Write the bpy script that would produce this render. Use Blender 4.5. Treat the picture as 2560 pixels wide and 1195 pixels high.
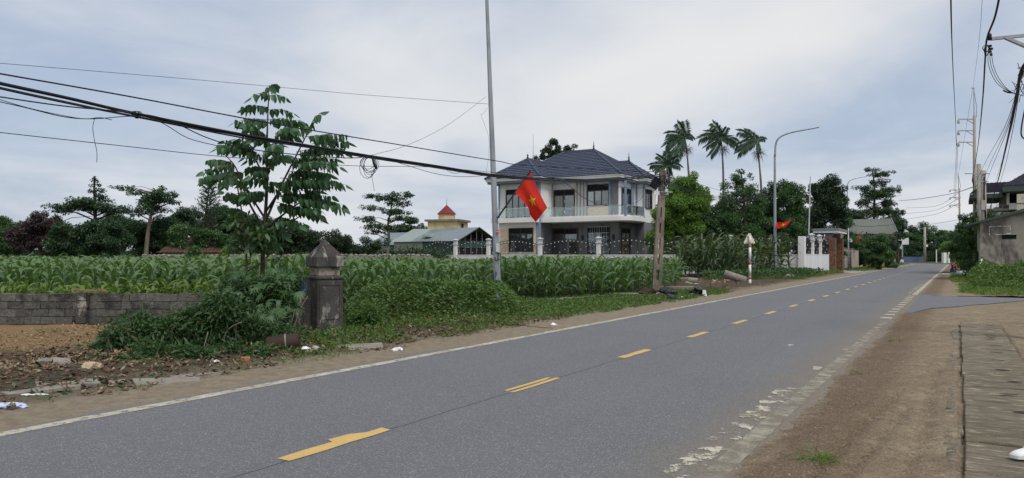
import bpy, math, random
import numpy as np
from mathutils import Vector, Matrix, Euler

scene = bpy.context.scene
COL = scene.collection
for o in list(bpy.data.objects):
    bpy.data.objects.remove(o)

# ------------------------------------------------------------------ camera, sky, sun, exposure
F, CX, HY, H = 1780.0, 1280.0, 640.0, 1.5      # focal length in photo pixels, image centre, horizon row, eye height
cam = bpy.data.cameras.new('camera')
cam.sensor_width = 36.0
cam.lens = 36.0 * F / 2560.0
cam.shift_y = (HY - 597.5) / 2560.0
cam.clip_start = 0.05
cam.clip_end = 3000.0
cam_o = bpy.data.objects.new('camera', cam)
COL.objects.link(cam_o)
cam_o.location = (0, 0, H)
cam_o.rotation_euler = (math.radians(90), 0, 0)
scene.camera = cam_o

SUN_EL, SUN_AZ = math.radians(58), math.radians(150)     # azimuth measured from straight ahead towards the right
world = bpy.data.worlds.new('World')
scene.world = world
world.use_nodes = True
wt = world.node_tree
wt.nodes.clear()


class NB:
    """small node-tree builder"""
    def __init__(s, tree):
        s.t = tree

    def n(s, typ, **kw):
        nd = s.t.nodes.new(typ)
        for k, v in kw.items():
            setattr(nd, k, v)
        return nd

    def put(s, sock, val):
        if hasattr(val, 'is_linked') or hasattr(val, 'links'):
            s.t.links.new(val, sock)
        elif isinstance(val, (tuple, list)) and len(val) == 3 and sock.type == 'RGBA':
            sock.default_value = (*val, 1)
        else:
            sock.default_value = val

    def noise(s, vec, scale, detail=4, rough=.55, dist=0.0, col=False):
        nd = s.n('ShaderNodeTexNoise')
        if vec is not None:
            s.put(nd.inputs['Vector'], vec)
        s.put(nd.inputs['Scale'], scale)
        s.put(nd.inputs['Detail'], detail)
        s.put(nd.inputs['Roughness'], rough)
        s.put(nd.inputs['Distortion'], dist)
        return nd.outputs['Color' if col else 'Fac']

    def voro(s, vec, scale, feature='F1', out='Distance'):
        nd = s.n('ShaderNodeTexVoronoi', feature=feature)
        s.put(nd.inputs['Vector'], vec)
        s.put(nd.inputs['Scale'], scale)
        return nd.outputs[out]

    def math(s, op, a, b=None, c=None, clamp=False):
        nd = s.n('ShaderNodeMath', operation=op, use_clamp=clamp)
        s.put(nd.inputs[0], a)
        if b is not None:
            s.put(nd.inputs[1], b)
        if c is not None:
            s.put(nd.inputs[2], c)
        return nd.outputs[0]

    def mapr(s, v, a, b, c=0.0, d=1.0):
        nd = s.n('ShaderNodeMapRange')
        s.put(nd.inputs[0], v)
        for i, x in enumerate((a, b, c, d)):
            s.put(nd.inputs[i + 1], x)
        return nd.outputs[0]

    def mix(s, fac, a, b, blend='MIX'):
        nd = s.n('ShaderNodeMix', data_type='RGBA', blend_type=blend)
        s.put(nd.inputs[0], fac)
        s.put(nd.inputs[6], a)
        s.put(nd.inputs[7], b)
        return nd.outputs[2]

    def vscale(s, vec, xyz):
        nd = s.n('ShaderNodeVectorMath', operation='MULTIPLY')
        s.put(nd.inputs[0], vec)
        nd.inputs[1].default_value = xyz
        return nd.outputs[0]

    def sep(s, vec):
        nd = s.n('ShaderNodeSeparateXYZ')
        s.put(nd.inputs[0], vec)
        return nd.outputs

    def comb(s, x, y, z):
        nd = s.n('ShaderNodeCombineXYZ')
        for i, v in enumerate((x, y, z)):
            s.put(nd.inputs[i], v)
        return nd.outputs[0]

    def bump(s, h, strength, dist):
        nd = s.n('ShaderNodeBump')
        s.put(nd.inputs['Strength'], strength)
        s.put(nd.inputs['Distance'], dist)
        s.put(nd.inputs['Height'], h)
        return nd.outputs[0]


w = NB(wt)
tc = w.n('ShaderNodeTexCoord')
sky = w.n('ShaderNodeTexSky', sky_type='NISHITA')
sky.sun_disc = False
sky.sun_elevation = SUN_EL
sky.sun_rotation = SUN_AZ
sky.air_density = 1.0
sky.dust_density = 2.0
sky.ozone_density = 1.0
d0 = tc.outputs['Generated']
sx = w.sep(d0)
zc = w.math('ADD', w.math('MAXIMUM', sx[2], 0.0), 0.16)
OX, OY = 3.7, 1.2
pl = w.comb(w.math('ADD', w.math('DIVIDE', sx[0], zc), OX), w.math('ADD', w.math('DIVIDE', sx[1], zc), OY), 0.0)
big = w.noise(w.vscale(pl, (.55, .42, 1)), 1.0, 3, .5, .3)
mid = w.noise(w.vscale(pl, (1.1, 1.0, 1)), 1.0, 5, .55, .5)
fine = w.noise(w.vscale(pl, (3.0, 2.6, 1)), 1.0, 6, .58, .5)
veil = w.math('ADD', w.math('MULTIPLY', big, .62), w.math('MULTIPLY', mid, .38))
cover = w.mapr(veil, .36, .55, .62, 1.0)
shade = w.mapr(w.math('ADD', w.math('MULTIPLY', mid, .75), w.math('MULTIPLY', fine, .25)), .36, .68)
cloud = w.mix(shade, (3.95, 4.5, 5.45), (5.9, 6.15, 6.55))
cloud = w.mix(w.mapr(big, .46, .68), cloud, (6.6, 6.65, 6.7))
skyc = w.mix(.35, sky.outputs['Color'], (3.4, 4.5, 6.4))
final = w.mix(cover, skyc, cloud)
bg = w.n('ShaderNodeBackground')
wt.links.new(final, bg.inputs['Color'])
bg.inputs['Strength'].default_value = 0.082
wo = w.n('ShaderNodeOutputWorld')
wt.links.new(bg.outputs[0], wo.inputs['Surface'])

sun = bpy.data.lights.new('sun', 'SUN')
sun.energy = 1.5
sun.angle = math.radians(22)
sun.color = (1.0, .95, .87)
sun_o = bpy.data.objects.new('sun', sun)
COL.objects.link(sun_o)
sd = Vector((math.sin(SUN_AZ) * math.cos(SUN_EL), math.cos(SUN_AZ) * math.cos(SUN_EL), math.sin(SUN_EL)))
sun_o.rotation_euler = (-sd).to_track_quat('-Z', 'Y').to_euler()
sun_o.location = (0, 0, 40)

vs = scene.view_settings
vs.view_transform = 'Standard'
vs.look = 'None'
vs.exposure = 0.58
vs.gamma = 1.0
vs.use_curve_mapping = False

# ------------------------------------------------------------------ places
DX, DY = 0.5309, 0.8475                # the road runs along (DX, DY); lateral axis to its right is (DY, -DX)
RZ = -math.atan2(DX, DY)


def W(px, py, Z):                      # a direction seen in the photograph, at depth Z
    return Vector(((px - CX) / F * Z, Z, H - (py - HY) / F * Z))


def G(px, py, z=0.0):                  # where a ground point stands
    Z = F * (H - z) / (py - HY)
    return Vector(((px - CX) / F * Z, Z, z))


def R(lat, s, z=0.0):                  # road frame
    return Vector((lat * DY + s * DX, -lat * DX + s * DY, z))


def lat_px(px, s):
    k = (px - CX) / F
    return s * (DY * k - DX) / (DY + DX * k)


def s_px(px, lat):
    k = (px - CX) / F
    return lat * (DY + DX * k) / (DY * k - DX)


def dep(lat, s):
    return -lat * DX + s * DY


rng = np.random.default_rng(11)
rnd = random.Random(5)


# value noise for relief
def _hash(ix, iy, seed):
    h = (ix.astype(np.int64) * 374761393 + iy.astype(np.int64) * 668265263 + seed * 982451653) & 0x7fffffff
    h = ((h ^ (h >> 13)) * 1274126177) & 0x7fffffff
    return ((h ^ (h >> 16)) & 0xffff) / 65535.0


def vnoise(x, y, seed=0):
    x0 = np.floor(x); y0 = np.floor(y)
    fx = x - x0; fy = y - y0
    fx = fx * fx * (3 - 2 * fx); fy = fy * fy * (3 - 2 * fy)
    a = _hash(x0, y0, seed); b = _hash(x0 + 1, y0, seed); c = _hash(x0, y0 + 1, seed); d = _hash(x0 + 1, y0 + 1, seed)
    return (a * (1 - fx) + b * fx) * (1 - fy) + (c * (1 - fx) + d * fx) * fy - .5


def fbm(x, y, seed=0, oct=4):
    x = np.asarray(x, float); y = np.asarray(y, float)
    t = 0; a = 1.0
    for i in range(oct):
        t = t + a * vnoise(x * 2 ** i + 17.3 * i, y * 2 ** i - 9.1 * i, seed + i)
        a *= .5
    return t


# ------------------------------------------------------------------ objects and meshes
def tag(o, label=None, cat=None, group=None, kind=None):
    if label: o['label'] = label
    if cat: o['category'] = cat
    if group: o['group'] = group
    if kind: o['kind'] = kind
    return o


def link(o, parent=None):
    COL.objects.link(o)
    if parent is not None:
        o.parent = parent
    return o


def thing(name, label, cat, loc=(0, 0, 0), rz=0.0, group=None):
    o = bpy.data.objects.new(name, None)
    o.empty_display_size = .2
    o.location = loc
    o.rotation_euler = (0, 0, rz)
    link(o)
    return tag(o, label, cat, group)


def copy_tree(o, parent=None):
    c = o.copy()
    link(c, parent)
    for ch in o.children:
        copy_tree(ch, c)
    return c


def fast_mesh(name, V, Fc):
    V = np.ascontiguousarray(V, np.float32); Fc = np.ascontiguousarray(Fc, np.int32)
    me = bpy.data.meshes.new(name)
    me.vertices.add(len(V)); me.vertices.foreach_set('co', V.ravel())
    k = Fc.shape[1]
    me.loops.add(Fc.size); me.loops.foreach_set('vertex_index', Fc.ravel())
    me.polygons.add(len(Fc)); me.polygons.foreach_set('loop_start', np.arange(0, Fc.size, k, dtype=np.int32))
    me.update(calc_edges=True)
    return me


def obj(name, me, m, parent=None, smooth=False):
    if m is not None:
        me.materials.clear(); me.materials.append(m)
    if smooth:
        me.polygons.foreach_set('use_smooth', np.ones(len(me.polygons), dtype=bool))
    o = bpy.data.objects.new(name, me)
    return link(o, parent)


class MB:
    def __init__(s):
        s.v = []; s.f = []

    def add(s, vs, fs):
        b = len(s.v)
        s.v += [tuple(p) for p in vs]
        s.f += [tuple(b + i for i in f) for f in fs]
        return s

    def box(s, c, size, rz=0.0, jit=0.0, rot=None):
        hx, hy, hz = size[0] / 2, size[1] / 2, size[2] / 2
        m = rot if rot is not None else Matrix.Rotation(rz, 3, 'Z')
        vs = []
        for x, y, z in ((-1, -1, -1), (1, -1, -1), (1, 1, -1), (-1, 1, -1), (-1, -1, 1), (1, -1, 1), (1, 1, 1), (-1, 1, 1)):
            p = m @ Vector((x * hx, y * hy, z * hz)) + Vector(c)
            if jit: p += Vector((rnd.uniform(-jit, jit), rnd.uniform(-jit, jit), rnd.uniform(-jit, jit)))
            vs.append(p)
        return s.add(vs, ((0, 3, 2, 1), (4, 5, 6, 7), (0, 1, 5, 4), (1, 2, 6, 5), (2, 3, 7, 6), (3, 0, 4, 7)))

    def lim(s, x0, x1, y0, y1, z0, z1):
        return s.box(((x0 + x1) / 2, (y0 + y1) / 2, (z0 + z1) / 2), (abs(x1 - x0), abs(y1 - y0), abs(z1 - z0)))

    def tube(s, pts, r, n=6, caps=True, sx=1.0):
        pts = [Vector(p) for p in pts]
        m = len(pts)
        rr = list(r) if isinstance(r, (list, tuple)) else [r] * m
        b = len(s.v)
        up = Vector((0, 0, 1))
        t0 = (pts[1] - pts[0]).normalized()
        nrm = t0.cross(up)
        if nrm.length < 1e-3: nrm = Vector((1, 0, 0))
        nrm.normalize()
        for i in range(m):
            t = (pts[min(i + 1, m - 1)] - pts[max(i - 1, 0)])
            if t.length < 1e-9: t = t0.copy()
            t.normalize()
            nrm = (nrm - t * nrm.dot(t))
            if nrm.length < 1e-4: nrm = t.orthogonal()
            nrm.normalize()
            bn = t.cross(nrm)
            for k in range(n):
                a = 2 * math.pi * (k + .5) / n
                s.v.append(tuple(pts[i] + (nrm * math.cos(a) * sx + bn * math.sin(a)) * rr[i]))
        for i in range(m - 1):
            for k in range(n):
                k2 = (k + 1) % n
                s.f.append((b + i * n + k, b + i * n + k2, b + (i + 1) * n + k2, b + (i + 1) * n + k))
        if caps:
            s.f.append(tuple(b + k for k in range(n))[::-1])
            s.f.append(tuple(b + (m - 1) * n + k for k in range(n)))
        return s

    def lathe(s, prof, c=(0, 0, 0), n=16, cap=True):
        b = len(s.v)
        for r, z in prof:
            for k in range(n):
                a = 2 * math.pi * k / n
                s.v.append((c[0] + r * math.cos(a), c[1] + r * math.sin(a), c[2] + z))
        for i in range(len(prof) - 1):
            for k in range(n):
                k2 = (k + 1) % n
                s.f.append((b + i * n + k, b + i * n + k2, b + (i + 1) * n + k2, b + (i + 1) * n + k))
        if cap:
            s.f.append(tuple(b + k for k in range(n))[::-1])
            s.f.append(tuple(b + (len(prof) - 1) * n + k for k in range(n)))
        return s

    def prism(s, poly, z0, z1):
        n = len(poly)
        vs = [(x, y, z0) for x, y in poly] + [(x, y, z1) for x, y in poly]
        fs = [tuple(range(n))[::-1], tuple(range(n, 2 * n))]
        fs += [(i, (i + 1) % n, n + (i + 1) % n, n + i) for i in range(n)]
        return s.add(vs, fs)

    def mesh(s, name):
        me = bpy.data.meshes.new(name)
        me.from_pydata(s.v, [], s.f)
        me.update()
        return me

    def build(s, name, m, parent=None, smooth=False, bevel=0.0):
        o = obj(name, s.mesh(name), m, parent, smooth)
        if bevel:
            md = o.modifiers.new('bevel', 'BEVEL'); md.width = bevel; md.segments = 2; md.limit_method = 'ANGLE'
        return o


def spline(pts, k=6):
    pts = [Vector(p) for p in pts]
    if len(pts) < 3:
        return [pts[0].lerp(pts[1], i / k) for i in range(k + 1)]
    out = []
    q = [pts[0] * 2 - pts[1]] + pts + [pts[-1] * 2 - pts[-2]]
    for i in range(1, len(q) - 2):
        p0, p1, p2, p3 = q[i - 1], q[i], q[i + 1], q[i + 2]
        for j in range(k):
            t = j / k
            out.append(.5 * ((2 * p1) + (p2 - p0) * t + (2 * p0 - 5 * p1 + 4 * p2 - p3) * t * t + (3 * p1 - p0 - 3 * p2 + p3) * t ** 3))
    out.append(pts[-1])
    return out


def blob_mesh(name, r, seed, amp=.25, freq=1.6, sub=2, crease=0.0):
    import bmesh
    bm = bmesh.new()
    bmesh.ops.create_icosphere(bm, subdivisions=sub, radius=1.0)
    for v in bm.verts:
        p = v.co.copy()
        n = float(fbm(p.x * freq + seed * 3.1 + p.z * 1.7, p.y * freq - p.z * 2.3 + seed, seed, 3))
        q = float(fbm(p.x * freq * 3 - p.z * 3.7, p.y * freq * 3 + p.z * 2.9 + seed, seed + 7, 2))
        k = 1 + amp * 2 * n - crease * abs(q)
        v.co = Vector((p.x * r[0], p.y * r[1], p.z * r[2])) * k
    me = bpy.data.meshes.new(name)
    bm.to_mesh(me); bm.free()
    return me


# ------------------------------------------------------------------ leaves
def unit(v):
    return v / np.maximum(np.linalg.norm(v, axis=-1, keepdims=True), 1e-9)


def leaf_quads(P, T, S, L, Wd, droop=.12):
    P = np.asarray(P); n = len(P)
    L = np.broadcast_to(np.asarray(L, float), (n,))[:, None]; Wd = np.broadcast_to(np.asarray(Wd, float), (n,))[:, None]
    mid = P + T * L * .48
    tip = P + T * L
    tip[:, 2] -= (L[:, 0] * droop)
    V = np.stack([P, mid + S * Wd * .5, tip, mid - S * Wd * .5], 1).reshape(-1, 3)
    Fc = np.arange(n * 4).reshape(n, 4)
    return V, Fc


def clump(c, r, n, L, asp=.5, outward=.7, droop=.25, shell=.4, up=.6):
    d = unit(rng.normal(size=(n, 3)))
    rad = rng.random((n, 1)) ** shell
    P = np.asarray(c) + d * np.asarray(r) * rad
    T = unit(d * outward + rng.normal(size=(n, 3)) * .55 + np.array([0, 0, -droop]))
    S = np.cross(T, np.array([0, 0, 1.0])) * up + rng.normal(size=(n, 3)) * (1 - up) * .8
    S = unit(S - T * (S * T).sum(1, keepdims=True))
    l = L * (.65 + .7 * rng.random(n))
    return leaf_quads(P, T, S, l, l * asp)


def join(parts):
    Vs, Fs, b = [], [], 0
    for V, Fc in parts:
        Vs.append(V); Fs.append(Fc + b); b += len(V)
    return np.concatenate(Vs), np.concatenate(Fs)
# ------------------------------------------------------------------ materials
MATS = {}


def newmat(name):
    m = bpy.data.materials.new(name)
    m.use_nodes = True
    m.node_tree.nodes.clear()
    b = NB(m.node_tree)
    out = b.n('ShaderNodeOutputMaterial')
    MATS[name] = m
    return m, b, out


def princ(b, out, color, rough=.8, spec=.4, metal=0.0, normal=None, alpha=None, trans=None):
    p = b.n('ShaderNodeBsdfPrincipled')
    b.put(p.inputs['Base Color'], color)
    b.put(p.inputs['Roughness'], rough)
    b.put(p.inputs['Specular IOR Level'], spec)
    b.put(p.inputs['Metallic'], metal)
    if normal is not None: b.put(p.inputs['Normal'], normal)
    if alpha is not None: b.put(p.inputs['Alpha'], alpha)
    if trans is not None: b.put(p.inputs['Transmission Weight'], trans)
    b.t.links.new(p.outputs[0], out.inputs['Surface'])
    return p


def wpos(b):
    return b.n('ShaderNodeNewGeometry').outputs['Position']


def opos(b):
    return b.n('ShaderNodeTexCoord').outputs['Object']


def mottled(name, c1, c2, scale=2.0, rough=.8, bump=.0, bscale=20.0, spec=.3, c3=None, s3=.7, t3=(.55, .7), metal=0.0, stretch=(1, 1, 1), bdist=.01, rrand=0.0):
    """paint / render / stone: two tones in soft patches, an optional stain, fine relief"""
    m, b, out = newmat(name)
    v = b.vscale(wpos(b), stretch)
    n1 = b.noise(v, scale, 6, .6)
    col = b.mix(b.mapr(n1, .32, .68), c1, c2)
    if c3 is not None:
        n3 = b.noise(v, s3, 7, .65, .4)
        col = b.mix(b.mapr(n3, t3[0], t3[1]), col, c3)
    if rrand:
        oi = b.n('ShaderNodeObjectInfo').outputs['Random']
        col = b.mix(1.0, col, b.comb(*([b.mapr(oi, 0, 1, 1 - rrand, 1 + rrand)] * 3)), 'MULTIPLY')
    nrm = None
    if bump:
        nb = b.noise(wpos(b), bscale, 5, .6)
        nrm = b.bump(nb, bump, bdist)
    rr = b.mapr(n1, .2, .8, max(rough - .08, 0.05), min(rough + .08, 1))
    princ(b, out, col, rr, spec, metal, nrm)
    return m


def plain(name, c, rough=.6, spec=.4, metal=0.0):
    return mottled(name, tuple(x * .88 for x in c), tuple(min(1, x * 1.1) for x in c), 3.0, rough, 0, 20, spec, None, metal=metal)


def foliage(name, c1, c2, c3=None, rough=.5, spec=.35, trans=.28, patch=.5):
    m, b, out = newmat(name)
    isl = b.n('ShaderNodeNewGeometry').outputs['Random Per Island']
    col = b.mix(isl, c1, c2)
    n = b.noise(wpos(b), patch, 3, .5)
    col = b.mix(b.mapr(n, .35, .65, 0, .55), col, c2)
    if c3 is not None:
        col = b.mix(b.mapr(isl, .9, .97), col, c3)
    p = princ(b, out, col, rough, spec)
    t = b.n('ShaderNodeBsdfTranslucent')
    hs = b.mix(1.0, col, (1.35, 1.45, .55), 'MULTIPLY')
    b.put(t.inputs['Color'], hs)
    mx = b.n('ShaderNodeMixShader')
    mx.inputs[0].default_value = trans
    b.t.links.new(p.outputs[0], mx.inputs[1]); b.t.links.new(t.outputs[0], mx.inputs[2])
    b.t.links.new(mx.outputs[0], out.inputs['Surface'])
    return m


# asphalt: UV x = lateral metres, UV y = metres along the road
def make_asphalt(name, edge=True):
    m, b, out = newmat(name)
    P = wpos(b)
    uv = b.n('ShaderNodeUVMap').outputs[0]
    u = b.sep(uv)
    big = b.noise(P, .35, 4, .55)
    track = b.noise(b.comb(b.math('MULTIPLY', u[0], 1.3), b.math('MULTIPLY', u[1], .05), 0.0), 1.0, 4, .6)
    agg = b.voro(P, 120.0, 'F1', 'Color')
    ag = b.sep(agg)[0]
    spk = b.noise(P, 230.0, 2, .5)
    base = b.mix(b.mapr(big, .3, .7), (.142, .146, .155), (.185, .187, .192))
    base = b.mix(b.mapr(track, .38, .66, 0, .5), base, (.135, .14, .152))
    base = b.mix(b.mapr(ag, .0, 1.0, 0, .85), base, (.072, .075, .083))
    base = b.mix(b.mapr(ag, .84, .90, 0, .7), base, (.36, .36, .36))
    base = b.mix(b.mapr(spk, .60, .72, 0, .6), base, (.30, .29, .28))
    base = b.mix(b.mapr(b.noise(P, 11.0, 4, .65), .35, .65, 0, .32), base, (.115, .118, .128))
    if edge:
        wob = b.noise(P, 1.6, 5, .65)
        e1 = b.math('ADD', u[0], b.math('MULTIPLY', b.math('SUBTRACT', wob, .5), 1.1))
        right = b.mapr(e1, -2.2, -1.3, 0, .9)
        left = b.mapr(e1, -6.75, -7.15, 0, .8)
        dust = b.math('MAXIMUM', right, left)
        dg = b.noise(P, 45.0, 5, .7)
        base = b.mix(dust, base, b.mix(b.mapr(dg, .38, .62), (.12, .10, .08), (.27, .225, .165)))
        # seam between the two paving passes
        cw = b.noise(b.comb(0.0, u[1], 0.0), 1.7, 4, .7)
        off = b.math('ADD', u[0], b.math('ADD', 4.17, b.math('MULTIPLY', b.math('SUBTRACT', cw, .5), .10)))
        crack = b.mapr(b.math('ABSOLUTE', off), .004, .012, .85, 0)
        base = b.mix(crack, base, (.018, .018, .02))
        stain = b.noise(P, .9, 5, .6, .6)
        base = b.mix(b.mapr(stain, .62, .74, 0, .35), base, (.10, .10, .107))
    nrm = b.bump(b.math('ADD', b.math('MULTIPLY', ag, .6), spk), .55, .006)
    princ(b, out, base, .82, .35, 0, nrm)
    return m


def make_paint(name, col, dirt, wear0, wear1, wscale=9.0):
    m, b, out = newmat(name)
    P = wpos(b)
    n = b.noise(P, wscale, 7, .7)
    n2 = b.noise(P, 70.0, 3, .6)
    n3 = b.noise(P, 2.2, 4, .6)
    c = b.mix(b.mapr(n3, .35, .7, .1, .9), col, dirt)
    c = b.mix(b.mapr(n2, .45, .75, 0, .35), c, tuple(x * .45 for x in dirt))
    k = b.math('ADD', b.math('MULTIPLY', n, .75), b.math('MULTIPLY', n2, .25))
    a = b.mapr(k, wear0, wear1)
    princ(b, out, c, .7, .35, 0, None, a)
    return m


def make_earth():
    """bare verge: sandy brown with finer grit, darker damp streaks and pale worn patches"""
    m, b, out = newmat('earth')
    P = wpos(b)
    n1 = b.noise(P, .8, 6, .62)
    n2 = b.noise(P, 5.5, 6, .65)
    n3 = b.noise(P, 60.0, 4, .6)
    n4 = b.noise(b.vscale(P, (1.0, 2.2, 1)), 2.2, 6, .7, .8)
    c = b.mix(b.mapr(n1, .34, .66), (.25, .19, .125), (.35, .28, .19))
    c = b.mix(b.mapr(n2, .40, .70, 0, .6), c, (.165, .12, .08))
    c = b.mix(b.mapr(n4, .52, .66, 0, .75), c, (.40, .34, .245))
    c = b.mix(b.mapr(n4, .42, .30, 0, .6), c, (.12, .092, .066))
    n5 = b.noise(P, 17.0, 5, .7)
    sp = b.sep(P)
    lat = b.math('SUBTRACT', b.math('MULTIPLY', sp[0], DY), b.math('MULTIPLY', sp[1], DX))
    band = b.math('ADD', lat, b.math('MULTIPLY', b.math('SUBTRACT', n2, .5), .5))
    near = b.math('MULTIPLY', b.mapr(band, -1.35, -1.1), b.mapr(band, -.45, -.75))
    c = b.mix(b.math('MULTIPLY', near, .65), c, (.125, .078, .046))
    c = b.mix(b.mapr(n5, .44, .64, 0, .5), c, (.14, .10, .068))
    c = b.mix(b.mapr(n3, .53, .66, 0, .75), c, (.35, .30, .225))
    c = b.mix(b.mapr(n3, .43, .31, 0, .8), c, (.085, .064, .047))
    h = b.math('ADD', b.math('ADD', b.math('MULTIPLY', n3, .7), b.math('MULTIPLY', n5, .9)), b.math('MULTIPLY', n2, 1.2))
    princ(b, out, c, .95, .15, 0, b.bump(h, 1.0, .035))
    return m


def make_left_earth():
    """left verge: sandy strip by the asphalt, dark litter soil, a straw-brown heap before the block wall"""
    m, b, out = newmat('verge_earth')
    P = wpos(b)
    s = b.sep(P)
    lat = b.math('SUBTRACT', b.math('MULTIPLY', s[0], DY), b.math('MULTIPLY', s[1], DX))
    n1 = b.noise(P, 1.1, 6, .65)
    n2 = b.noise(P, 7.0, 6, .68)
    n3 = b.noise(P, 55.0, 4, .6)
    wl = b.math('ADD', lat, b.math('MULTIPLY', b.math('SUBTRACT', n1, .5), 1.6))
    sand = b.mix(b.mapr(n2, .35, .65), (.20, .165, .12), (.29, .245, .18))
    soil = b.mix(b.mapr(n2, .35, .65), (.055, .043, .032), (.115, .085, .058))
    soil = b.mix(b.mapr(n1, .55, .72, 0, .6), soil, (.05, .055, .028))
    c = b.mix(b.mapr(wl, -7.8, -8.7), sand, soil)
    # straw heap
    dx = b.math('MULTIPLY', b.math('ADD', s[0], 9.2), .23)
    dy = b.math('MULTIPLY', b.math('SUBTRACT', s[1], 12.2), .47)
    d = b.math('ADD', b.math('SQRT', b.math('ADD', b.math('MULTIPLY', dx, dx), b.math('MULTIPLY', dy, dy))), b.math('MULTIPLY', b.math('SUBTRACT', n2, .5), .55))
    straw = b.mix(b.mapr(n3, .36, .66), (.13, .082, .042), (.36, .25, .125))
    straw = b.mix(b.mapr(n2, .3, .65, 0, .6), straw, (.22, .14, .07))
    c = b.mix(b.mapr(d, 1.05, .8), c, straw)
    c = b.mix(b.mapr(n3, .58, .78, 0, .55), c, (.30, .25, .19))
    c = b.mix(b.mapr(n3, .40, .28, 0, .6), c, (.025, .02, .015))
    h = b.math('ADD', b.math('MULTIPLY', n3, .6), b.math('MULTIPLY', n2, 1.2))
    princ(b, out, c, .95, .12, 0, b.bump(h, .9, .04))
    return m


make_asphalt('asphalt'); make_asphalt('asphalt_plain', False)
make_paint('white_paint', (.56, .53, .44), (.34, .30, .225), .36, .50)
make_paint('dirty_white', (.40, .37, .29), (.25, .215, .16), .36, .60, 5.0)
make_paint('worn_white', (.58, .55, .45), (.40, .35, .25), .515, .56, 5.0)
make_paint('yellow_paint', (.62, .42, .145), (.50, .34, .125), .29, .37, 12.0)
make_earth(); make_left_earth()
mottled('field', (.045, .05, .022), (.09, .085, .04), .25, .95, .5, 8, .1, (.10, .075, .045), .15)
m, b, out = newmat('slab')
P = opos(b)
st1 = b.noise(b.vscale(P, (1.1, 6.5, 1)), 1.6, 6, .65, .5)
st2 = b.noise(b.vscale(P, (2.0, 9.0, 1)), 2.2, 5, .6, .4)
gr = b.noise(P, 70.0, 4, .6)
md = b.noise(P, 8.0, 6, .65)
c = b.mix(b.mapr(st1, .34, .62), (.135, .115, .085), (.255, .215, .155))
c = b.mix(b.mapr(st2, .565, .64, 0, .9), c, (.50, .435, .31))
c = b.mix(b.mapr(st2, .40, .30, 0, .8), c, (.075, .066, .05))
c = b.mix(b.mapr(md, .4, .65, 0, .5), c, (.13, .105, .075))
c = b.mix(b.mapr(gr, .52, .68, 0, .5), c, (.27, .23, .17))
oi = b.n('ShaderNodeObjectInfo').outputs['Random']
c = b.mix(1.0, c, b.comb(*([b.mapr(oi, 0, 1, .85, 1.15)] * 3)), 'MULTIPLY')
princ(b, out, c, .92, .2, 0, b.bump(b.math('ADD', b.math('MULTIPLY', st1, 1.4), b.math('MULTIPLY', gr, .4)), 1.0, .05))
mottled('kerb_stone', (.22, .195, .16), (.13, .115, .095), 4, .9, .7, 40, .2, (.075, .065, .05), 3, (.5, .65), bdist=.02)
mottled('concrete_pale', (.40, .38, .34), (.30, .285, .26), 2, .9, .3, 40, .2, (.19, .17, .15), 1.2, rrand=.1)
mottled('concrete_pole', (.36, .335, .29), (.27, .25, .22), 5, .9, .35, 60, .2, (.15, .135, .12), 1.5, stretch=(1, 1, .25))
mottled('pole_old', (.29, .245, .195), (.20, .165, .135), 6, .9, .5, 60, .2, (.085, .07, .06), 2.2, (.5, .66), stretch=(1, 1, .3))
mottled('block', (.175, .168, .155), (.085, .082, .075), 13, .92, 1.0, 45, .15, (.04, .04, .036), 1.9, (.50, .62), bdist=.03, rrand=.25)
mottled('mortar', (.19, .18, .165), (.11, .105, .095), 8, .95, .5, 60, .1, (.035, .035, .033), 1.6, (.45, .6))
mottled('render_old', (.10, .095, .09), (.05, .047, .045), 4.5, .92, .8, 40, .15, (.40, .37, .32), 4.2, (.54, .64), stretch=(1, 1, .45), bdist=.03)
mottled('render_neck', (.30, .26, .21), (.22, .19, .155), 6, .92, .6, 50, .15, (.08, .07, .06), 5, (.5, .62))
mottled('hut_render', (.40, .365, .31), (.30, .275, .235), 1.4, .93, .3, 30, .15, (.11, .10, .09), .75, (.51, .64), stretch=(1, 1, .5))
mottled('wall_white', (.80, .79, .76), (.72, .715, .70), 1.5, .8, 0, 20, .3, (.60, .585, .55), .8, (.62, .8), stretch=(1, 1, .35))
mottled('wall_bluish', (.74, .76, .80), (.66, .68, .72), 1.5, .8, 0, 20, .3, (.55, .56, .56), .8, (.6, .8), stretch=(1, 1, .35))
mottled('trim_blue', (.20, .25, .34), (.24, .29, .38), 1.5, .7)
mottled('stone_grey', (.15, .15, .155), (.20, .20, .205), 1.2, .65, .2, 14, .3, (.105, .105, .11), .9)
mottled('sandstone', (.72, .58, .41), (.58, .45, .30), 7, .85, .5, 20, .2, (.70, .60, .45), 4, (.5, .62))
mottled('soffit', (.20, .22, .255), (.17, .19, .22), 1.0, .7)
mottled('tile_roof', (.060, .072, .110), (.082, .097, .140), 2.0, .6, 0, 20, .22)
mottled('tile_roof_far', (.065, .062, .088), (.085, .08, .11), 2.0, .55, 0, 20, .4)
mottled('tile_brown', (.07, .045, .035), (.11, .07, .055), 3.0, .85, .3, 8, .2, (.045, .035, .03), .8)
mottled('roof_green', (.155, .205, .20), (.20, .245, .235), .5, .6, 0, 20, .4, (.13, .165, .165), .25, (.5, .6))
mottled('roof_pale', (.235, .285, .26), (.27, .315, .29), .6, .6, 0, 20, .4)
mottled('roof_slate', (.17, .205, .235), (.20, .235, .26), .6, .6)
mottled('sheet_green', (.045, .105, .085), (.06, .125, .10), .8, .55, 0, 20, .4, (.085, .13, .11), .8)
mottled('sheet_pale', (.40, .44, .35), (.33, .37, .30), 1.0, .6, 0, 20, .4, (.28, .28, .22), .7)
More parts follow.
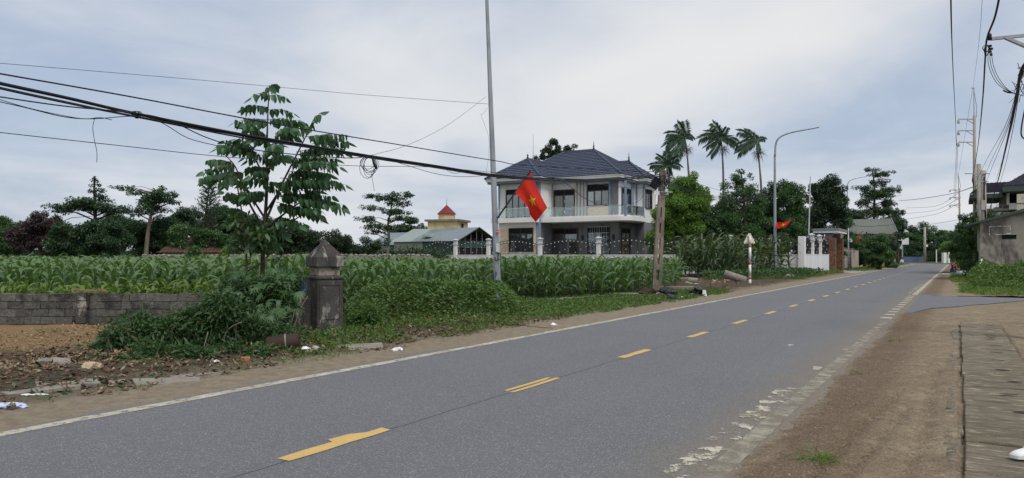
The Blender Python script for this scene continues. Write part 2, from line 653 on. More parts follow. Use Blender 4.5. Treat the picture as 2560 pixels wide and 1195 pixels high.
mottled('sheet_blue', (.07, .115, .19), (.09, .135, .21), 1.0, .6)
mottled('sheet_tan', (.48, .45, .36), (.40, .375, .30), 2.0, .7, 0, 20, .3, (.25, .22, .17), 1.0)
mottled('roof_edge_green', (.05, .075, .062), (.07, .098, .082), 2.0, .7, 0, 20, .3)
mottled('roof_grey', (.13, .14, .125), (.165, .175, .155), .5, .85, 0, 20, .1)
mottled('plaster_yellow', (.68, .53, .27), (.60, .46, .24), 1.0, .85, 0, 20, .2, (.40, .31, .19), .7, (.52, .66))
mottled('parapet', (.16, .15, .14), (.24, .22, .20), 1.5, .9)
mottled('roof_red', (.15, .018, .022), (.20, .028, .03), 1.0, .55)
mottled('brick_clad', (.20, .095, .062), (.14, .07, .048), 5, .85, .5, 25, .2, (.27, .15, .10), 6, (.52, .6), rrand=.15)
mottled('galv', (.36, .385, .41), (.29, .315, .345), 4.0, .5, 0, 20, .5, (.23, .25, .275), 2.0, (.5, .66), metal=.25, stretch=(1, 1, .4))
plain('galv_light', (.55, .57, .58), .5, .5)
plain('iron_black', (.018, .018, .021), .5, .4)
plain('iron_white', (.70, .70, .68), .5)
plain('steel_rail', (.62, .64, .66), .3, .5, .6)
plain('frame_dark', (.045, .035, .032), .5)
plain('wood_dark', (.075, .045, .033), .5)
plain('curtain_green', (.055, .11, .09), .8, .2)
plain('curtain_grey', (.16, .165, .18), .8, .2)
plain('dark_room', (.018, .019, .022), .8, .1)
plain('cable', (.012, .013, .018), .55, .3)
plain('cable_grey', (.09, .095, .105), .6, .3)
plain('rubber', (.014, .014, .014), .7, .2)
plain('white_plastic', (.78, .78, .76), .5)
plain('sign_back', (.66, .62, .52), .6)
plain('red_paint', (.42, .19, .13), .7)
plain('sticker_red', (.62, .05, .03), .6)
plain('blue_paint', (.06, .10, .24), .6)
plain('text_black', (.012, .012, .014), .7)
plain('box_pale', (.62, .64, .62), .6)
plain('insulator', (.42, .44, .46), .35, .5)
plain('bag_black', (.012, .013, .016), .32, .5)
plain('bag_white', (.74, .75, .76), .45)
plain('paper_blue', (.50, .55, .75), .7)
plain('bag_blue', (.10, .18, .50), .5)
plain('cardboard', (.42, .33, .23), .9)
plain('terracotta', (.42, .17, .09), .85)
mottled('drum_brown', (.03, .018, .014), (.05, .028, .02), 4, .75)
mottled('bark', (.085, .07, .055), (.05, .04, .032), 6, .95, .6, 25, .15, stretch=(1, 1, .3))
mottled('bark_pale', (.24, .205, .165), (.15, .125, .10), 6, .95, .6, 25, .15, stretch=(1, 1, .3))
mottled('palm_trunk', (.20, .185, .16), (.13, .12, .105), 5, .95, .4, 25, .15)
mottled('dry_leaf', (.13, .082, .05), (.06, .042, .03), 9, .9, 0, 20, .2, (.30, .23, .16), 9, (.52, .60))
mottled('straw', (.34, .25, .14), (.20, .14, .075), 9, .95)
mottled('rubble', (.30, .275, .235), (.20, .18, .155), 5, .95, .5, 40, .15, (.12, .11, .095), 3)
plain('skin', (.36, .20, .13), .6)
plain('hair', (.012, .010, .010), .6)
plain('shirt_navy', (.022, .026, .055), .85, .2)
plain('shirt_red', (.36, .03, .035), .85, .2)
plain('trousers', (.05, .05, .06), .85, .2)
plain('flag_yellow', (.85, .60, .02), .75, .2)

# flag cloth lets light through
m, b, out = newmat('flag_red')
colr = b.mix(b.noise(wpos(b), 2.0, 3, .5), (.62, .030, .022), (.70, .045, .030))
p = princ(b, out, colr, .75, .15)
t = b.n('ShaderNodeBsdfTranslucent'); b.put(t.inputs['Color'], (.85, .06, .035))
mx = b.n('ShaderNodeMixShader'); mx.inputs[0].default_value = .4
b.t.links.new(p.outputs[0], mx.inputs[1]); b.t.links.new(t.outputs[0], mx.inputs[2]); b.t.links.new(mx.outputs[0], out.inputs['Surface'])

# glass: thin reflecting sheet
m, b, out = newmat('glass')
gl = b.n('ShaderNodeBsdfGlossy'); gl.inputs['Roughness'].default_value = .03; b.put(gl.inputs['Color'], (.9, .95, .95))
tr = b.n('ShaderNodeBsdfTransparent'); b.put(tr.inputs['Color'], (.90, .95, .94))
fr = b.n('ShaderNodeFresnel'); fr.inputs[0].default_value = 1.6
mx = b.n('ShaderNodeMixShader')
b.t.links.new(b.math('ADD', fr.outputs[0], .06), mx.inputs[0])
b.t.links.new(tr.outputs[0], mx.inputs[1]); b.t.links.new(gl.outputs[0], mx.inputs[2]); b.t.links.new(mx.outputs[0], out.inputs['Surface'])

foliage('leaf_corn', (.062, .128, .044), (.128, .212, .082), (.20, .22, .095), .45, .42, .24)
foliage('leaf_corn_dry', (.042, .080, .036), (.082, .125, .052), (.24, .19, .10), .5, .4, .2)
foliage('leaf_dark', (0.023, 0.048, 0.024), (0.043, 0.079, 0.037), None, .45, .4, .18)
foliage('leaf_mid', (0.042, 0.098, 0.036), (0.077, 0.151, 0.053), None, .48, .4, .24)
foliage('leaf_deep', (.027, .062, .031), (.053, .103, .046), None, .48, .35, .2)
foliage('leaf_bright', (.085, .18, .03), (.17, .29, .06), None, .45, .4, .3)
foliage('leaf_lime', (.085, .15, .030), (.15, .23, .05), None, .5, .35, .3)
foliage('leaf_purple', (0.042, 0.029, 0.033), (0.075, 0.052, 0.052), None, .55, .3, .15)
foliage('leaf_tree', (0.038, 0.097, 0.046), (0.068, 0.146, 0.065), None, .42, .45, .3, 1.2)
foliage('leaf_weed', (0.028, 0.069, 0.025), (0.063, 0.129, 0.044), (.11, .12, .05), .5, .35, .22, 1.0)
foliage('leaf_vine', (.044, .100, .024), (.098, .178, .042), (.15, .16, .05), .5, .3, .24, .9)
foliage('leaf_grass', (.062, .130, .026), (.135, .215, .046), (.20, .19, .08), .55, .3, .25, .8)
foliage('leaf_palm', (0.031, 0.068, 0.039), (0.055, 0.101, 0.055), None, .4, .45, .15)
foliage('leaf_cassava', (.030, .080, .026), (.066, .140, .040), None, .45, .4, .3, 1.0)
foliage('tassel', (.22, .165, .09), (.30, .24, .14), None, .8, .2, .1)
M = MATS
# ------------------------------------------------------------------ ground, road, verges
S0, RC = 148.0, 40.0


def road_pt(lat, s, z=0.0):
    if s <= S0:
        return R(lat, s, z)
    a = (s - S0) / RC
    c = R(-4.2 - RC, S0)
    r = RC + lat + 4.2
    ang = RZ + a
    return Vector((c.x + r * math.cos(ang), c.y + r * math.sin(ang), z))


def strip(name, l0, l1, ss, z, m, parent=None, nl=1, jag=0.0, uv=True):
    """sheet along the road between two laterals"""
    V, U, Fc = [], [], []
    for i, s in enumerate(ss):
        for j in range(nl + 1):
            la = l0 + (l1 - l0) * j / nl
            if jag and (j == 0 or j == nl):
                la += rnd.uniform(-jag, jag)
            V.append(road_pt(la, s, z)); U.append((la, s))
    k = nl + 1
    for i in range(len(ss) - 1):
        for j in range(nl):
            Fc.append((i * k + j, i * k + j + 1, (i + 1) * k + j + 1, (i + 1) * k + j))
    me = bpy.data.meshes.new(name)
    me.from_pydata([tuple(v) for v in V], [], Fc)
    if uv:
        ul = me.uv_layers.new(name='UVMap')
        for p in me.polygons:
            for li in p.loop_indices:
                ul.data[li].uv = U[me.loops[li].vertex_index]
    me.update()
    return obj(name, me, m, parent)


gm = MB().add([(-900, -300, -.09), (900, -300, -.09), (900, 1500, -.09), (-900, 1500, -.09)], [(0, 1, 2, 3)])
tag(gm.build('ground', M['field']), kind='structure')

ss = [-14 + i * 2 for i in range(82)] + [S0 + 1.5 * i for i in range(1, 75)]
road = strip('road', -7.35, -1.15, ss, 0.0, M['asphalt'], nl=4)
tag(road, kind='structure')
strip('edge_line', -6.90, -6.74, [-14 + i * .25 for i in range(int(162 / .25))] + [S0 + .5 * i for i in range(1, 120)], .004, M['white_paint'], road, jag=.012)
strip('edge_line', -1.50, -1.34, [-2 + i * .12 for i in range(int(20.3 / .12))], .004, M['dirty_white'], road, nl=2, jag=.006)
strip('edge_line', -1.50, -1.34, [31.5 + i * .5 for i in range(int(116.5 / .5))] + [S0 + .5 * i for i in range(1, 130)], .004, M['white_paint'], road, jag=.015)
strip('worn_edge_line', -1.72, -1.52, [1 + i * .08 for i in range(95)], .005, M['worn_white'], road, nl=2, jag=.03)
strip('worn_edge_line', -1.72, -1.56, [32 + i * .3 for i in range(40)], .005, M['worn_white'], road, jag=.03)
for k in range(11):                                            # short marks across the mouth of the side lane
    s0 = 19.2 + k * 1.1
    strip('junction_dash', -1.58, -1.36, [s0, s0 + .45], .006, M['white_paint'], road, jag=.02)
for (px, py, ln, wd) in ((1975, 864, .34, .10), (2040, 921, .30, .10), (2115, 874, .42, .06), (2075, 901, .18, .05)):
    g = G(px, py)
    la = g.x * DY - g.y * DX; s_ = g.x * DX + g.y * DY
    strip('paint_patch', la - wd / 2, la + wd / 2, [s_ - ln / 2, s_, s_ + ln / 2], .005, M['worn_white'] if px != 2040 else M['white_paint'], road, jag=.03)
# yellow centre dashes, ragged where the paint slipped
d0_ = G(705, 1150)
sA = d0_.x * DX + d0_.y * DY
for k in range(-2, 52):
    s0 = sA + k * 3.10
    if s0 > 158: break
    wd = .13
    if k == 0:
        pts = [(-.065, 0), (.065, .0), (.075, .35), (.06, .62), (.07, .9), (.06, 1.1), (-.06, 1.12), (-.055, .93), (-.14, .80), (-.15, .58), (-.07, .55), (-.075, .3)]
        V = [R(-4.2 + a, s0 + c_, .005) for a, c_ in pts]
        d = MB().add(V, [tuple(range(len(V)))]).build('centre_dash', M['yellow_paint'], road)
    elif k == 1:
        d = MB()
        for pts in ([(-.085, .05), (-.03, .0), (-.02, .4), (-.02, .85), (-.05, 1.05), (-.085, 1.02)], [(.02, -.05), (.075, .0), (.08, .5), (.07, 1.08), (.0, 1.07), (.015, .6)]):
            V = [R(-4.2 + a, s0 + c_, .005) for a, c_ in pts]
            d.add(V, [tuple(range(len(V)))])
        d = d.build('centre_dash', M['yellow_paint'], road)
    else:
        n = 7
        strip('centre_dash', -4.2 - wd / 2, -4.2 + wd / 2, [s0 + 1.08 * i / n for i in range(n + 1)], .005, M['yellow_paint'] if s0 < 60 else M['white_paint'], road, jag=.008)

# side lane joining on the right
P0, P1 = G(2296, 737), G(2560, 729)
Q0, Q1 = G(2290, 776), G(2560, 753)
lane_v, lane_u = [], []
up = (P1 - P0).normalized(); lo = (Q1 - Q0).normalized()
n = 40
for i in range(n + 1):
    t = i / n * 34
    a = P0 + up * t - up * .5 + Vector((0, .12 * vnoise(np.array([t * 1.3]), np.array([.5]), 3)[0], 0))
    c_ = Q0 + lo * t + Vector((0, .35 * vnoise(np.array([t * .9]), np.array([.2]), 8)[0], 0))
    if i == 0:
        a = R(-1.2, 31.2); c_ = R(-1.2, 20.6)
    if i == 1:
        c_ = G(2330, 771)
    lane_v += [(c_.x, c_.y, .012 if i else .006), (a.x, a.y, .012 if i else .006)]
me = bpy.data.meshes.new('side_road')
me.from_pydata(lane_v, [], [(2 * i, 2 * i + 2, 2 * i + 3, 2 * i + 1) for i in range(n)])
ul = me.uv_layers.new(name='UVMap')
for p in me.polygons:
    for li in p.loop_indices:
        v = me.vertices[me.loops[li].vertex_index].co
        ul.data[li].uv = (v.x, v.y)
tag(obj('side_road', me, M['asphalt_plain']), kind='structure')


def relief(name, la_vals, s_vals, zfun, m):
    LA, SS = np.meshgrid(np.asarray(la_vals), np.asarray(s_vals))
    Z = zfun(LA, SS)
    X = LA * DY + SS * DX; Y = -LA * DX + SS * DY
    V = np.stack([X, Y, Z], -1).reshape(-1, 3)
    nr, nc = LA.shape
    i = np.arange((nr - 1) * nc).reshape(nr - 1, nc)[:, :-1].ravel()
    Fc = np.stack([i, i + 1, i + nc + 1, i + nc], 1)
    o = obj(name, fast_mesh(name, V, Fc), m, None, True)
    return tag(o, kind='structure')


def geo(a, b, k):
    out = [a]
    while out[-1] < b:
        out.append(out[-1] + max(.02, abs(out[-1]) * k))
    return out


def z_right(LA, SS):
    edge = -1.22 + .12 * fbm(SS * .5, LA * 0, 3) + .10 * fbm(SS * 3.5, LA * 2.2, 9) + .05 * fbm(SS * 14, LA * 9, 10)
    d = LA - edge
    z = np.where(d < 0, d * .06, .030 * np.tanh(d * 2.5))
    z = z + .030 * fbm(LA * 1.6, SS * .8, 21) * np.clip(d * 2, 0, 1) + .022 * fbm(LA * 9, SS * 9, 5) * np.clip(d * 4, 0, 1)
    # loose heaped grit along the asphalt
    z += .022 * np.exp(-((d - .28) / .22) ** 2) * (1 + 1.2 * fbm(LA * 3, SS * 2.0, 33))
    # tyre tracks
    for k, (c0, sl, s_end) in enumerate(((-.78, .045, 9), (-.62, .05, 8), (-.35, .03, 12))):
        c_ = c0 + sl * (SS - 5) + .05 * np.sin(SS * .9 + k)
        g = np.exp(-((LA - c_) / .05) ** 2)
        z -= np.where(SS < s_end, .026 * g * (1 + .6 * np.sin((SS * 60) + LA * 30)), 0)
    # sunk below the side lane
    cut = np.clip((SS - 20.9 + .25 * fbm(LA * 1.1, SS * 0, 14) - np.clip((LA + 1.2) * .62, 0, 9)) * 2, 0, 1)
    z = z * (1 - cut) - .003 * cut
    # room for the drain covers
    dr = (LA > .02) & (LA < .80) & (SS < 19)
    z = np.where(dr, np.minimum(z, -.01), z)
    return z


la = list(np.arange(-1.75, 1.2, .03)) + list(np.arange(1.2, 13, .25))
relief('right_verge', la, geo(1.5, 33, .0075), z_right, M['earth'])
relief('right_verge_near_feet', np.arange(-1.75, 4, .15), np.arange(-6, 1.55, .15), z_right, M['earth'])


def z_left(LA, SS):
    edge = -7.02 + .30 * fbm(SS * .5, LA * 0, 40) + .12 * fbm(SS * 2.3, LA, 41)
    d = edge - LA
    z = np.where(d < 0, d * .10, .02 * np.tanh(d * 3))
    z = z + (.05 * np.clip(d - 1.0, 0, 1) + .05 * fbm(LA * 1.2, SS * .9, 44) * np.clip(d, 0, 1) + .02 * fbm(LA * 6, SS * 6, 45) * np.clip(d * 2, 0, 1))
    X = LA * DY + SS * DX; Y = -LA * DX + SS * DY
    z += .16 * np.exp(-((X + 8.5) / 3.4) ** 2 - ((Y - 12.6) / 1.7) ** 2)          # straw heap
    z += .42 * np.exp(-((X + 1.6) / 1.9) ** 2 - ((Y - 17.2) / 1.6) ** 2)          # vine mound
    return z


relief('left_verge', np.arange(-19, -6.55, .09), geo(.6, 66, .0085), z_left, M['verge_earth'])
relief('left_verge_behind', np.arange(-19, -6.55, .3), np.arange(-14, .7, .3), z_left, M['verge_earth'])
relief('left_verge_far', np.arange(-11, -6.55, .2), np.arange(65.5, 148, .6), z_left, M['verge_earth'])
relief('right_verge_far', np.arange(-1.75, 8, .15), np.arange(31.0, 146, .35), lambda LA, SS: z_left(-8.3 - LA, SS) * .8, M['earth'])

# drain covers under the photographer's feet
drain = MB()
drain.lim(.03, .79, -4, 18.6, -.12, -.02)
dr = drain.build('drain_channel', M['kerb_stone'])
dr.rotation_euler = (0, 0, RZ)
tag(dr, kind='structure')
s_ = -1.0
k = 0
while s_ < 18.3:
    ln = rnd.choice((.98, 1.0, 1.02, .94))
    b_ = MB()
    b_.box((.405 + rnd.uniform(-.012, .012), s_ + ln / 2, -.004 + rnd.uniform(-.008, .008)), (.715, ln - .012, .085), rnd.uniform(-.012, .012), .006)
    o = b_.build('drain_slab', M['slab'], dr, bevel=.012)
    h_ = MB()
    hx = .52 + rnd.uniform(-.08, .06)
    h_.lathe([(.001, .0), (.075, .002), (.085, .003)], (0, 0, 0), 10, False)
    h_.v = [(hx + x, s_ + ln * .5 + y * .32 + x * .12, .046 + z) for x, y, z in h_.v]
    h_.build('lifting_hole', M['dark_room'], o)
    s_ += ln; k += 1
for i in range(34):                                            # broken lip beside the covers
    s1 = .5 + i * .54
    b_ = MB()
    b_.box((-.035 + rnd.uniform(-.02, .015), s1 + .27, -.012 + rnd.uniform(-.010, .008)), (.10 + rnd.uniform(-.035, .03), .55, .08), rnd.uniform(-.04, .04), .018)
    b_.build('kerb_stone', M['slab'], dr, bevel=.015)
# ------------------------------------------------------------------ villa behind the cornfield (road frame: lateral, along)
HS = (-34.5, 68.0)                                             # house origin in the road frame
house = thing('villa', 'two-storey white and grey villa with dark blue hipped tile roof', 'house', R(*HS, 0), RZ)
LS = 63.3; MS = 66.1; RS = 70.6                                # facade planes: left wing, main, right wing
WL, WR, MR, RR = -41.3, -36.4, -28.8, -27.9                    # wall corners
GZ, FZ, EZ = 1.0, 5.35, 9.45                                   # ground floor, first floor, eaves


def hz(py, lat, s):
    return H + (HY - py) * dep(lat, s) / F


def hlim(mb, l0, l1, s0, s1, z0, z1):
    return mb.lim(l0 - HS[0], l1 - HS[0], s0 - HS[1], s1 - HS[1], z0, z1)


def hp(name, l0, l1, s0, s1, z0, z1, m, parent=None, bevel=0):
    return hlim(MB(), l0, l1, s0, s1, z0, z1).build(name, M[m], parent or house, bevel=bevel)


# walls: grey stone below, white above
hp('plinth', WL - .15, RR + .1, LS - .2, 74.4, -.05, GZ, 'stone_grey')
hp('wall', WL, WR - .32, LS, 74.2, GZ, FZ - .3, 'wall_white')
hp('wall', WR - .318, MR, MS, 74.2, GZ, FZ - .3, 'stone_grey')
hp('wall', WR - .32, WR, LS + .35, MS - .002, GZ, FZ - .3, 'stone_grey')
hp('wall', MR + .002, RR, RS, 74.2, GZ, FZ - .3, 'stone_grey')
hp('wall', WL, WR, LS, 74.2, FZ - .3, EZ - .1, 'wall_white')
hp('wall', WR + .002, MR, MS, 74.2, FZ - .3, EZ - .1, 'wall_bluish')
hp('wall', MR + .002, RR, RS, 74.2, FZ - .3, EZ - .1, 'wall_white')
# blue-grey corner trims
hp('corner_trim', WR - .33, WR + .03, LS - .04, LS + .34, GZ, EZ - .12, 'trim_blue')
hp('corner_trim', WL - .05, WL + .14, LS - .05, LS + .2, FZ, EZ - .12, 'trim_blue')
hp('corner_trim', RR - .11, RR + .05, RS - .05, RS + .12, FZ, EZ - .12, 'trim_blue')
hp('corner_trim', MR + .01, MR + .16, RS - .05, RS - .001, FZ, EZ - .12, 'trim_blue')


def front_x(px, s):
    return lat_px(px, s)


def window(l0, l1, s, z0, z1, cols, transom, glassmat='dark_room', curtain=None, name='window', side=False, frame='frame_dark', fw=.07):
    """casement window in a facade facing the camera side; side=True: in the wall facing the road (l0 = lateral, s range)"""
    def box(mb, a0, a1, d0, d1, c0, c1):
        if side:   # a = along s, depth outwards = +lateral
            mb.lim(l0 - HS[0] + d0, l0 - HS[0] + d1, a0 - HS[1], a1 - HS[1], c0, c1)
        else:
            mb.lim(a0 - HS[0], a1 - HS[0], s - HS[1] - d1, s - HS[1] - d0, c0, c1)
    a0, a1 = (s, l1) if side else (l0, l1)
    wn = MB(); box(wn, a0, a1, .006, .02, z0, z1)
    wo_ = wn.build(name, M[glassmat], house)
    fr_ = MB()
    box(fr_, a0 - fw, a0, .005, .11, z0 - fw, z1 + fw); box(fr_, a1, a1 + fw, .005, .11, z0 - fw, z1 + fw)
    box(fr_, a0, a1, .005, .11, z1, z1 + fw); box(fr_, a0, a1, .005, .11, z0 - fw, z0)
    zt = z1 - transom
    if transom: box(fr_, a0, a1, .022, .09, zt - .04, zt + .04)
    for i in range(1, cols):
        x = a0 + (a1 - a0) * i / cols
        box(fr_, x - .05, x + .05, .022, .085, z0, zt - .04 if transom else z1)
    if transom:
        x = (a0 + a1) / 2
        box(fr_, x - .03, x + .03, .022, .08, zt + .04, z1)
    fr_.build('window_frame', M[frame], wo_)
    if curtain:
        for i in range(cols):
            x0 = a0 + (a1 - a0) * (i + .12) / cols + .05; x1 = a0 + (a1 - a0) * (i + .88) / cols - .05
            c_ = MB()
            nn = 7
            for q in range(nn):
                box(c_, x0 + (x1 - x0) * q / nn, x0 + (x1 - x0) * (q + .7) / nn, .022, .03 + .012 * (q % 2), z0 + .05, (zt if transom else z1) - .06)
            c_.build('curtain', M[curtain], wo_)
    for i in range(cols):
        x0 = a0 + (a1 - a0) * i / cols; x1 = a0 + (a1 - a0) * (i + 1) / cols
        p_ = MB(); box(p_, x0 + .05, x1 - .05, .052, .056, z0 + .01, (zt if transom else z1) - .02)
        p_.build('pane', M['glass'], wo_)
    return wo_


X = front_x
# left wing
window(X(1274, LS), X(1332, LS), LS, 2.0, 4.35, 4, .55, curtain='curtain_grey')
window(X(1267, LS), X(1328, LS), LS, FZ + .12, 8.4, 4, .45, curtain='curtain_grey')
hp('stone_cladding', X(1252, LS), X(1272.5, LS), LS - .04, LS - .002, GZ, 4.3, 'sandstone')
hp('stone_cladding', X(1334, LS), X(1341, LS) - .05, LS - .04, LS - .002, GZ, 4.3, 'sandstone')
# main ground floor
window(X(1384, MS), X(1443, MS), MS, GZ + .02, 4.3, 2, .5, name='door', curtain='wood_dark', frame='wood_dark', fw=.14)
window(X(1471, MS), X(1523, MS), MS, GZ + .35, 4.4, 3, .5, curtain=None)
gr = MB()
for i in range(1, 6):
    zz = GZ + .35 + i * .62
    hlim(gr, X(1471, MS), X(1523, MS), MS - .135, MS - .12, zz, zz + .03)
for i in range(1, 9):
    xx = X(1471, MS) + (X(1523, MS) - X(1471, MS)) * i / 9
    hlim(gr, xx, xx + .02, MS - .134, MS - .121, GZ + .35, 4.4)
gr.build('window_grille', M['steel_rail'], house)
window(MR, s_px(1574, MR), s_px(1553, MR), GZ + .6, 4.3, 2, .5, side=True)
for px in (1361, 1457, 1534):
    s_ = MS
    hp('wall_lamp', X(px, s_) - .08, X(px, s_) + .08, s_ - .2, s_ - .002, 3.15, 3.65, 'iron_black')
# main first floor
window(X(1387, MS), X(1436, MS), MS, FZ + .05, 8.35, 2, .5, name='balcony_door', curtain='curtain_green', frame='frame_dark', fw=.1)
for zz in (6.0, 7.1):
    MB().tube([(X(1411.5, MS) - HS[0] + .12, MS - HS[1] - .13, zz), (X(1411.5, MS) - HS[0] + .02, MS - HS[1] - .16, zz + .12), (X(1411.5, MS) - HS[0] + .12, MS - HS[1] - .13, zz + .25)], .03, 5).build('door_handle', M['steel_rail'], house)
sx0, sx1 = X(1437.5, MS), X(1466, MS)
for i in range(7):
    a = sx0 + (sx1 - sx0) * i / 7; c_ = sx0 + (sx1 - sx0) * (i + 1) / 7
    hp('stone_strip' if i % 2 == 0 else 'trim_strip', a, c_ - .004, MS - (.06 if i % 2 == 0 else .09), MS - .002, FZ, EZ - .25, 'sandstone' if i % 2 == 0 else 'trim_blue')
hp('stone_strip', X(1374, MS), X(1383.5, MS), MS - .06, MS - .002, FZ, EZ - .25, 'sandstone')
hp('trim_strip', X(1379, MS), X(1382, MS), MS - .09, MS - .061, FZ, EZ - .25, 'trim_blue')
hp('trim_strip', X(1466, MS), X(1468.5, MS), MS - .12, MS - .002, FZ, EZ - .2, 'trim_blue')
wd_ = window(X(1470, MS), X(1522, MS), MS, 6.65, 8.75, 3, .6, curtain=None)
bl = MB()
for i in range(9):
    zz = 7.2 + i * .105
    hlim(bl, X(1489, MS), X(1505, MS), MS - .05, MS - .03, zz, zz + .06)
hlim(bl, X(1471, MS), X(1483, MS), MS - .04, MS - .025, 6.7, 8.05)
bl.build('blind', M['white_plastic'], wd_)
hp('stone_cladding', X(1470, MS), X(1522, MS), MS - .05, MS - .002, FZ, 6.55, 'sandstone')
hp('trim_strip', X(1523, MS), X(1527.5, MS), MS - .12, MS - .002, FZ, EZ - .2, 'trim_blue')
hp('stone_panel', X(1528, MS), MR - .02, MS - .05, MS - .002, FZ, EZ - .2, 'stone_grey')
window(MR, s_px(1575, MR), s_px(1554, MR), FZ + .05, 8.35, 2, .5, side=True, name='balcony_door', curtain='curtain_grey')
hp('trim_strip', MR + .002, MR + .12, s_px(1577, MR), s_px(1583, MR), FZ, EZ - .2, 'trim_blue')
hp('column', MR + 1.55, MR + 1.72, MS - 2.2, MS - 2.03, FZ, EZ - .12, 'trim_blue')
# right wing side wall window
window(RR, s_px(1628, RR), s_px(1613.5, RR), 6.6, 8.5, 2, .45, side=True)
ac = hp('air_conditioner', X(1363, MS), X(1372, MS), MS - .35, MS - .05, FZ + .08, FZ + .78, 'white_plastic', bevel=.02)
MB().lathe([(.22, 0), (.25, .02), (.25, .04)], (0, 0, 0), 14).build('fan_grille', M['iron_black'], ac).matrix_basis = Matrix.Translation((X(1367.5, MS) - HS[0], MS - .352 - HS[1], FZ + .43)) @ Matrix.Rotation(math.radians(90), 4, 'X')

# balcony slabs with glass rails
def slab_poly():
    a = [(WR + .06, LS + .35), (MR + 1.0, LS + .35)]
    for i in range(1, 8):                      # rounded outer corner
        t = math.pi / 2 * i / 8
        a.append((MR + 1.0 + 1.1 * math.sin(t), LS + .35 + 1.1 * (1 - math.cos(t))))
    a += [(MR + 2.1, LS + 1.45), (MR + 2.1, RS - 2.6), (RR, RS - .01), (MR + .003, RS - .01), (MR + .003, MS - .003), (WR + .06, MS - .003)]
    return a


poly = slab_poly()
loc = [(a - HS[0], c_ - HS[1]) for a, c_ in poly]
MB().prism(loc, 4.95, FZ).build('balcony_slab', M['wall_white'], house)
inn = [(a * .97 + .03 * (-32.5 - HS[0]), c_ * .97 + .03 * (66 - HS[1])) for a, c_ in loc]
MB().prism(inn, FZ + .001, FZ + .16).build('balcony_edge', M['wall_white'], house)
MB().prism([(WL - .35 - HS[0], LS - 1.0 - HS[1]), (WR + .05 - HS[0], LS - 1.0 - HS[1]), (WR + .05 - HS[0], LS - .045 - HS[1]), (WL - .35 - HS[0], LS - .045 - HS[1])], 4.95, FZ + .1).build('balcony_slab', M['wall_white'], house)
path = [p_ for p_ in poly[:11]]
gl, ra = MB(), MB()


def rail_seg(p, q):
    a = Vector((p[0] - HS[0], p[1] - HS[1], 0)); c_ = Vector((q[0] - HS[0], q[1] - HS[1], 0))
    d = c_ - a
    rz = math.atan2(d.y, d.x)
    mid = (a + c_) / 2
    gl.box((mid.x, mid.y, FZ + .62), (d.length - .02, .014, .86), rz)
    n = max(1, int(d.length / .75))
    for i in range(n):
        e = a.lerp(c_, (i + .5) / n)
        MB().box((e.x, e.y, FZ + .2), (.05, .06, .26), rz).build('glass_clamp', M['steel_rail'], house)


off = [(a - .12, c_ + .12) for a, c_ in path]
for i in range(len(off) - 1):
    rail_seg(off[i], off[i + 1])
left_rail = [(WL - .25, LS - .9), (WR - .05, LS - .9)]
rail_seg(*left_rail)
rail_seg((WL - .25, LS - .88), (WL - .25, LS - .1))
ra.tube([(a - HS[0], c_ - HS[1], FZ + 1.07) for a, c_ in off], .032, 6)
ra.tube([(a - HS[0], c_ - HS[1], FZ + 1.07) for a, c_ in [(WL - .25, LS - .1)] + left_rail], .032, 6)
gl.build('balcony_glass', M['glass'], house)
ra.build('handrail', M['steel_rail'], house, True)

# roof -------------------------------------------------------------
def tiled_slope(mb, e0, e1, r1, r0, course=.40, tile=.40, lift=.07):
    """stepped, rippled tile courses on the plane e0-e1 (eave) to r0-r1 (ridge)"""
    e0, e1, r0, r1 = map(Vector, (e0, e1, r0, r1))
    ax = (e1 - e0).normalized()
    up0 = (r0 - e0) - ax * (r0 - e0).dot(ax)
    hgt = up0.length; up_ = up0 / hgt
    nrm = ax.cross(up_)
    if nrm.z < 0: nrm = -nrm
    x_r0 = (r0 - e0).dot(ax); x_r1 = (r1 - e0).dot(ax); wid = (e1 - e0).length
    n = max(2, int(hgt / course))
    for i in range(n):
        t0, t1 = i / n, (i + 1) / n
        def lim_(t): return x_r0 * t, wid + (x_r1 - wid) * t
        la_, lb = lim_(t0); ha, hb = lim_(t1)
        xs = []
        lo_ = min(la_, ha); hi_ = max(lb, hb)
        k0 = math.floor(lo_ / (tile / 2)); k1 = math.ceil(hi_ / (tile / 2))
        base = len(mb.v); m_ = 0
        for k in range(k0, k1 + 1):
            x = k * tile / 2
            xa = min(max(x, la_), lb); xb = min(max(x, ha), hb)
            w_ = .04 if k % 2 else 0.0
            pa = e0 + ax * xa + up_ * (hgt * t0) + nrm * (lift + w_)
            pb = e0 + ax * xb + up_ * (hgt * t1) + nrm * w_
            pc = e0 + ax * xa + up_ * (hgt * t0) + nrm * 0.0
            mb.v += [tuple(pa), tuple(pb), tuple(pc)]; m_ += 1
        for k in range(m_ - 1):
            q = base + 3 * k
            mb.f.append((q, q + 3, q + 4, q + 1))
            mb.f.append((q + 2, q + 5, q + 3, q))


def hip_roof(l0, l1, s0, s1, z0, rl0, rl1, rs0, rs1, zr, faces='FLRB'):
    f = lambda a, c_, z: (a - HS[0], c_ - HS[1], z)
    E = {'a': f(l0, s0, z0), 'b': f(l1, s0, z0), 'c': f(l1, s1, z0), 'd': f(l0, s1, z0)}
    P_, Q_ = f(rl0, rs0, zr), f(rl1, rs1, zr)
    return E, P_, Q_


roof = MB()
caps = []
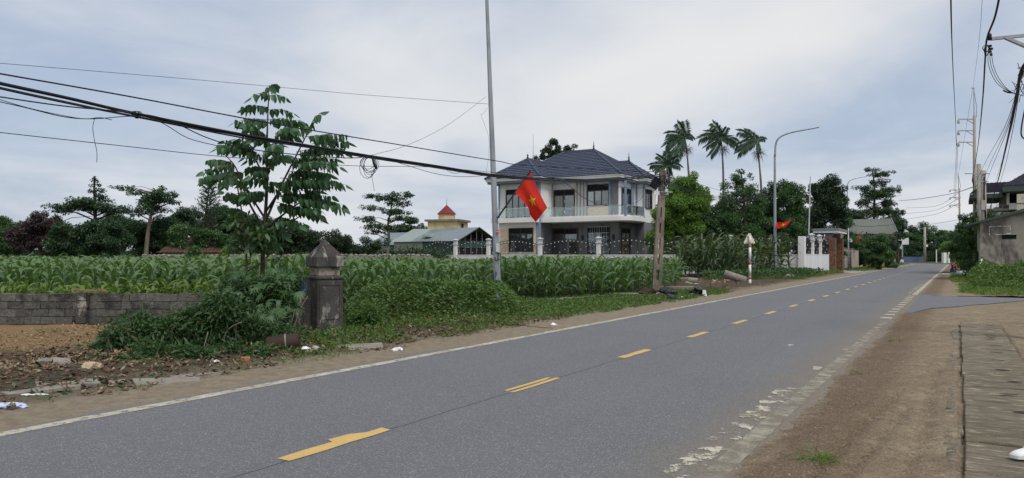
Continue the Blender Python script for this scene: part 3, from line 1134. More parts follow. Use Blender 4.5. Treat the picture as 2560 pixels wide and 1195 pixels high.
# main roof: ridge along lateral
l0, l1, s0, s1 = -42.2, -28.1, 65.0, 76.0
E, P_, Q_ = hip_roof(l0, l1, s0, s1, EZ + .18, -37.3, -33.7, 70.6, 70.6, 13.05)
tiled_slope(roof, E['a'], E['b'], Q_, P_)
tiled_slope(roof, E['b'], E['c'], Q_, Q_)
tiled_slope(roof, E['c'], E['d'], P_, Q_)
tiled_slope(roof, E['d'], E['a'], P_, P_)
caps += [(P_, Q_), (E['b'], Q_), (E['a'], P_), (E['c'], Q_)]
# left wing: ridge along s
l0, l1 = -42.4, -35.7
E2, A2, B2 = hip_roof(l0, l1, 62.2, 74.0, EZ + .12, -39.05, -39.05, 65.5, 72.0, 11.85)
tiled_slope(roof, E2['a'], E2['b'], A2, A2)
tiled_slope(roof, E2['b'], E2['c'], B2, A2)
tiled_slope(roof, E2['d'], E2['a'], A2, B2)
caps += [(A2, B2), (E2['a'], A2), (E2['b'], A2)]
# right wing
E3, A3, B3 = hip_roof(-34.5, -27.2, 69.75, 75.1, EZ + .12, -32.5, -30.35, 72.4, 72.4, 11.75)
tiled_slope(roof, E3['a'], E3['b'], B3, A3)
tiled_slope(roof, E3['b'], E3['c'], B3, B3)
caps += [(A3, B3), (E3['b'], B3)]
rf = roof.build('roof', M['tile_roof'], house)
for p_, q_ in caps:
    up_ = Vector((0, 0, .05))
    MB().tube([Vector(p_) + up_, Vector(q_) + up_], .13, 8).build('ridge_cap', M['tile_roof'], rf, True)
for (p_, hgt) in ((Q_, 1.0), (P_, .55), (A2, .35), (B3, 1.0)):
    MB().lathe([(.10, 0), (.12, .12), (.05, .2), (.11, .32), (.045, .45), (.03, hgt * .7), (.004, hgt)], Vector(p_) + Vector((0, 0, .1)), 8).build('finial', M['iron_black'], rf, True)
MB().tube([(X(1333, 68) - HS[0], 0, 11.0), (X(1333, 68) - HS[0], 0, 15.0)], [.05, .02], 6).build('lightning_rod', M['galv_light'], rf)
# eaves: white fascia, grey soffit
for (l0, l1, s0, s1, z0, z1) in ((-42.1, -28.2, 65.1, 75.9, EZ - .22, EZ + .16), (-42.3, -35.8, 62.3, 74, EZ - .25, EZ + .10), (-34.4, -27.3, 69.85, 75.0, EZ - .25, EZ + .10)):
    hp('fascia', l0, l1, s0, s1, z0 + .08, z1, 'wall_white')
    hp('fascia_lip', l0 - .07, l1 + .07, s0 - .07, s1 + .07, z1 - .09, z1 + .03, 'wall_white')
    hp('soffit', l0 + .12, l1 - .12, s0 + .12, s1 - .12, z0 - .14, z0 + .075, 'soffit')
hp('yard_slab', WL - 3, -11.0, 58.2, LS - .25, .9, GZ - .03, 'concrete_pale')

# ------------------------------------------------------------------ boundary wall with iron railings
FS = 57.8
fence = thing('boundary_wall', 'white garden wall with capped pillars and arched black iron railings before the villa', 'wall', R(-26, FS, 0), RZ)
FO = (-26.0, FS)


def flim(mb, l0, l1, s0, s1, z0, z1):
    return mb.lim(l0 - FO[0], l1 - FO[0], s0 - FO[1], s1 - FO[1], z0, z1)


WT = 1.56
flim(MB(), -47, -10.35, FS - .11, FS + .11, -.1, WT).build('wall_base', M['wall_white'], fence)
flim(MB(), -47.05, -10.35, FS - .14, FS + .14, WT, WT + .06).build('coping', M['wall_white'], fence)
RE = 70.2
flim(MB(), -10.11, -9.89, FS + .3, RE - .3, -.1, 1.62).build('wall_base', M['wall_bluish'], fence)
flim(MB(), -10.13, -9.87, FS + .3, RE - .3, 1.62, 1.66).build('coping', M['wall_white'], fence)
flim(MB(), -10.34, -9.86, FS - .25, FS + .29, -.1, 3.0).build('corner_pillar', M['wall_white'], fence, bevel=.02)
plats = [-42.9, -38.9, -33.1, -27.1, -21.5, -15.6]


def pillar(la_, s_, zt=2.62):
    p = flim(MB(), la_ - .17, la_ + .17, s_ - .17, s_ + .17, -.1, zt).build('pillar', M['wall_white'], fence, bevel=.015)
    c_ = Vector((la_ - FO[0], s_ - FO[1], zt))
    cp = MB().box(c_ + Vector((0, 0, .06)), (.46, .46, .10)).box(c_ + Vector((0, 0, .28)), (.33, .33, .34)).box(c_ + Vector((0, 0, .48)), (.46, .46, .06))
    top = [(-.23, -.23, .51), (.23, -.23, .51), (.23, .23, .51), (-.23, .23, .51), (0, 0, .63)]
    cp.add([c_ + Vector(t_) for t_ in top], [(0, 1, 4), (1, 2, 4), (2, 3, 4), (3, 0, 4)])
    cp.build('pillar_cap', M['galv_light'], p)


for la_ in plats: pillar(la_, FS)
for s_ in (61.5, 65.3): pillar(-10.0, s_, 2.72)


def railing(a, c_, n=None, h0=2.55, hm=3.0):
    """one arched panel between two pillars, a and c_ in the road frame"""
    A = Vector((a[0] - FO[0], a[1] - FO[1], 0)); B = Vector((c_[0] - FO[0], c_[1] - FO[1], 0))
    L = (B - A).length
    n = n or int(L / .13)
    mb, orn = MB(), MB()
    top = lambda t: h0 + (hm - h0) * math.sin(math.pi * t)
    for i in range(1, n):
        t = i / n
        p = A.lerp(B, t)
        z1 = top(t) + (.10 if i % 2 else -.06)
        mb.tube([(p.x, p.y, WT + .05), (p.x, p.y, z1)], .02, 4)
        if i % 2: mb.tube([(p.x, p.y, z1), (p.x, p.y, z1 + .09)], [.022, .002], 4)
        if i % 3 == 1:
            orn.box((p.x, p.y, top(t) - .12), (.07, .07, .07), .7)
        if i % 4 == 2:
            orn.box((p.x, p.y, WT + .28 + .26 * (i // 4 % 3)), (.06, .06, .06), .7)
    for dz, r_ in ((0.0, .028), (-.2, .022)):
        mb.tube([tuple(A.lerp(B, i / 14) + Vector((0, 0, top(i / 14) + dz))) for i in range(15)], r_, 5)
    mb.tube([tuple(A + Vector((0, 0, WT + .13))), tuple(B + Vector((0, 0, WT + .13)))], .02, 4)
    k = max(2, int(L / .9))
    for i in range(k):                          # scrolls
        c0 = A.lerp(B, (i + .5) / k) + Vector((0, 0, WT + .62))
        d = (B - A).normalized()
        mb.tube([tuple(c0 + (d * math.cos(x) + Vector((0, 0, math.sin(x) * 1.3))) * (.24 * (1 - x / 14))) for x in [j * .6 for j in range(16)]], .012, 4)
    r = mb.build('railing', M['iron_black'], fence)
    orn.build('ornament', M['iron_white'], r)


allp = [-47.0] + plats + [-10.3]
for i in range(len(allp) - 1):
    railing((allp[i] + .21, FS), (allp[i + 1] - .21, FS))
for a, c_ in ((FS + .3, 61.29), (61.71, 65.09), (65.51, RE - .3)):
    railing((-10.0, a), (-10.0, c_), 22, 2.5, 3.15)

# gate with brick-clad piers and flat canopy
gate = thing('gateway', 'gateway with brown brick-clad piers under a flat grey and white canopy', 'gateway', R(-10, 72, 0), RZ)
for i, s_ in enumerate((70.6, 75.4)):
    pr = MB().lim(-.55, .55, s_ - 72 - .5, s_ - 72 + .4, -.1, 3.15).build('pier', M['mortar'], gate)
    bm_ = MB().box((0, 0, 0), (.42, .03, .135)).mesh('brick')
    bs_ = MB().box((0, 0, 0), (.03, .42, .135)).mesh('brick')
    for r_ in range(21):
        for q in range(2):
            o = obj('brick', bm_, M['brick_clad'], pr); o.location = (-.27 + .54 * q + (.06 if r_ % 2 else -.0), s_ - 72 - .512, .1 + r_ * .148)
            o = obj('brick', bs_, M['brick_clad'], pr); o.location = (.562, s_ - 72 - .27 + .45 * q, .1 + r_ * .148)
    MB().lim(-.30, .30, s_ - 72 - .3, s_ - 72 + .25, 3.15, 3.62).build('pier_neck', M['stone_grey'], gate)
MB().lim(-1.3, .85, -1.9, 3.9, 3.62, 3.80).build('canopy_edge', M['wall_white'], gate)
MB().lim(-1.34, .89, -1.94, 3.94, 3.80, 4.02).build('canopy', M['roof_slate'], gate)
for i in range(2):
    MB().lim(-.05, .05, -1.0 + i * 2.2, 1.1 + i * 2.2 - .02, .1, 2.6).build('gate_leaf', M['iron_black'], gate)
rampv = [R(-10.2, 70.4, .12), R(-10.2, 75.8, .12), R(-7.2, 79, .012), R(-7.2, 66, .012)]
rp = MB().add(rampv + [v - Vector((0, 0, .3)) for v in rampv], [(0, 1, 2, 3), (4, 7, 6, 5), (0, 3, 7, 4), (1, 5, 6, 2), (2, 6, 7, 3), (0, 4, 5, 1)]).build('driveway_ramp', M['concrete_pale'])
tag(rp, kind='structure')
# ------------------------------------------------------------------ old block wall and gate pillar on the left
WZ = 13.7                                                      # the wall runs across the view at this depth
bw = thing('block_wall', 'low weathered grey concrete block wall with a rough pier, edge of the cornfield', 'wall', (-5.5, WZ, 0))
x0, x1 = (-40 - CX) / F * WZ, (800 - CX) / F * WZ
xo = -5.5
MB().lim(x0 - xo, x1 - xo, .008, .132, -.2, .735).build('mortar_core', M['mortar'], bw)
shapes = []
for q in range(5):
    me = MB().box((0, 0, 0), (.296, .15, .134), 0, .0055).mesh('block')
    me.materials.append(M['block']); shapes.append(me)
halfm = MB().box((0, 0, 0), (.17, .15, .134), 0, .005).mesh('block'); halfm.materials.append(M['block'])
for r_ in range(6):
    x = x0 - xo + (.0 if r_ % 2 else .155)
    while x < x1 - xo - .1:
        if abs(x + .15 - ((205 - CX) / F * WZ - xo)) > .16:
            o = link(bpy.data.objects.new('block', rnd.choice(shapes)), bw)
            o.location = (x + .15, .07 + rnd.uniform(-.006, .006), -.04 + .075 + r_ * .1475 - .07 + (rnd.uniform(-.004, .004)))
            o.rotation_euler = (0, 0, rnd.uniform(-.012, .012))
        x += .312
px_ = (213 - CX) / F * WZ - xo                                 # pier
for r_ in range(6):
    pm_ = shapes[r_ % 5].copy(); pm_.materials.clear(); pm_.materials.append(M['render_old'])
    o = link(bpy.data.objects.new('pier_block', pm_), bw)
    o.location = (px_ + rnd.uniform(-.02, .02), -.02, .02 + r_ * .1475 - .03)
    o.scale = (.62, 1.5, 1.02)
tuft = MB()
for i in range(90):
    a = rnd.uniform(0, 6.28); l_ = rnd.uniform(.06, .2)
    c_ = Vector((px_ + rnd.uniform(-.25, .35), .0 + rnd.uniform(-.06, .08), .80 + rnd.uniform(-.01, .05)))
    tuft.tube([c_, c_ + Vector((math.cos(a) * l_, math.sin(a) * l_ * .5, rnd.uniform(-.04, .05)))], .005, 3, False)
t_ = tuft.build('dry_straw', M['straw'])
t_.location = (-5.5, WZ, 0)
tag(t_, 'wisp of dry straw lying on the pier of the block wall', 'straw')

# gate pillar, turned so that one corner faces the road
pc = G(812, 836)
gp = thing('gate_pillar', 'blackened old concrete gate pillar with pyramid cap beside the block wall', 'pillar', (pc.x, pc.y, 0), math.radians(38))
sc = pc.y / F
wd = .52
MB().lim(-wd / 2, wd / 2, -wd / 2, wd / 2, -.3, 1.06).build('shaft', M['render_old'], gp, bevel=.02)
MB().lim(-wd / 2 - .02, wd / 2 + .02, -wd / 2 - .02, wd / 2 + .02, 1.0605, 1.12).build('shaft_top', M['render_old'], gp, bevel=.02)
MB().lim(-.215, .215, -.215, .215, 1.1205, 1.29).build('neck', M['render_neck'], gp, bevel=.015)
MB().lim(-.275, .275, -.275, .275, 1.2905, 1.50).build('cap_block', M['render_old'], gp, bevel=.02)
cp = MB()
q = .262
cp.add([(-q, -q, 1.495), (q, -q, 1.495), (q, q, 1.495), (-q, q, 1.495), (0, 0, 1.83)], [(0, 1, 4), (1, 2, 4), (2, 3, 4), (3, 0, 4), (3, 2, 1, 0)])
cp.build('cap_pyramid', M['render_old'], gp, bevel=.012)
for sx_ in (-1, 1):                                            # raised panel frame on the road face
    MB().lim(sx_ * .2 - .02, sx_ * .2 + .02, -wd / 2 - .012, -wd / 2 - .0005, .35, .98).build('panel_moulding', M['render_old'], gp)
for z_ in (.33, .97):
    MB().lim(-.178, .178, -wd / 2 - .011, -wd / 2 - .0005, z_ - .02, z_ + .02).build('panel_moulding', M['render_old'], gp)

# low rendered wing joining pillar and wall, with lean-to broken crate
wg = MB().lim(-.30, .30, -.10, .10, -.2, .70).build('wing_wall', M['render_old'], None, bevel=.02)
wg.location = (pc.x - .52, pc.y - .02, 0)
tag(wg, 'short blackened block stub between the gate pillar and the bush', 'wall')
cr = thing('broken_crate', 'broken black slatted crate leaning in the bush by the wall stub', 'crate', W(690, 800, 13.0), .2)
for i in range(5):
    MB().box((-.18 + i * .085, 0, .12), (.035, .03, .26), 0, .0, Matrix.Rotation(.5, 3, 'Y')).build('slat', M['rubber'], cr)
MB().box((.0, -.02, .26), (.5, .05, .035), 0, 0, Matrix.Rotation(-.12, 3, 'Y')).build('rail', M['rubber'], cr)
MB().box((-.05, -.02, .02), (.5, .05, .035), 0, 0, Matrix.Rotation(-.12, 3, 'Y')).build('rail', M['rubber'], cr)

# ruined stone wall on the far side of the field
rw = thing('field_wall', 'long ruined stone and brick wall on the far side of the cornfield', 'wall', (-14, 52, 0))
MB().lim(-13, 8.2, -.15, .15, -.2, 1.52).build('wall_core', M['rubble'], rw)
for i in range(60):
    o = obj('coping_stone', blob_mesh('coping_stone', (.24, .2, .10), i % 6, .2, 1.4, 1) if i < 6 else bpy.data.meshes['coping_stone' + ('' if i % 6 == 0 else '.00%d' % (i % 6))], M['rubble'], rw)
    o.location = (-12.8 + i * .35, 0, 1.55 + rnd.uniform(-.04, .03)); o.rotation_euler = (0, 0, rnd.uniform(0, 3))
# ------------------------------------------------------------------ maize
def corn_leaf_pts(az, z0, L, rise, width, twist, n=7):
    """arching strap leaf: rises from the stalk, bends over and droops; returns a two-wide strip"""
    V = []
    c, s = math.cos(az), math.sin(az)
    ang = rise; x = .0; z = z0
    st = L / n
    k = rnd.uniform(.75, 1.15) * 2.7 / n
    for i in range(n + 1):
        t = i / n
        wdt = width * (math.sin(math.pi * min(1, .14 + t * .86)) ** .7) * (1 if t < .97 else .1)
        tw = twist * t
        side = Vector((-s * math.cos(tw), c * math.cos(tw), math.sin(tw)))
        p = Vector((x * c, x * s, z))
        V.append(p + side * wdt * .5); V.append(p + Vector((0, 0, -.14 * wdt))); V.append(p - side * wdt * .5)
        x += math.cos(ang) * st; z += math.sin(ang) * st
        ang -= k * (.35 + 1.3 * t)
    Fc = []
    for i in range(n):
        a = i * 3
        Fc += [(a, a + 1, a + 4, a + 3), (a + 1, a + 2, a + 5, a + 4)]
    return V, Fc


def corn_proto(h, nl, seed, tassel=False, wide=.085):
    rnd.seed(seed)
    stalk = MB().tube([(0, 0, -.05), (rnd.uniform(-.02, .02), rnd.uniform(-.02, .02), h * .5), (rnd.uniform(-.03, .03), rnd.uniform(-.03, .03), h * .92)], [.018, .015, .006], 5)
    lv = []
    az = rnd.uniform(0, 6.28)
    for i in range(nl):
        t = i / (nl - 1)
        z0 = h * (.14 + .74 * t)
        L = h * (.34 + .24 * math.sin(math.pi * min(1, .2 + t * .75))) * rnd.uniform(.85, 1.15)
        rise = math.radians(rnd.uniform(42, 62) + 20 * t)
        lv.append(corn_leaf_pts(az, z0, L, rise, wide * h / 1.5 * rnd.uniform(.8, 1.15), rnd.uniform(-.9, .9)))
        az += math.pi + rnd.uniform(-.7, .7)
    ts = None
    if tassel:
        ts = MB()
        for i in range(9):
            a = rnd.uniform(0, 6.28); r_ = .0 if i == 0 else rnd.uniform(.05, .14)
            ts.tube([(0, 0, h * .9), (math.cos(a) * r_ * .5, math.sin(a) * r_ * .5, h * .9 + .16), (math.cos(a) * r_ * 1.4, math.sin(a) * r_ * 1.4, h * .9 + .27)], [.008, .008, .004], 3)
    return stalk, lv, ts


class Corn:
    def __init__(s, h, nl, seed, mat, tassel=False, wide=.085):
        st, lv, ts = corn_proto(h, nl, seed, tassel, wide)
        s.stalk = st.mesh('stalk'); s.stalk.materials.append(M['leaf_cassava'] if not tassel else M['leaf_corn_dry'])
        s.leaves = []
        for V, Fc in lv:
            me = bpy.data.meshes.new('leaf'); me.from_pydata([tuple(v) for v in V], [], Fc); me.update()
            me.polygons.foreach_set('use_smooth', np.ones(len(me.polygons), dtype=bool))
            me.materials.append(mat); s.leaves.append(me)
        s.tassel = None
        if ts:
            s.tassel = ts.mesh('tassel'); s.tassel.materials.append(M['tassel'])
        vv, ff, b_ = [], [], 0
        for V, Fc in lv:                                       # light copy for the mass of the field
            A = np.array([tuple(v) for v in V]).reshape(-1, 3, 3)
            A = A[[0, 2, 4, 6, 7] if len(A) > 7 else slice(None)][:, [0, 2]]
            n = len(A)
            vv.append(A.reshape(-1, 3))
            for i in range(n - 1):
                ff.append([b_ + 2 * i, b_ + 2 * i + 1, b_ + 2 * i + 3, b_ + 2 * i + 2])
            b_ += 2 * n
        s.V = np.concatenate(vv); s.F = np.array(ff)
        sv = np.array([(-.014, 0, 0), (.014, 0, 0), (.008, 0, h * .9), (-.008, 0, h * .9), (0, -.014, 0), (0, .014, 0), (0, .008, h * .9), (0, -.008, h * .9)])
        s.F = np.concatenate([s.F, np.array([[0, 1, 2, 3], [4, 5, 6, 7]]) + len(s.V)]); s.V = np.concatenate([s.V, sv])

    def place(s, loc, rz, sc, label, group):
        t = bpy.data.objects.new('maize_plant', None)
        t.location = loc; t.rotation_euler = (rnd.uniform(-.06, .06), rnd.uniform(-.06, .06), rz); t.scale = (sc, sc, sc)
        t.empty_display_size = .1
        link(t); tag(t, label, 'maize', group)
        link(bpy.data.objects.new('stalk', s.stalk), t)
        for me in s.leaves:
            link(bpy.data.objects.new('leaf', me), t)
        if s.tassel:
            link(bpy.data.objects.new('tassel', s.tassel), t)
        return t


corns = [Corn(1.55, 10, 100 + i, M['leaf_corn'], wide=.118) for i in range(7)]
young = [Corn(1.5, 9, 150 + i, M['leaf_lime'], wide=.11) for i in range(4)]
tall = [Corn(2.45, 11, 200 + i, M['leaf_corn_dry'], True, .085) for i in range(5)]


def mass(name, items, m):
    """items: (proto, x, y, z, rz, scale) merged into one mesh"""
    Vs, Fs, b_ = [], [], 0
    for c_, x, y, z, rz, sc_ in items:
        ca, sa = math.cos(rz) * sc_, math.sin(rz) * sc_
        V = np.empty_like(c_.V)
        V[:, 0] = c_.V[:, 0] * ca - c_.V[:, 1] * sa + x
        V[:, 1] = c_.V[:, 0] * sa + c_.V[:, 1] * ca + y
        V[:, 2] = c_.V[:, 2] * sc_ + z
        Vs.append(V); Fs.append(c_.F + b_); b_ += len(V)
    return obj(name, fast_mesh(name, np.concatenate(Vs), np.concatenate(Fs)), m, None, True)


def front_Z(px):
    """depth of the field's front edge at each column of the view"""
    pts = [(-200, 18.6), (500, 18.2), (760, 18.5), (900, 19.6), (1150, 21.3), (1210, 24.0), (1285, 24.0), (1340, 23.3), (1480, 24.8), (1600, 27.0), (1640, 29.5), (1700, 31.5), (1760, 34.0)]
    return float(np.interp(px, [p[0] for p in pts], [p[1] for p in pts]))


rnd.seed(77)
cands = []
Zr = 17.8
while Zr < 51:
    step = .34 if Zr < 30 else .5
    x = -.80 * Zr + rnd.uniform(0, step)
    while x < .30 * Zr:
        px = CX + F * x / Zr
        fz = front_Z(px)
        lat_ = x * DY - Zr * DX; s__ = x * DX + Zr * DY
        if Zr > fz and s__ < 55.5 and (px < 1700) and not (px > 1560 and Zr > 40 and lat_ > -12):
            front = Zr - fz
            sc_ = rnd.uniform(.84, 1.10) * (.81 if px > 870 else .84) * (1 + .03 * math.sin(x * .8))
            if px > 1230: sc_ *= 1.04
            cands.append((front + rnd.uniform(0, .5), px, x + rnd.uniform(-.1, .1), Zr + rnd.uniform(-.12, .12), sc_))
        x += step
    Zr += .62 if Zr < 30 else .85
cands.sort()
inview = [c_ for c_ in cands if -30 < c_[1] < 1700]
hero = set(id(c_) for c_ in inview[:240])
items = []
for c_ in cands:
    _, px, x, y, sc_ = c_
    pr = rnd.choice(corns)
    rz = rnd.uniform(0, 6.28)
    if id(c_) in hero:
        if px < 480: lb = 'green maize plant in the front row behind the long block wall'
        elif px < 860: lb = 'green maize plant in the front row behind the young tree and gate pillar'
        elif px < 1235: lb = 'green maize plant in the front row behind the vine mound'
        else: lb = 'green maize plant at the field edge between steel lamp pole and leaning concrete pole'
        pr.place((x, y, 0), rz, sc_, lb, 'maize plants along the front of the field')
    else:
        items.append((pr, x, y, 0.0, rz, sc_))
tag(mass('cornfield', items, M['leaf_corn']), 'dense rows of green maize filling the field', 'cornfield', kind='stuff')

# young low maize just behind the block wall
for i in range(60):
    px = -20 + i * 9.3 + rnd.uniform(-4, 4)
    Z = rnd.uniform(14.4, 15.4)
    pr = rnd.choice(young)
    pr.place(((px - CX) / F * Z, Z, 0), rnd.uniform(0, 6.28), rnd.uniform(.52, .64), 'low pale maize seedling leaning over the top of the block wall', 'young maize right behind the block wall')

# taller tasselled patch before the white garden wall
items = []
n = 0
for i in range(185):
    px = rnd.uniform(1690, 1992)
    s__ = rnd.uniform(46.5, 56.8)
    la_ = lat_px(px, s__)
    if la_ > -10.3 - (1985 - px) * .012: continue
    p = R(la_, s__)
    if p.y < 38: continue
    items.append((p, s__))
items.sort(key=lambda t_: t_[1])
rest = []
for k, (p, s__) in enumerate(items):
    pr = rnd.choice(tall); sc_ = rnd.uniform(.6, 1.2)
    if k < 60:
        pr.place(p, rnd.uniform(0, 6.28), sc_, 'tall tasselled maize plant in the patch before the white garden wall', 'tasselled maize by the warning sign')
    else:
        rest.append((pr, p.x, p.y, 0.0, rnd.uniform(0, 6.28), sc_))
tag(mass('tall_maize', rest, M['leaf_corn_dry']), 'thick patch of tall ripening maize before the white wall', 'maize', kind='stuff')
# ------------------------------------------------------------------ trees
def tree(name, label, Z, trunk, ell, L, m, flat=False, depth=.8, group=None, tr=.14, bark='bark', cover=4.6, asp=.5, cat='tree', droop=.25, up=.6, kmul=1.0, limbs=True, sub=(.26, .46), sparse=1.0, mixed=False):
    """trunk: list of photo columns/rows; ell: foliage masses (column, row, half-width, half-height, depth offset)"""
    sc_ = Z / F
    bp = W(trunk[0][0], HY + F * H / Z, Z); bp.z = 0
    root = thing(name, label, cat, bp, 0, group)
    T = [bp] + [W(a, c_, Z) for a, c_ in trunk[1:]]
    pts = spline([p - bp for p in T], 5)
    n = len(pts)
    tm = MB().tube(pts, [tr * (1 - .72 * i / (n - 1)) for i in range(n)], 8)
    parts = []
    limbm = MB()
    for e in ell:
        zo = e[4] if len(e) > 4 else 0.0
        c_ = np.array(W(e[0], e[1], Z)) - np.array(bp); c_[1] += zo
        mx, mz = e[2] * sc_, e[3] * sc_
        my = mx * depth
        if flat:
            k = max(6, int(kmul * e[2] / 3.2))
        else:
            k = max(4, int(kmul * min(60, e[2] * e[3] / 90)))
        for q in range(k):
            d = unit(rng.normal(size=3)); rad = rng.random() ** .5
            cc = c_ + d * rad * np.array([mx, my, mz]) * .88
            if flat:
                r_ = np.array([mx * rng.uniform(.14, .36), my * rng.uniform(.14, .36), max(mz * rng.uniform(.3, .8), L * .45)])
            else:
                b_ = min(mx, mz * 1.3) * rng.uniform(*sub)
                r_ = np.array([b_ * rng.uniform(.85, 1.3), b_ * rng.uniform(.85, 1.2), b_ * rng.uniform(.6, .95)])
            area = r_[0] * r_[2] * math.pi
            nl = int(cover * sparse * area / (L * L * asp * .5)) + 6
            if mixed and q % 3:
                L2 = L * (.45 if q % 3 == 1 else .8); a2 = .62 if q % 3 == 1 else .10
                parts.append(clump(cc, r_ * (1 if q % 3 == 1 else 1.25), int(cover * area / (L2 * L2 * a2 * .5) * (.8 if q % 3 == 1 else .25)), L2, a2, .7, -.2 if q % 3 == 2 else droop, .45, .3))
            else:
                parts.append(clump(cc, r_, nl, L, asp, .7, droop, .45, up))
            if limbs and q % (3 if flat else 4) == 0:
                cv = Vector(cc)
                zt = min(cv.z - .25 * abs(cv.x) - .1, pts[-1].z)
                i = min(range(n), key=lambda j: abs(pts[j].z - max(zt, pts[-1].z * .25)))
                st = pts[i]
                md = st.lerp(cv, .55) + Vector((0, 0, .08 * (cv - st).length))
                r0 = max(.02, tr * (1 - .72 * i / (n - 1)) * .5)
                limbm.tube([st, md, cv], [r0, r0 * .6, r0 * .2], 5, False)
    tm.add(limbm.v, limbm.f)
    tm.build('trunk', M[bark], root, True)
    V, Fc = join(parts)
    obj('crown', fast_mesh('crown', V, Fc), M[m], root)
    return root


# left background row
tree('spreading_tree', 'tiered spreading tree with a slim pagoda top, far left beyond the corn', 60, [(235, 0), (236, 600), (238, 540), (236, 480), (236, 440)],
     [(236, 446, 14, 7), (238, 462, 20, 6), (236, 476, 26, 6), (246, 490, 34, 6), (230, 503, 62, 7), (205, 515, 80, 9), (275, 520, 62, 9), (165, 525, 38, 7), (315, 528, 26, 6)], .17, 'leaf_deep', True, .9, tr=.2, cover=2.3)
tree('spreading_tree', 'tiered tree with one long branch reaching left, beyond the corn', 58, [(362, 0), (368, 600), (375, 550), (388, 500), (398, 475)],
     [(398, 472, 22, 8), (405, 488, 52, 12), (370, 500, 52, 10), (310, 470, 36, 5), (345, 482, 30, 6), (385, 520, 50, 16), (430, 505, 28, 8), (350, 530, 30, 10)], .17, 'leaf_deep', True, .9, tr=.2, cover=2.3, bark='bark_pale')
tree('purple_tree', 'dark purple-leaved round tree among green trees at far left', 57, [(100, 0), (100, 600), (100, 560)],
     [(105, 560, 45, 32), (60, 600, 40, 36), (130, 600, 48, 40), (95, 540, 24, 18)], .16, 'leaf_purple', tr=.2)
tree('broad_tree', 'green broadleaf tree at the left border beyond the corn', 62, [(15, 0), (15, 600), (15, 580)],
     [(15, 575, 40, 36), (-30, 590, 60, 50), (30, 610, 50, 35)], .17, 'leaf_mid', tr=.2)
tree('broad_tree', 'dark dense tree under the pagoda-shaped tree beyond the corn', 56, [(215, 0), (215, 600), (215, 590)],
     [(190, 580, 62, 32), (250, 570, 60, 28), (150, 610, 50, 32), (270, 610, 62, 34), (200, 620, 60, 28)], .17, 'leaf_deep', tr=.22)
tree('broad_tree', 'dark green tree behind the pale trunk in the left background', 60, [(385, 0), (385, 600), (385, 580)],
     [(380, 570, 55, 34), (420, 590, 50, 42), (340, 600, 40, 40), (385, 620, 66, 26)], .17, 'leaf_deep', tr=.22)
tree('broad_tree', 'mid green tree behind the conifer in the left background', 70, [(480, 0), (480, 600), (480, 570)],
     [(470, 540, 42, 28), (440, 560, 35, 30), (545, 545, 45, 32), (500, 580, 70, 30)], .19, 'leaf_deep', tr=.22)
tree('garden_tree', 'yellowish green rounded tree beside the brown tiled roof', 55, [(470, 0), (470, 620), (470, 600)],
     [(455, 590, 40, 26), (510, 585, 45, 24), (545, 600, 40, 24), (480, 622, 55, 22)], .17, 'leaf_mid', tr=.15)
tree('small_tree', 'small bright lime-green sapling before the brown tiled roof', 50, [(572, 0), (572, 635), (572, 620)],
     [(572, 625, 18, 18), (566, 638, 22, 12), (577, 612, 9, 8)], .2, 'leaf_lime', tr=.07)
tree('small_tree', 'small loose bush at the left edge of the brown tiled roof', 49, [(480, 0), (480, 635), (480, 625)],
     [(480, 630, 34, 17), (500, 640, 30, 12)], .2, 'leaf_mid', tr=.07)
for lb, Z, ells, mm in (('dark dense tree just right of the young tree, beyond the field', 62, [(720, 590, 48, 28), (690, 615, 48, 30), (760, 600, 45, 32), (730, 632, 60, 20), (650, 600, 40, 30)], 'leaf_dark'),
                        ('dark bushy tree behind the pyramid cap of the gate pillar', 64, [(810, 600, 50, 26), (850, 610, 40, 26), (800, 628, 60, 22)], 'leaf_dark'),
                        ('olive green tree between gate pillar and green shed', 66, [(885, 612, 42, 24), (920, 618, 36, 24), (880, 632, 55, 18)], 'leaf_deep'),
                        ('round green tree behind the green shed roof', 108, [(1030, 565, 38, 22), (1000, 575, 40, 24), (1060, 572, 24, 14), (1010, 550, 26, 16)], 'leaf_deep')):
    tree('broad_tree', lb, Z, [(ells[0][0], 0), (ells[0][0], 620), (ells[0][0], ells[0][1])], ells, .16 if Z < 90 else .26, mm, tr=.2)
tree('broad_tree', 'tall dull-green tree mass right behind the young tree', 72, [(600, 0), (600, 600), (600, 560)],
     [(560, 545, 44, 34), (600, 555, 44, 30), (640, 565, 40, 30), (580, 585, 70, 36), (690, 575, 40, 26)], .19, 'leaf_deep', tr=.22)
tree('broad_tree', 'dull green tree between purple tree and left border, further back', 78, [(60, 0), (60, 600), (60, 580)],
     [(60, 570, 50, 26), (140, 575, 50, 28), (290, 560, 50, 30), (330, 575, 50, 34)], .2, 'leaf_deep', tr=.22)
# low hedge behind the field so that no bare horizon shows
for k, (px, w_, hh) in enumerate(((-60, 120, 30), (120, 120, 24), (330, 110, 26), (560, 100, 40), (770, 110, 30), (1000, 120, 30))):
    tree('hedge_tree', ['low dark hedge at the far left edge', 'low dark hedge under the purple tree', 'low dark hedge under the tiered trees', 'low dark hedge around the brown roof', 'low dark hedge behind the gate pillar', 'low dark hedge beyond the green shed'][k], 74 + 5 * (k % 2) + (40 if k == 5 else 0), [(px, 0), (px, 630), (px, 620)],
         [(px - w_ * .5, 640 - hh * .7, w_ * .5, hh * .8), (px + w_ * .4, 640 - hh * .6, w_ * .55, hh * .8), (px, 650, w_, 24), (px - w_ * .5, 645, w_ * .5, 22), (px + w_ * .5, 645, w_ * .5, 22)], .22, 'leaf_dark', tr=.12, cat='hedge', group='low hedges beyond the field')
hg = thing('hedge', 'long dark hedge line closing the far side of the cornfield', 'hedge', (-22, 70, 0))
hp_ = []
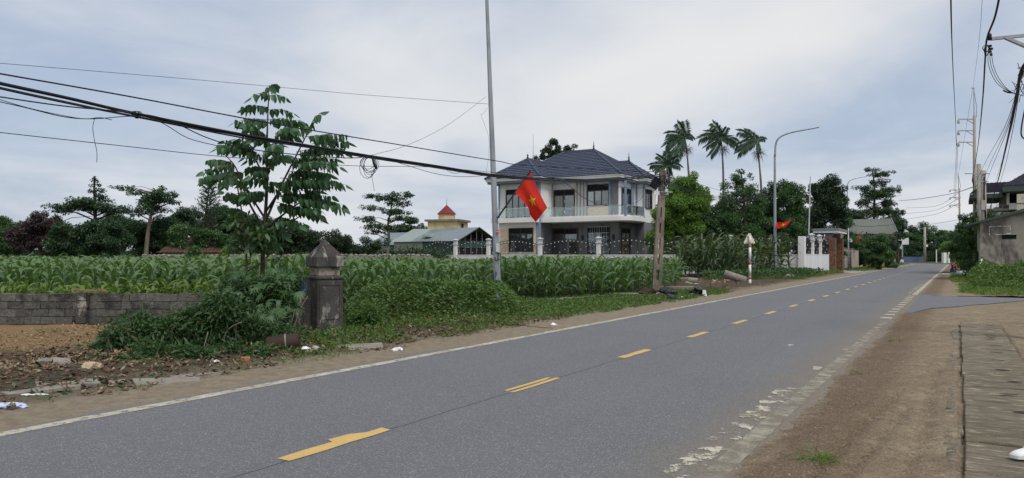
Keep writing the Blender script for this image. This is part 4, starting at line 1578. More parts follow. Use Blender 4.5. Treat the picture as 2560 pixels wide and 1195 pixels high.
for k in range(56):
    px = -110 + k * 22
    for q in range(2):
        c_ = np.array(W(px + rng.uniform(-8, 8), 646 - 10 * q + rng.uniform(-4, 4), 70 + rng.uniform(-2, 2))) - np.array([-22, 70, 0])
        hp_.append(clump(c_, np.array([.85, .8, .8]), 420, .2, .5, .7, .25, .45, .5))
V, Fc = join(hp_)
obj('hedge_leaves', fast_mesh('hedge_leaves', V, Fc), M['leaf_dark'], hg)['kind'] = 'stuff'
tree('umbrella_tree', 'slender tree with flat tiered crown standing before the green shed', 58, [(963, 0), (972, 600), (970, 560), (978, 520), (975, 490)],
     [(925, 489, 34, 5), (1010, 487, 40, 6), (968, 495, 50, 7), (995, 508, 36, 7), (930, 520, 34, 6), (975, 530, 50, 8), (920, 548, 36, 7), (1000, 545, 34, 8), (945, 565, 46, 8), (985, 570, 30, 8), (935, 580, 28, 7), (960, 605, 22, 9)], .16, 'leaf_deep', True, .8, tr=.13, bark='bark_pale', cover=2.3)

# conifer
cz = 66
bp = W(520, HY + F * H / cz, cz); bp.z = 0
con = thing('conifer', 'slim pointed conifer with upswept branch whorls beyond the corn', 'tree', bp)
top = W(527, 436, cz) - bp; base_ = Vector((0, 0, 0))
parts = []; br = MB()
br.tube([base_, Vector((-.4, 0, 3)), Vector((-.2, 0, 5.5)), top], [.16, .13, .09, .02], 7)
for i in range(17):
    t = i / 16
    z_ = 3.4 + (top.z - 3.5) * t
    ax = base_.lerp(top, z_ / top.z) + Vector((-.25 * (1 - t), 0, 0))
    Lb = (1.75 * (1 - t) + .22)
    for q in range(6):
        a = q * 1.05 + i * .6
        d = Vector((math.cos(a), math.sin(a), .45))
        tip = ax + d * Lb * rnd.uniform(.75, 1.1)
        br.tube([ax, ax.lerp(tip, .5) - Vector((0, 0, .07)), tip], [.025, .018, .008], 3, False)
        m_ = 34
        tt = rng.random(m_) * .85 + .15
        P = np.array(ax)[None] + (np.array(tip) - np.array(ax))[None] * tt[:, None]
        T = unit(np.array(d.normalized())[None] * .5 + rng.normal(size=(m_, 3)) * .6 + np.array([0, 0, .45]))
        S = unit(np.cross(T, rng.normal(size=(m_, 3))))
        parts.append(leaf_quads(P, T, S, .26, .06, -.05))
br.build('trunk', M['bark'], con, True)
V, Fc = join(parts)
obj('crown', fast_mesh('crown', V, Fc), M['leaf_dark'], con)

tree('garden_tree', 'dark backdrop tree filling the garden between palms and wall', 72, [(1790, 0), (1790, 600), (1790, 560)],
     [(1770, 545, 40, 36), (1800, 530, 34, 36), (1780, 600, 60, 44), (1700, 600, 60, 44), (1880, 590, 70, 50), (1960, 580, 60, 56), (2010, 600, 40, 44)], .18, 'leaf_dark', tr=.2)
tree('roadside_tree', 'dark shrubby tree behind the roadside wall and vine', 90, [(2160, 0), (2160, 620), (2160, 600)],
     [(2120, 590, 26, 26), (2150, 620, 40, 34), (2190, 612, 44, 30), (2228, 605, 32, 36), (2110, 625, 26, 34), (2160, 650, 50, 20), (2215, 645, 36, 24)], .2, 'leaf_dark', tr=.15)
tree('roadside_tree', 'dense dark greenery along the right roadside before the poles', 60, [(2415, 0), (2415, 640), (2415, 620)],
     [(2400, 600, 26, 26), (2425, 570, 28, 30), (2408, 640, 24, 30), (2435, 610, 24, 40), (2440, 560, 22, 22), (2420, 670, 34, 24), (2450, 650, 14, 40)], .16, 'leaf_mid', tr=.12)
# tree behind the villa roof
tree('mango_tree', 'large dark rounded tree rising behind the villa roof', 96, [(1385, 0), (1385, 500), (1385, 400)],
     [(1388, 372, 24, 22), (1370, 390, 30, 18), (1345, 396, 16, 11), (1428, 368, 20, 14), (1410, 385, 30, 18), (1390, 420, 50, 30), (1385, 368, 20, 16), (1400, 395, 40, 24)], .2, 'leaf_dark', tr=.35, cover=6)

# garden right of the villa
tree('longan_tree', 'bright light-green bushy tree beside the villa and concrete pole', 61.5, [(1735, 0), (1732, 560), (1722, 500)],
     [(1722, 458, 44, 28), (1695, 478, 36, 32), (1752, 475, 24, 26), (1690, 515, 54, 34), (1735, 505, 44, 34), (1668, 550, 44, 40), (1640, 595, 36, 42), (1715, 555, 44, 38)], .15, 'leaf_bright', tr=.16, bark='bark_pale', cover=4.6, sub=(.3, .5))
tree('garden_tree', 'dark shaded tree under the bright green tree behind the railings', 64, [(1700, 0), (1700, 600), (1700, 590)],
     [(1690, 590, 60, 40), (1745, 575, 40, 50), (1650, 610, 36, 30), (1720, 625, 60, 24)], .16, 'leaf_dark', tr=.14)
tree('jackfruit_tree', 'tall dark glossy tree in the middle of the garden with twiggy top', 62.5, [(1865, 0), (1862, 560), (1858, 470), (1852, 430)],
     [(1850, 430, 20, 16), (1868, 440, 18, 20), (1838, 450, 30, 22), (1815, 465, 22, 22), (1860, 475, 40, 26), (1830, 500, 34, 26), (1880, 510, 40, 36), (1840, 545, 50, 36), (1890, 560, 46, 40), (1800, 560, 34, 40), (1850, 600, 70, 36)], .17, 'leaf_mid', tr=.17, cover=2.5, sub=(.24, .42), bark='bark_pale')
tree('garden_tree', 'rounded dull-green tree left of the steel lamp in the garden', 68, [(1925, 0), (1925, 540), (1930, 500)],
     [(1925, 475, 34, 26), (1955, 470, 30, 22), (1910, 520, 44, 34), (1930, 560, 46, 36)], .16, 'leaf_deep', tr=.17)
tree('garden_tree', 'round leafy tree behind the thin white pole in the garden', 66, [(1985, 0), (1985, 560), (1985, 520)],
     [(1980, 475, 34, 24), (1965, 500, 36, 30), (2000, 505, 26, 30), (1985, 545, 36, 34)], .16, 'leaf_mid', tr=.17)
tree('garden_tree', 'dark bushy shrub tree behind the corner pillar of the white wall', 61, [(1990, 0), (1990, 610), (1990, 590)],
     [(1985, 580, 28, 34), (1960, 610, 34, 30), (1995, 615, 20, 26), (1930, 620, 40, 26)], .15, 'leaf_mid', tr=.12)
tree('garden_tree', 'dark shrub mass behind the railings in the middle of the garden', 63, [(1800, 0), (1800, 610), (1800, 590)],
     [(1790, 605, 50, 36), (1870, 610, 60, 34), (1760, 625, 40, 26)], .16, 'leaf_dark', tr=.12)
tree('mango_tree', 'large dark round tree behind the gateway', 84, [(2055, 0), (2055, 540), (2058, 500)],
     [(2060, 465, 38, 32), (2030, 480, 32, 30), (2095, 490, 30, 36), (2060, 520, 56, 36), (2035, 560, 36, 30), (2100, 550, 34, 34)], .21, 'leaf_dark', tr=.3, cover=5)
tree('tall_tree', 'tall tree with layered open crown above the grey-roofed house', 112, [(2183, 0), (2182, 600), (2185, 540), (2186, 470), (2182, 432)],
     [(2175, 424, 28, 7), (2212, 432, 26, 6), (2190, 436, 34, 6), (2200, 456, 34, 9), (2165, 470, 34, 10), (2220, 475, 34, 11), (2190, 488, 56, 11), (2155, 505, 30, 12), (2215, 510, 38, 14), (2180, 530, 50, 12), (2235, 530, 24, 14)], .23, 'leaf_deep', True, .8, tr=.3, cover=2.6)
tree('tall_tree', 'dark tree right of the layered tall tree above the roadside', 118, [(2245, 0), (2245, 620), (2243, 560)],
     [(2245, 530, 22, 16), (2235, 555, 34, 24), (2255, 575, 24, 26), (2225, 580, 34, 28)], .25, 'leaf_deep', tr=.25)
tree('broad_tree', 'dark tree behind the grey-roofed house', 120, [(2130, 0), (2130, 600), (2130, 570)],
     [(2125, 545, 36, 26), (2105, 570, 34, 30), (2150, 545, 26, 20)], .25, 'leaf_dark', tr=.25)
# far end of the road
for lb, Z, ells, mm in (('rounded green tree closing the view at the road bend', 215, [(2312, 575, 34, 20), (2288, 592, 36, 24), (2338, 588, 34, 22), (2310, 612, 56, 30), (2270, 610, 30, 30), (2350, 610, 40, 30)], 'leaf_mid'),
                        ('dark tree behind the white post at the road bend', 205, [(2280, 618, 34, 24), (2255, 625, 30, 24), (2320, 628, 46, 22), (2290, 640, 60, 14), (2340, 640, 50, 14)], 'leaf_dark'),
                        ('dark green tree right of the white post at the bend', 208, [(2355, 605, 34, 26), (2345, 625, 38, 22), (2385, 612, 34, 30), (2365, 640, 44, 14)], 'leaf_deep'),
                        ('far hazy tree line left of the road bend', 230, [(2240, 615, 40, 26), (2200, 600, 40, 30), (2150, 600, 50, 30)], 'leaf_deep')):
    tree('broad_tree', lb, Z, [(ells[0][0], 0), (ells[0][0], 640), (ells[0][0], ells[0][1] + 6)], ells, .42, mm, tr=.3)
hg = thing('hedge', 'low dark hedge closing the far bend of the road', 'hedge', (120, 204, 0))
hp_ = []
for k in range(34):
    px = 2225 + k * 5.5
    for q in range(2):
        c_ = np.array(W(px + rng.uniform(-3, 3), 645 - 8 * q + rng.uniform(-3, 3), 204 + rng.uniform(-3, 3))) - np.array([120, 204, 0])
        hp_.append(clump(c_, np.array([1.2, 1.0, 1.1]), 240, .42, .5, .7, .25, .45, .5))
V, Fc = join(hp_)
obj('hedge_leaves', fast_mesh('hedge_leaves', V, Fc), M['leaf_dark'], hg)['kind'] = 'stuff'
# right roadside
tree('roadside_tree', 'mid green bushy tree left of the rendered hut', 66, [(2425, 0), (2425, 620), (2425, 590)],
     [(2415, 550, 24, 18), (2440, 565, 26, 26), (2405, 580, 28, 24), (2430, 600, 34, 30), (2395, 615, 30, 24), (2420, 640, 38, 28)], .16, 'leaf_mid', tr=.15)
tree('roadside_tree', 'yellow-green loose tree leaning over the road edge', 74, [(2385, 0), (2385, 640), (2385, 610)],
     [(2380, 592, 26, 16), (2365, 608, 28, 16), (2395, 625, 34, 20), (2360, 625, 20, 14), (2400, 648, 26, 20)], .18, 'leaf_bright', tr=.12)
tree('roadside_tree', 'small dark tree between the utility poles and the rendered hut', 58, [(2470, 0), (2470, 600), (2470, 560)],
     [(2475, 540, 22, 20), (2440, 540, 20, 16), (2460, 570, 40, 24)], .2, 'leaf_mid', tr=.12)
tree('shrub', 'leafy shrub with dark leaves at the foot of the hut corner', 47, [(2428, 0), (2428, 680), (2428, 670)],
     [(2430, 660, 22, 30), (2415, 682, 16, 18), (2440, 640, 14, 36), (2434, 690, 28, 18), (2448, 660, 12, 40)], .17, 'leaf_weed', tr=.05, cat='shrub')
# vines over the wall beyond the gateway
tree('vine_shrub', 'hanging green vine covering the far end of the roadside wall', 78, [(2200, 0), (2200, 640), (2200, 620)],
     [(2195, 605, 36, 22), (2175, 600, 24, 20), (2205, 630, 30, 26), (2195, 650, 28, 20), (2220, 620, 22, 28), (2225, 645, 16, 18), (2200, 668, 30, 10), (2228, 662, 14, 12), (2170, 625, 16, 20), (2185, 640, 24, 24), (2210, 655, 24, 18), (2160, 600, 22, 16), (2180, 660, 16, 14)], .16, 'leaf_mid', tr=.08, cat='vine', droop=.7)
tree('vine_shrub', 'feathery light-green bamboo-like shrub right of the gateway canopy', 74, [(2127, 0), (2127, 640), (2127, 600)],
     [(2125, 565, 12, 16), (2130, 590, 18, 16), (2118, 605, 18, 20), (2140, 605, 20, 18), (2150, 615, 22, 16), (2115, 640, 14, 18)], .17, 'leaf_mid', tr=.06, cat='shrub', asp=.3, droop=.6)


# areca palms
def palm(label, base_px, crown_px, Z, fronds, seed, nut=True, lean=0.0):
    rr = random.Random(seed)
    bp = W(base_px[0], HY + F * H / Z, Z); bp.z = 0
    root = thing('areca_palm', label, 'palm', bp, 0, 'areca palms behind the garden')
    cw = W(crown_px[0], crown_px[1], Z) - bp
    b2 = W(base_px[0], base_px[1], Z) - bp
    MB().tube(spline([Vector((0, 0, 0)), b2 * .5, b2, cw], 5), [.12] * 12 + [.09] * 4, 8).build('trunk', M['palm_trunk'], root, True)
    MB().tube([cw - Vector((0, 0, .9)), cw], [.10, .12], 7).build('crownshaft', M['leaf_cassava'], root, True)
    sc_ = Z / F
    for (dx, dy, ln, sag) in fronds:
        d = Vector((dx, rr.uniform(-.5, .5), dy)).normalized()
        Lf = ln * sc_
        pts = []
        p = cw.copy(); v = d.copy()
        for i in range(9):
            pts.append(p.copy())
            p = p + v * Lf / 8
            v = (v + Vector((0, 0, -sag * .16)) + Vector((-.05, 0, 0))).normalized()
        fr = MB().tube(pts, [.03 * (1 - i / 9.5) + .006 for i in range(9)], 4)
        o = fr.build('frond', M['leaf_palm'], root)
        P, T, S, LL = [], [], [], []
        for i in range(1, 26):
            t = i / 26 * 8
            j = int(t); f_ = t - j
            if j >= 8: continue
            c_ = pts[j].lerp(pts[j + 1], f_); tg = (pts[j + 1] - pts[j]).normalized()
            sd_ = tg.cross(Vector((0, 1, .2))).normalized()
            for sg in (-1, 1):
                dd = (tg * .75 + sd_ * sg * .75 + Vector((-.12, rr.uniform(-.3, .3), -.42 + rr.uniform(-.15, .15)))).normalized()
                P.append(c_); T.append(dd); S.append(dd.cross(Vector((rr.uniform(-.3, .3), 1, rr.uniform(-.3, .3)))).normalized())
                LL.append(Lf * .42 * (1 - .45 * abs(t / 8 - .45)) * rr.uniform(.85, 1.1))
        V, Fc = leaf_quads(np.array(P), np.array(T), np.array(S), np.array(LL), .15, .2)
        obj('leaflets', fast_mesh('leaflets', V, Fc), M['leaf_palm'], o)
    if nut:
        P = np.array(cw)[None] + np.array([.12, 0, -1.35]) + rng.normal(size=(150, 3)) * .12
        d = unit(rng.normal(size=(150, 3)) + np.array([.2, 0, -.25]))
        S = unit(np.cross(d, rng.normal(size=(150, 3))))
        V, Fc = leaf_quads(P, d, S, .75 + .4 * rng.random(150), .035, .3)
        obj('fruit_stalks', fast_mesh('fruit_stalks', V, Fc), M['bark'], root)


palm('tall areca palm with fronds blown left, leftmost of the tall three', (1722, 440), (1713, 345), 84,
     [(-.35, 1, 44, .25), (.15, 1, 42, .2), (-.9, .75, 50, .8), (-.8, .1, 55, 1.0), (-.7, -.4, 62, .8), (-.3, -.8, 56, .4), (.5, .5, 26, 1.6), (-1, .4, 44, .8), (-.5, -.6, 50, .5)], 3)
palm('tall areca palm with widest crown, middle of the tall three', (1808, 430), (1803, 345), 86,
     [(-.35, 1, 46, .35), (-1, .55, 56, .9), (1, .2, 46, .8), (.8, -.05, 40, .7), (-.8, -.25, 42, .6), (-.45, -.9, 48, .3), (-.2, 1, 40, .5), (.3, .7, 30, .8), (-.7, .7, 44, .7)], 4)
palm('tall areca palm with swept ragged crown, rightmost of the tall three', (1903, 470), (1893, 352), 82,
     [(-.6, .7, 52, .5), (-.9, .15, 54, .7), (-.9, -.4, 56, .5), (.5, .5, 26, 1.2), (-.3, .8, 40, .6), (-.7, -.1, 50, .8), (.2, -.8, 30, .3)], 5)
palm('short areca palm just above the leaning concrete pole', (1674, 470), (1668, 415), 78,
     [(-1, .5, 42, .6), (-.5, .9, 36, .4), (.1, 1, 38, .2), (.6, .8, 36, .8), (1, .45, 34, .9), (-.9, .0, 34, .8), (.6, -.5, 26, .5)], 6)


# ------------------------------------------------------------------ the young tree beside the wires
yz = 15.4
yb = W(655, HY + F * H / yz, yz); yb.z = 0
yt = thing('young_tree', 'young tree with large hanging heart-shaped leaves behind the block wall', 'tree', yb)
Y = lambda a, c_, dz=0.0: W(a, c_, yz + dz) - yb
trunk = spline([Vector((0, 0, 0)), Y(657, 640), Y(662, 560), Y(667, 470), Y(667, 390), Y(669, 300), Y(673, 212)], 5)
MB().tube(trunk, [.055 * (1 - .85 * i / (len(trunk) - 1)) for i in range(len(trunk))], 8).build('trunk', M['bark'], yt, True)
# main limbs, then the twigs that carry the leaves
limbs_ = [([(663, 555), (700, 470), (735, 400), (765, 340), (788, 290)], .3), ([(664, 530), (720, 450), (790, 390), (850, 345)], -.4), ([(660, 575), (620, 500), (590, 420), (560, 385)], -.3),
          ([(662, 545), (610, 470), (545, 425)], .5), ([(664, 570), (730, 520), (800, 470)], .5), ([(664, 590), (720, 560), (780, 520)], -.3), ([(668, 460), (640, 400), (620, 350)], .4), ([(668, 430), (700, 370), (720, 320)], -.4)]
lm_pts = []
for pts_, dz in limbs_:
    n_ = len(pts_)
    q = spline([Y(a, c_, dz * i / (n_ - 1)) for i, (a, c_) in enumerate(pts_)], 5)
    MB().tube(q, [.028 * (1 - .75 * i / (len(q) - 1)) for i in range(len(q))], 6).build('limb', M['bark'], yt, True)
twigs = [((671, 235), (628, 243), 0), ((672, 240), (716, 246), 0), ((672, 222), (690, 212), 0), ((669, 268), (604, 272), -.1), ((670, 275), (736, 284), .1), ((669, 300), (586, 306), .1), ((670, 300), (745, 305), -.2),
         ((770, 325), (800, 282), .3), ((775, 320), (740, 300), .2), ((668, 340), (620, 325), .3), ((690, 345), (760, 325), -.3), ((640, 385), (542, 372), -.3), ((630, 370), (560, 352), .2), ((668, 352), (600, 345), 0),
         ((770, 345), (870, 338), -.4), ((780, 360), (874, 356), .2), ((740, 380), (850, 372), .3), ((590, 420), (506, 428), -.3), ((585, 410), (525, 402), .2), ((600, 430), (540, 445), .4), ((720, 400), (845, 398), -.2), ((735, 415), (850, 418), .3),
         ((720, 430), (830, 436), 0), ((700, 445), (866, 462), .4), ((690, 460), (840, 452), -.3), ((690, 480), (858, 512), .3), ((700, 490), (830, 492), -.1), ((690, 505), (808, 545), .2), ((720, 530), (800, 525), -.3), ((668, 390), (610, 395), -.2), ((668, 400), (720, 395), .3),
         ((668, 420), (615, 425), .3), ((666, 450), (590, 455), .1), ((668, 455), (720, 470), -.2), ((664, 480), (610, 490), -.4), ((664, 370), (700, 360), .2), ((650, 330), (610, 312), -.2), ((700, 330), (745, 318), .3),
         ((640, 560), (560, 560), .3), ((650, 580), (580, 600), -.3), ((660, 570), (720, 590), .2), ((655, 600), (600, 625), .2), ((660, 590), (700, 615), -.3), ((620, 540), (570, 520), .1), ((690, 545), (760, 560), .4), ((610, 500), (560, 480), .2)]
rnd.seed(21)
for (a, c_, dz) in list(twigs):
    for q in range(1 if c_[1] > 300 else 0):
        f_ = rnd.uniform(.65, 1.02)
        a2 = (a[0] + rnd.uniform(-8, 8), a[1] + rnd.uniform(-4, 12))
        twigs.append((a2, (a2[0] + (c_[0] - a[0]) * f_, a2[1] + (c_[1] - a[1]) * f_ + rnd.uniform(-16, 16)), -dz + rnd.uniform(-.5, .5)))
leafs = []
for (a, c_, dz) in twigs:
    A = Y(a[0], a[1], dz * .3); B = Y(c_[0], c_[1], dz + rnd.uniform(-.35, .35))
    md = A.lerp(B, .5) + Vector((0, 0, .05))
    q = spline([A, md, B], 5)
    MB().tube(q, [.009 * (1 - .6 * i / (len(q) - 1)) for i in range(len(q))], 4).build('twig', M['bark'], yt, True)
    ln = (B - A).length
    n_ = max(4, int(ln / .085))
    d = (B - A).normalized()
    sd_ = d.cross(Vector((0, 0, 1))).normalized()
    for i in range(n_):
        t = .12 + .88 * i / (n_ - 1)
        j = min(len(q) - 2, int(t * (len(q) - 1)))
        p = q[j].lerp(q[j + 1], t * (len(q) - 1) - j)
        for sg in (-1, 1) if i < n_ - 1 else (0,):
            h_ = d * rnd.uniform(.1, .45) + sd_ * sg * rnd.uniform(.35, .8) + Vector((rnd.uniform(-.15, .15), rnd.uniform(-.2, .2), -rnd.uniform(.9, 1.6)))
            if i == n_ - 1: h_ = d + Vector((0, 0, -.7))
            leafs.append((p + sd_ * sg * .03, h_.normalized(), sd_ * (sg or 1) + d * .3, rnd.uniform(.15, .235)))


def heart_leaf(fold):
    """leaf pointing along -Z from its stalk, 1 unit long, folded along the midrib"""
    prof = [(0, 0), (.20, -.03), (.33, -.16), (.36, -.32), (.30, -.52), (.18, -.75), (0, -1.0)]
    mid = [(0, 0, z) for _, z in prof]
    V = [(0, 0, -.06)]
    V = []
    for x, z in prof: V.append((0, .06 * math.sin(-z * 3), z))
    for x, z in prof[1:-1]: V.append((x, .06 * math.sin(-z * 3) - x * fold, z))
    for x, z in prof[1:-1]: V.append((-x, .06 * math.sin(-z * 3) - x * fold, z))
    Fc = []
    for o_ in (7, 12):
        r_ = o_ == 12
        Fc.append((0, o_, 1) if not r_ else (0, 1, o_))
        for i in range(4):
            f_ = (1 + i, o_ + i, o_ + i + 1, 2 + i)
            Fc.append(f_ if not r_ else f_[::-1])
        Fc.append((5, o_ + 4, 6) if not r_ else (6, o_ + 4, 5))
    me = bpy.data.meshes.new('leaf'); me.from_pydata(V, [], Fc); me.update()
    me.materials.append(M['leaf_tree'])
    me.polygons.foreach_set('use_smooth', np.ones(len(me.polygons), dtype=bool))
    return me


lm = [heart_leaf(f_) for f_ in (.15, .4, .7)]
rnd.shuffle(leafs)
rest = MB()
for k, (p, h_, sd_, ln) in enumerate(leafs):
    zax = -h_
    yax = zax.cross(sd_ if sd_.length > .1 else Vector((1, 0, 0)))
    if yax.length < 1e-3: yax = Vector((0, 1, 0))
    yax.normalize(); xax = yax.cross(zax)
    mt = Matrix((xax, yax, zax)).transposed() @ Matrix.Rotation(rnd.uniform(-.8, .8), 3, 'Z')
    if k < 300:
        o = link(bpy.data.objects.new('leaf', lm[k % 3]), yt)
        o.matrix_basis = Matrix.Translation(p) @ mt.to_4x4() @ Matrix.Scale(ln, 4)
    else:
        me = lm[k % 3]
        rest.add([p + mt @ (v.co * ln) for v in me.vertices], [tuple(f_.vertices) for f_ in me.polygons])
o = rest.build('foliage', M['leaf_tree'], yt, True)
o['kind'] = 'stuff'
# its thinner neighbour with bare lower stem
tree('sapling', 'thin dark-stemmed sapling left of the young tree', 15.0, [(618, 0), (616, 650), (609, 560), (590, 450), (575, 400)],
     [(600, 560, 30, 26), (640, 580, 40, 26), (590, 610, 26, 24), (655, 615, 36, 20), (690, 640, 26, 16), (610, 480, 18, 14)], .15, 'leaf_weed', tr=.028, cover=.9, asp=.38, sub=(.4, .6))
# ------------------------------------------------------------------ other buildings
def corrugated(mb, p0, p1, p2, p3, pitch=.22, depth=.03):
    """ribbed sheet on the quad p0-p1 (bottom) p3-p2 (top), ribs running p0->p3"""
    p0, p1, p2, p3 = map(Vector, (p0, p1, p2, p3))
    n = max(2, int((p1 - p0).length / (pitch / 2)))
    nr = (p1 - p0).cross(p3 - p0).normalized()
    b_ = len(mb.v)
    for i in range(n + 1):
        t = i / n
        o_ = nr * (depth if i % 2 else 0)
        mb.v += [tuple(p0.lerp(p1, t) + o_), tuple(p3.lerp(p2, t) + o_)]
    for i in range(n):
        q = b_ + 2 * i
        mb.f.append((q, q + 2, q + 3, q + 1))
    return mb


def rl(o, lat, s, z):
    return Vector((lat - o[0], s - o[1], z))


# green shed
SO = (-61.0, 79.4)
shed = thing('shed', 'long low green corrugated-iron shed left of the villa', 'shed', R(*SO, 0), RZ)
c = lambda a, s, z: rl(SO, a, s, z)
MB().lim(-3.4, 5.4, -4.3, 4.3, -.05, 3.35).build('wall_core', M['dark_room'], shed)
corrugated(MB(), c(-61.2, 74.97, -.05), c(-55.5, 74.97, -.05), c(-55.5, 74.97, 3.5), c(-61.2, 74.97, 3.5)).build('wall_sheet', M['sheet_green'], shed)
corrugated(MB(), c(-66.3, 74.97, -.05), c(-61.2, 74.97, -.05), c(-61.2, 74.97, 3.5), c(-66.3, 74.97, 3.5)).build('wall_sheet', M['sheet_pale'], shed)
for k, (a0, a1, mm) in enumerate(((-66.6, -63.0, 'roof_pale'), (-63.0, -58.4, 'roof_green'), (-58.4, -55.0, 'roof_slate'))):
    corrugated(MB(), c(a0, 74.4, 3.42 + .002 * k), c(a1, 74.4, 3.42 + .002 * k), c(a1, 79.4, 5.35 + .002 * k), c(a0, 79.4, 5.35 + .002 * k), .5, .05).build('roof_sheet', M[mm], shed)
corrugated(MB(), c(-66.6, 79.4, 5.35), c(-55, 79.4, 5.35), c(-55, 84.4, 3.42), c(-66.6, 84.4, 3.42), .5, .05).build('roof_sheet', M['roof_green'], shed)
corrugated(MB(), c(-55.5, 75.1, 2.6), c(-55.5, 83.7, 2.6), c(-55.5, 83.7, 3.5), c(-55.5, 75.1, 3.5)).build('gable_sheet', M['sheet_green'], shed)
g_ = MB()
for i in range(7):
    s_ = 75.4 + i * 1.33
    zt = 5.2 - abs(s_ - 79.4) * .385
    g_.tube([c(-55.42, s_, 0), c(-55.42, s_, zt)], .05, 4)
g_.build('gable_posts', M['galv'], shed)
MB().tube([c(-54.95, 74.4, 3.40), c(-54.95, 79.4, 5.38), c(-54.95, 84.4, 3.40)], .07, 4).build('verge_trim', M['roof_edge_green'], shed)
vt = MB().box(c(-60.9, 75.6, 4.15), (1.3, .7, .16)).box(c(-60.9, 75.6, 4.35), (1.5, 1.0, .06)).build('roof_vent', M['box_pale'], shed)
# left annex
AO = (-70.0, 80.0)
ann = thing('shed', 'lower blue and tan annex at the left end of the green shed', 'shed', R(*AO, 0), RZ)
c = lambda a, s, z: rl(AO, a, s, z)
for a0, a1, mm in ((lat_px(936, 76.5), lat_px(953, 76.5), 'sheet_green'), (lat_px(953, 76.5), lat_px(972, 76.5), 'sheet_tan'), (lat_px(972, 76.5), lat_px(996, 76.5), 'sheet_blue')):
    corrugated(MB(), c(a0, 76.5, -.05), c(a1, 76.5, -.05), c(a1, 76.5, 3.1), c(a0, 76.5, 3.1)).build('wall_sheet', M[mm], ann)
corrugated(MB(), c(-72.5, 76.0, 3.05), c(-66.7, 76.0, 3.05), c(-66.7, 80.5, 4.95), c(-72.5, 80.5, 4.95), .5, .05).build('roof_sheet', M['roof_slate'], ann)
MB().lim(-2.3, 3.0, -3.4, 3, -.05, 3.0).build('wall_core', M['dark_room'], ann)

# yellow house with red pyramid roof
tz = 106.0
tp = W(1120, 640, tz); tp.z = 0
tw = thing('stair_tower', 'pale yellow rooftop tower with red pyramid roof behind the shed', 'tower', tp, RZ * .5)
MB().lim(-2.3, 2.3, -2.3, 2.3, -.05, 6.55).build('wall', M['plaster_yellow'], tw)
MB().lim(-2.65, 2.65, -2.65, 2.65, 6.55, 6.85).build('parapet', M['parapet'], tw)
MB().lathe([(1.22, 6.85), (1.22, 7.75)], (-.2, 0, 0), 16).build('turret', M['plaster_yellow'], tw)
MB().lathe([(1.42, 7.7), (1.40, 7.8), (.05, 9.1)], (-.2, 0, 0), 12).build('pyramid_roof', M['roof_red'], tw)
MB().tube([(-.2, 0, 9.0), (-.2, 0, 10.2)], [.05, .01], 5).build('finial', M['iron_black'], tw)
MB().lim(2.3, 2.32, -.6, .4, 5.4, 6.3).build('window', M['dark_room'], tw)

# low house with brown tiles
bz = 56.0
hp0 = W(520, 640, bz); hp0.z = 0
bh = thing('tiled_house', 'old low house with dark brown tile roof behind the young tree', 'house', hp0, .1)
MB().lim(-2.6, 3.0, -1.6, 2.4, -.05, 1.95).build('wall', M['plaster_yellow'], bh)
rb = MB()
tiled_slope(rb, (-3.0, -2.2, 1.75), (3.1, -2.2, 1.75), (2.9, .6, 2.85), (-2.4, .6, 2.85), .28, .28, .03)
tiled_slope(rb, (3.1, 3.0, 1.75), (-3.0, 3.0, 1.75), (-2.4, .6, 2.85), (2.9, .6, 2.85), .28, .28, .03)
rb.build('roof', M['tile_brown'], bh)
MB().tube([(3.0, -2.2, 1.80), (2.95, .6, 2.92)], .10, 6).build('ridge_tiles', M['terracotta'], bh)
MB().tube([(-2.4, .6, 2.9), (2.9, .6, 2.9)], .09, 6).build('ridge_tiles', M['tile_brown'], bh)

# cream house with grey roof beyond the gateway
cz = 100.0
cpx = W(2185, 640, cz); cpx.z = 0
chs = thing('cream_house', 'cream house with plain grey sheet roof beyond the gateway', 'house', cpx, RZ * .35)
MB().lim(-3.3, 2.6, -.2, 4.5, -.05, 4.7).build('wall', M['plaster_yellow'], chs)
corrugated(MB(), (-3.5, -.6, 4.55), (2.9, -.6, 4.55), (2.9, 2.4, 6.85), (-3.5, 2.4, 6.75), .4, .04).build('roof', M['roof_grey'], chs)
MB().box((2.95, .9, 5.7), (.1, 3.9, .2), 0, 0, Matrix.Rotation(.65, 3, 'X')).build('verge_board', M['roof_slate'], chs)
MB().lim(-1.5, .8, -.9, -.2, 3.4, 3.5).build('canopy', M['roof_slate'], chs)
# concrete wall by the road
vw = thing('roadside_wall', 'plain grey rendered wall by the road, its far end under vines', 'wall', R(-10.4, 82, 0), RZ)
MB().lim(-.15, .15, -5.0, 14, -.1, 2.3).build('wall', M['hut_render'], vw, bevel=.03)
MB().lim(-.2, .2, -5.0, 14, 2.301, 2.38).build('coping', M['parapet'], vw)
ww = thing('roadside_wall', 'short white wall between gateway pier and bare leaning branch', 'wall', R(-11, 76.6, 0), RZ)
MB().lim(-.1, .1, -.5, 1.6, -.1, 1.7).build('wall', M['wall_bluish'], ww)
# blue tin fence at the bend
bf = thing('tin_fence', 'dull blue sheet fence at the far road bend', 'fence', W(2285, 640, 190) * Vector((1, 1, 0)), 0)
corrugated(MB(), (-3, 0, -.1), (2.5, 0, -.1), (2.5, 0, 1.3), (-3, 0, 1.3), .5, .05).build('sheet', M['sheet_blue'], bf)

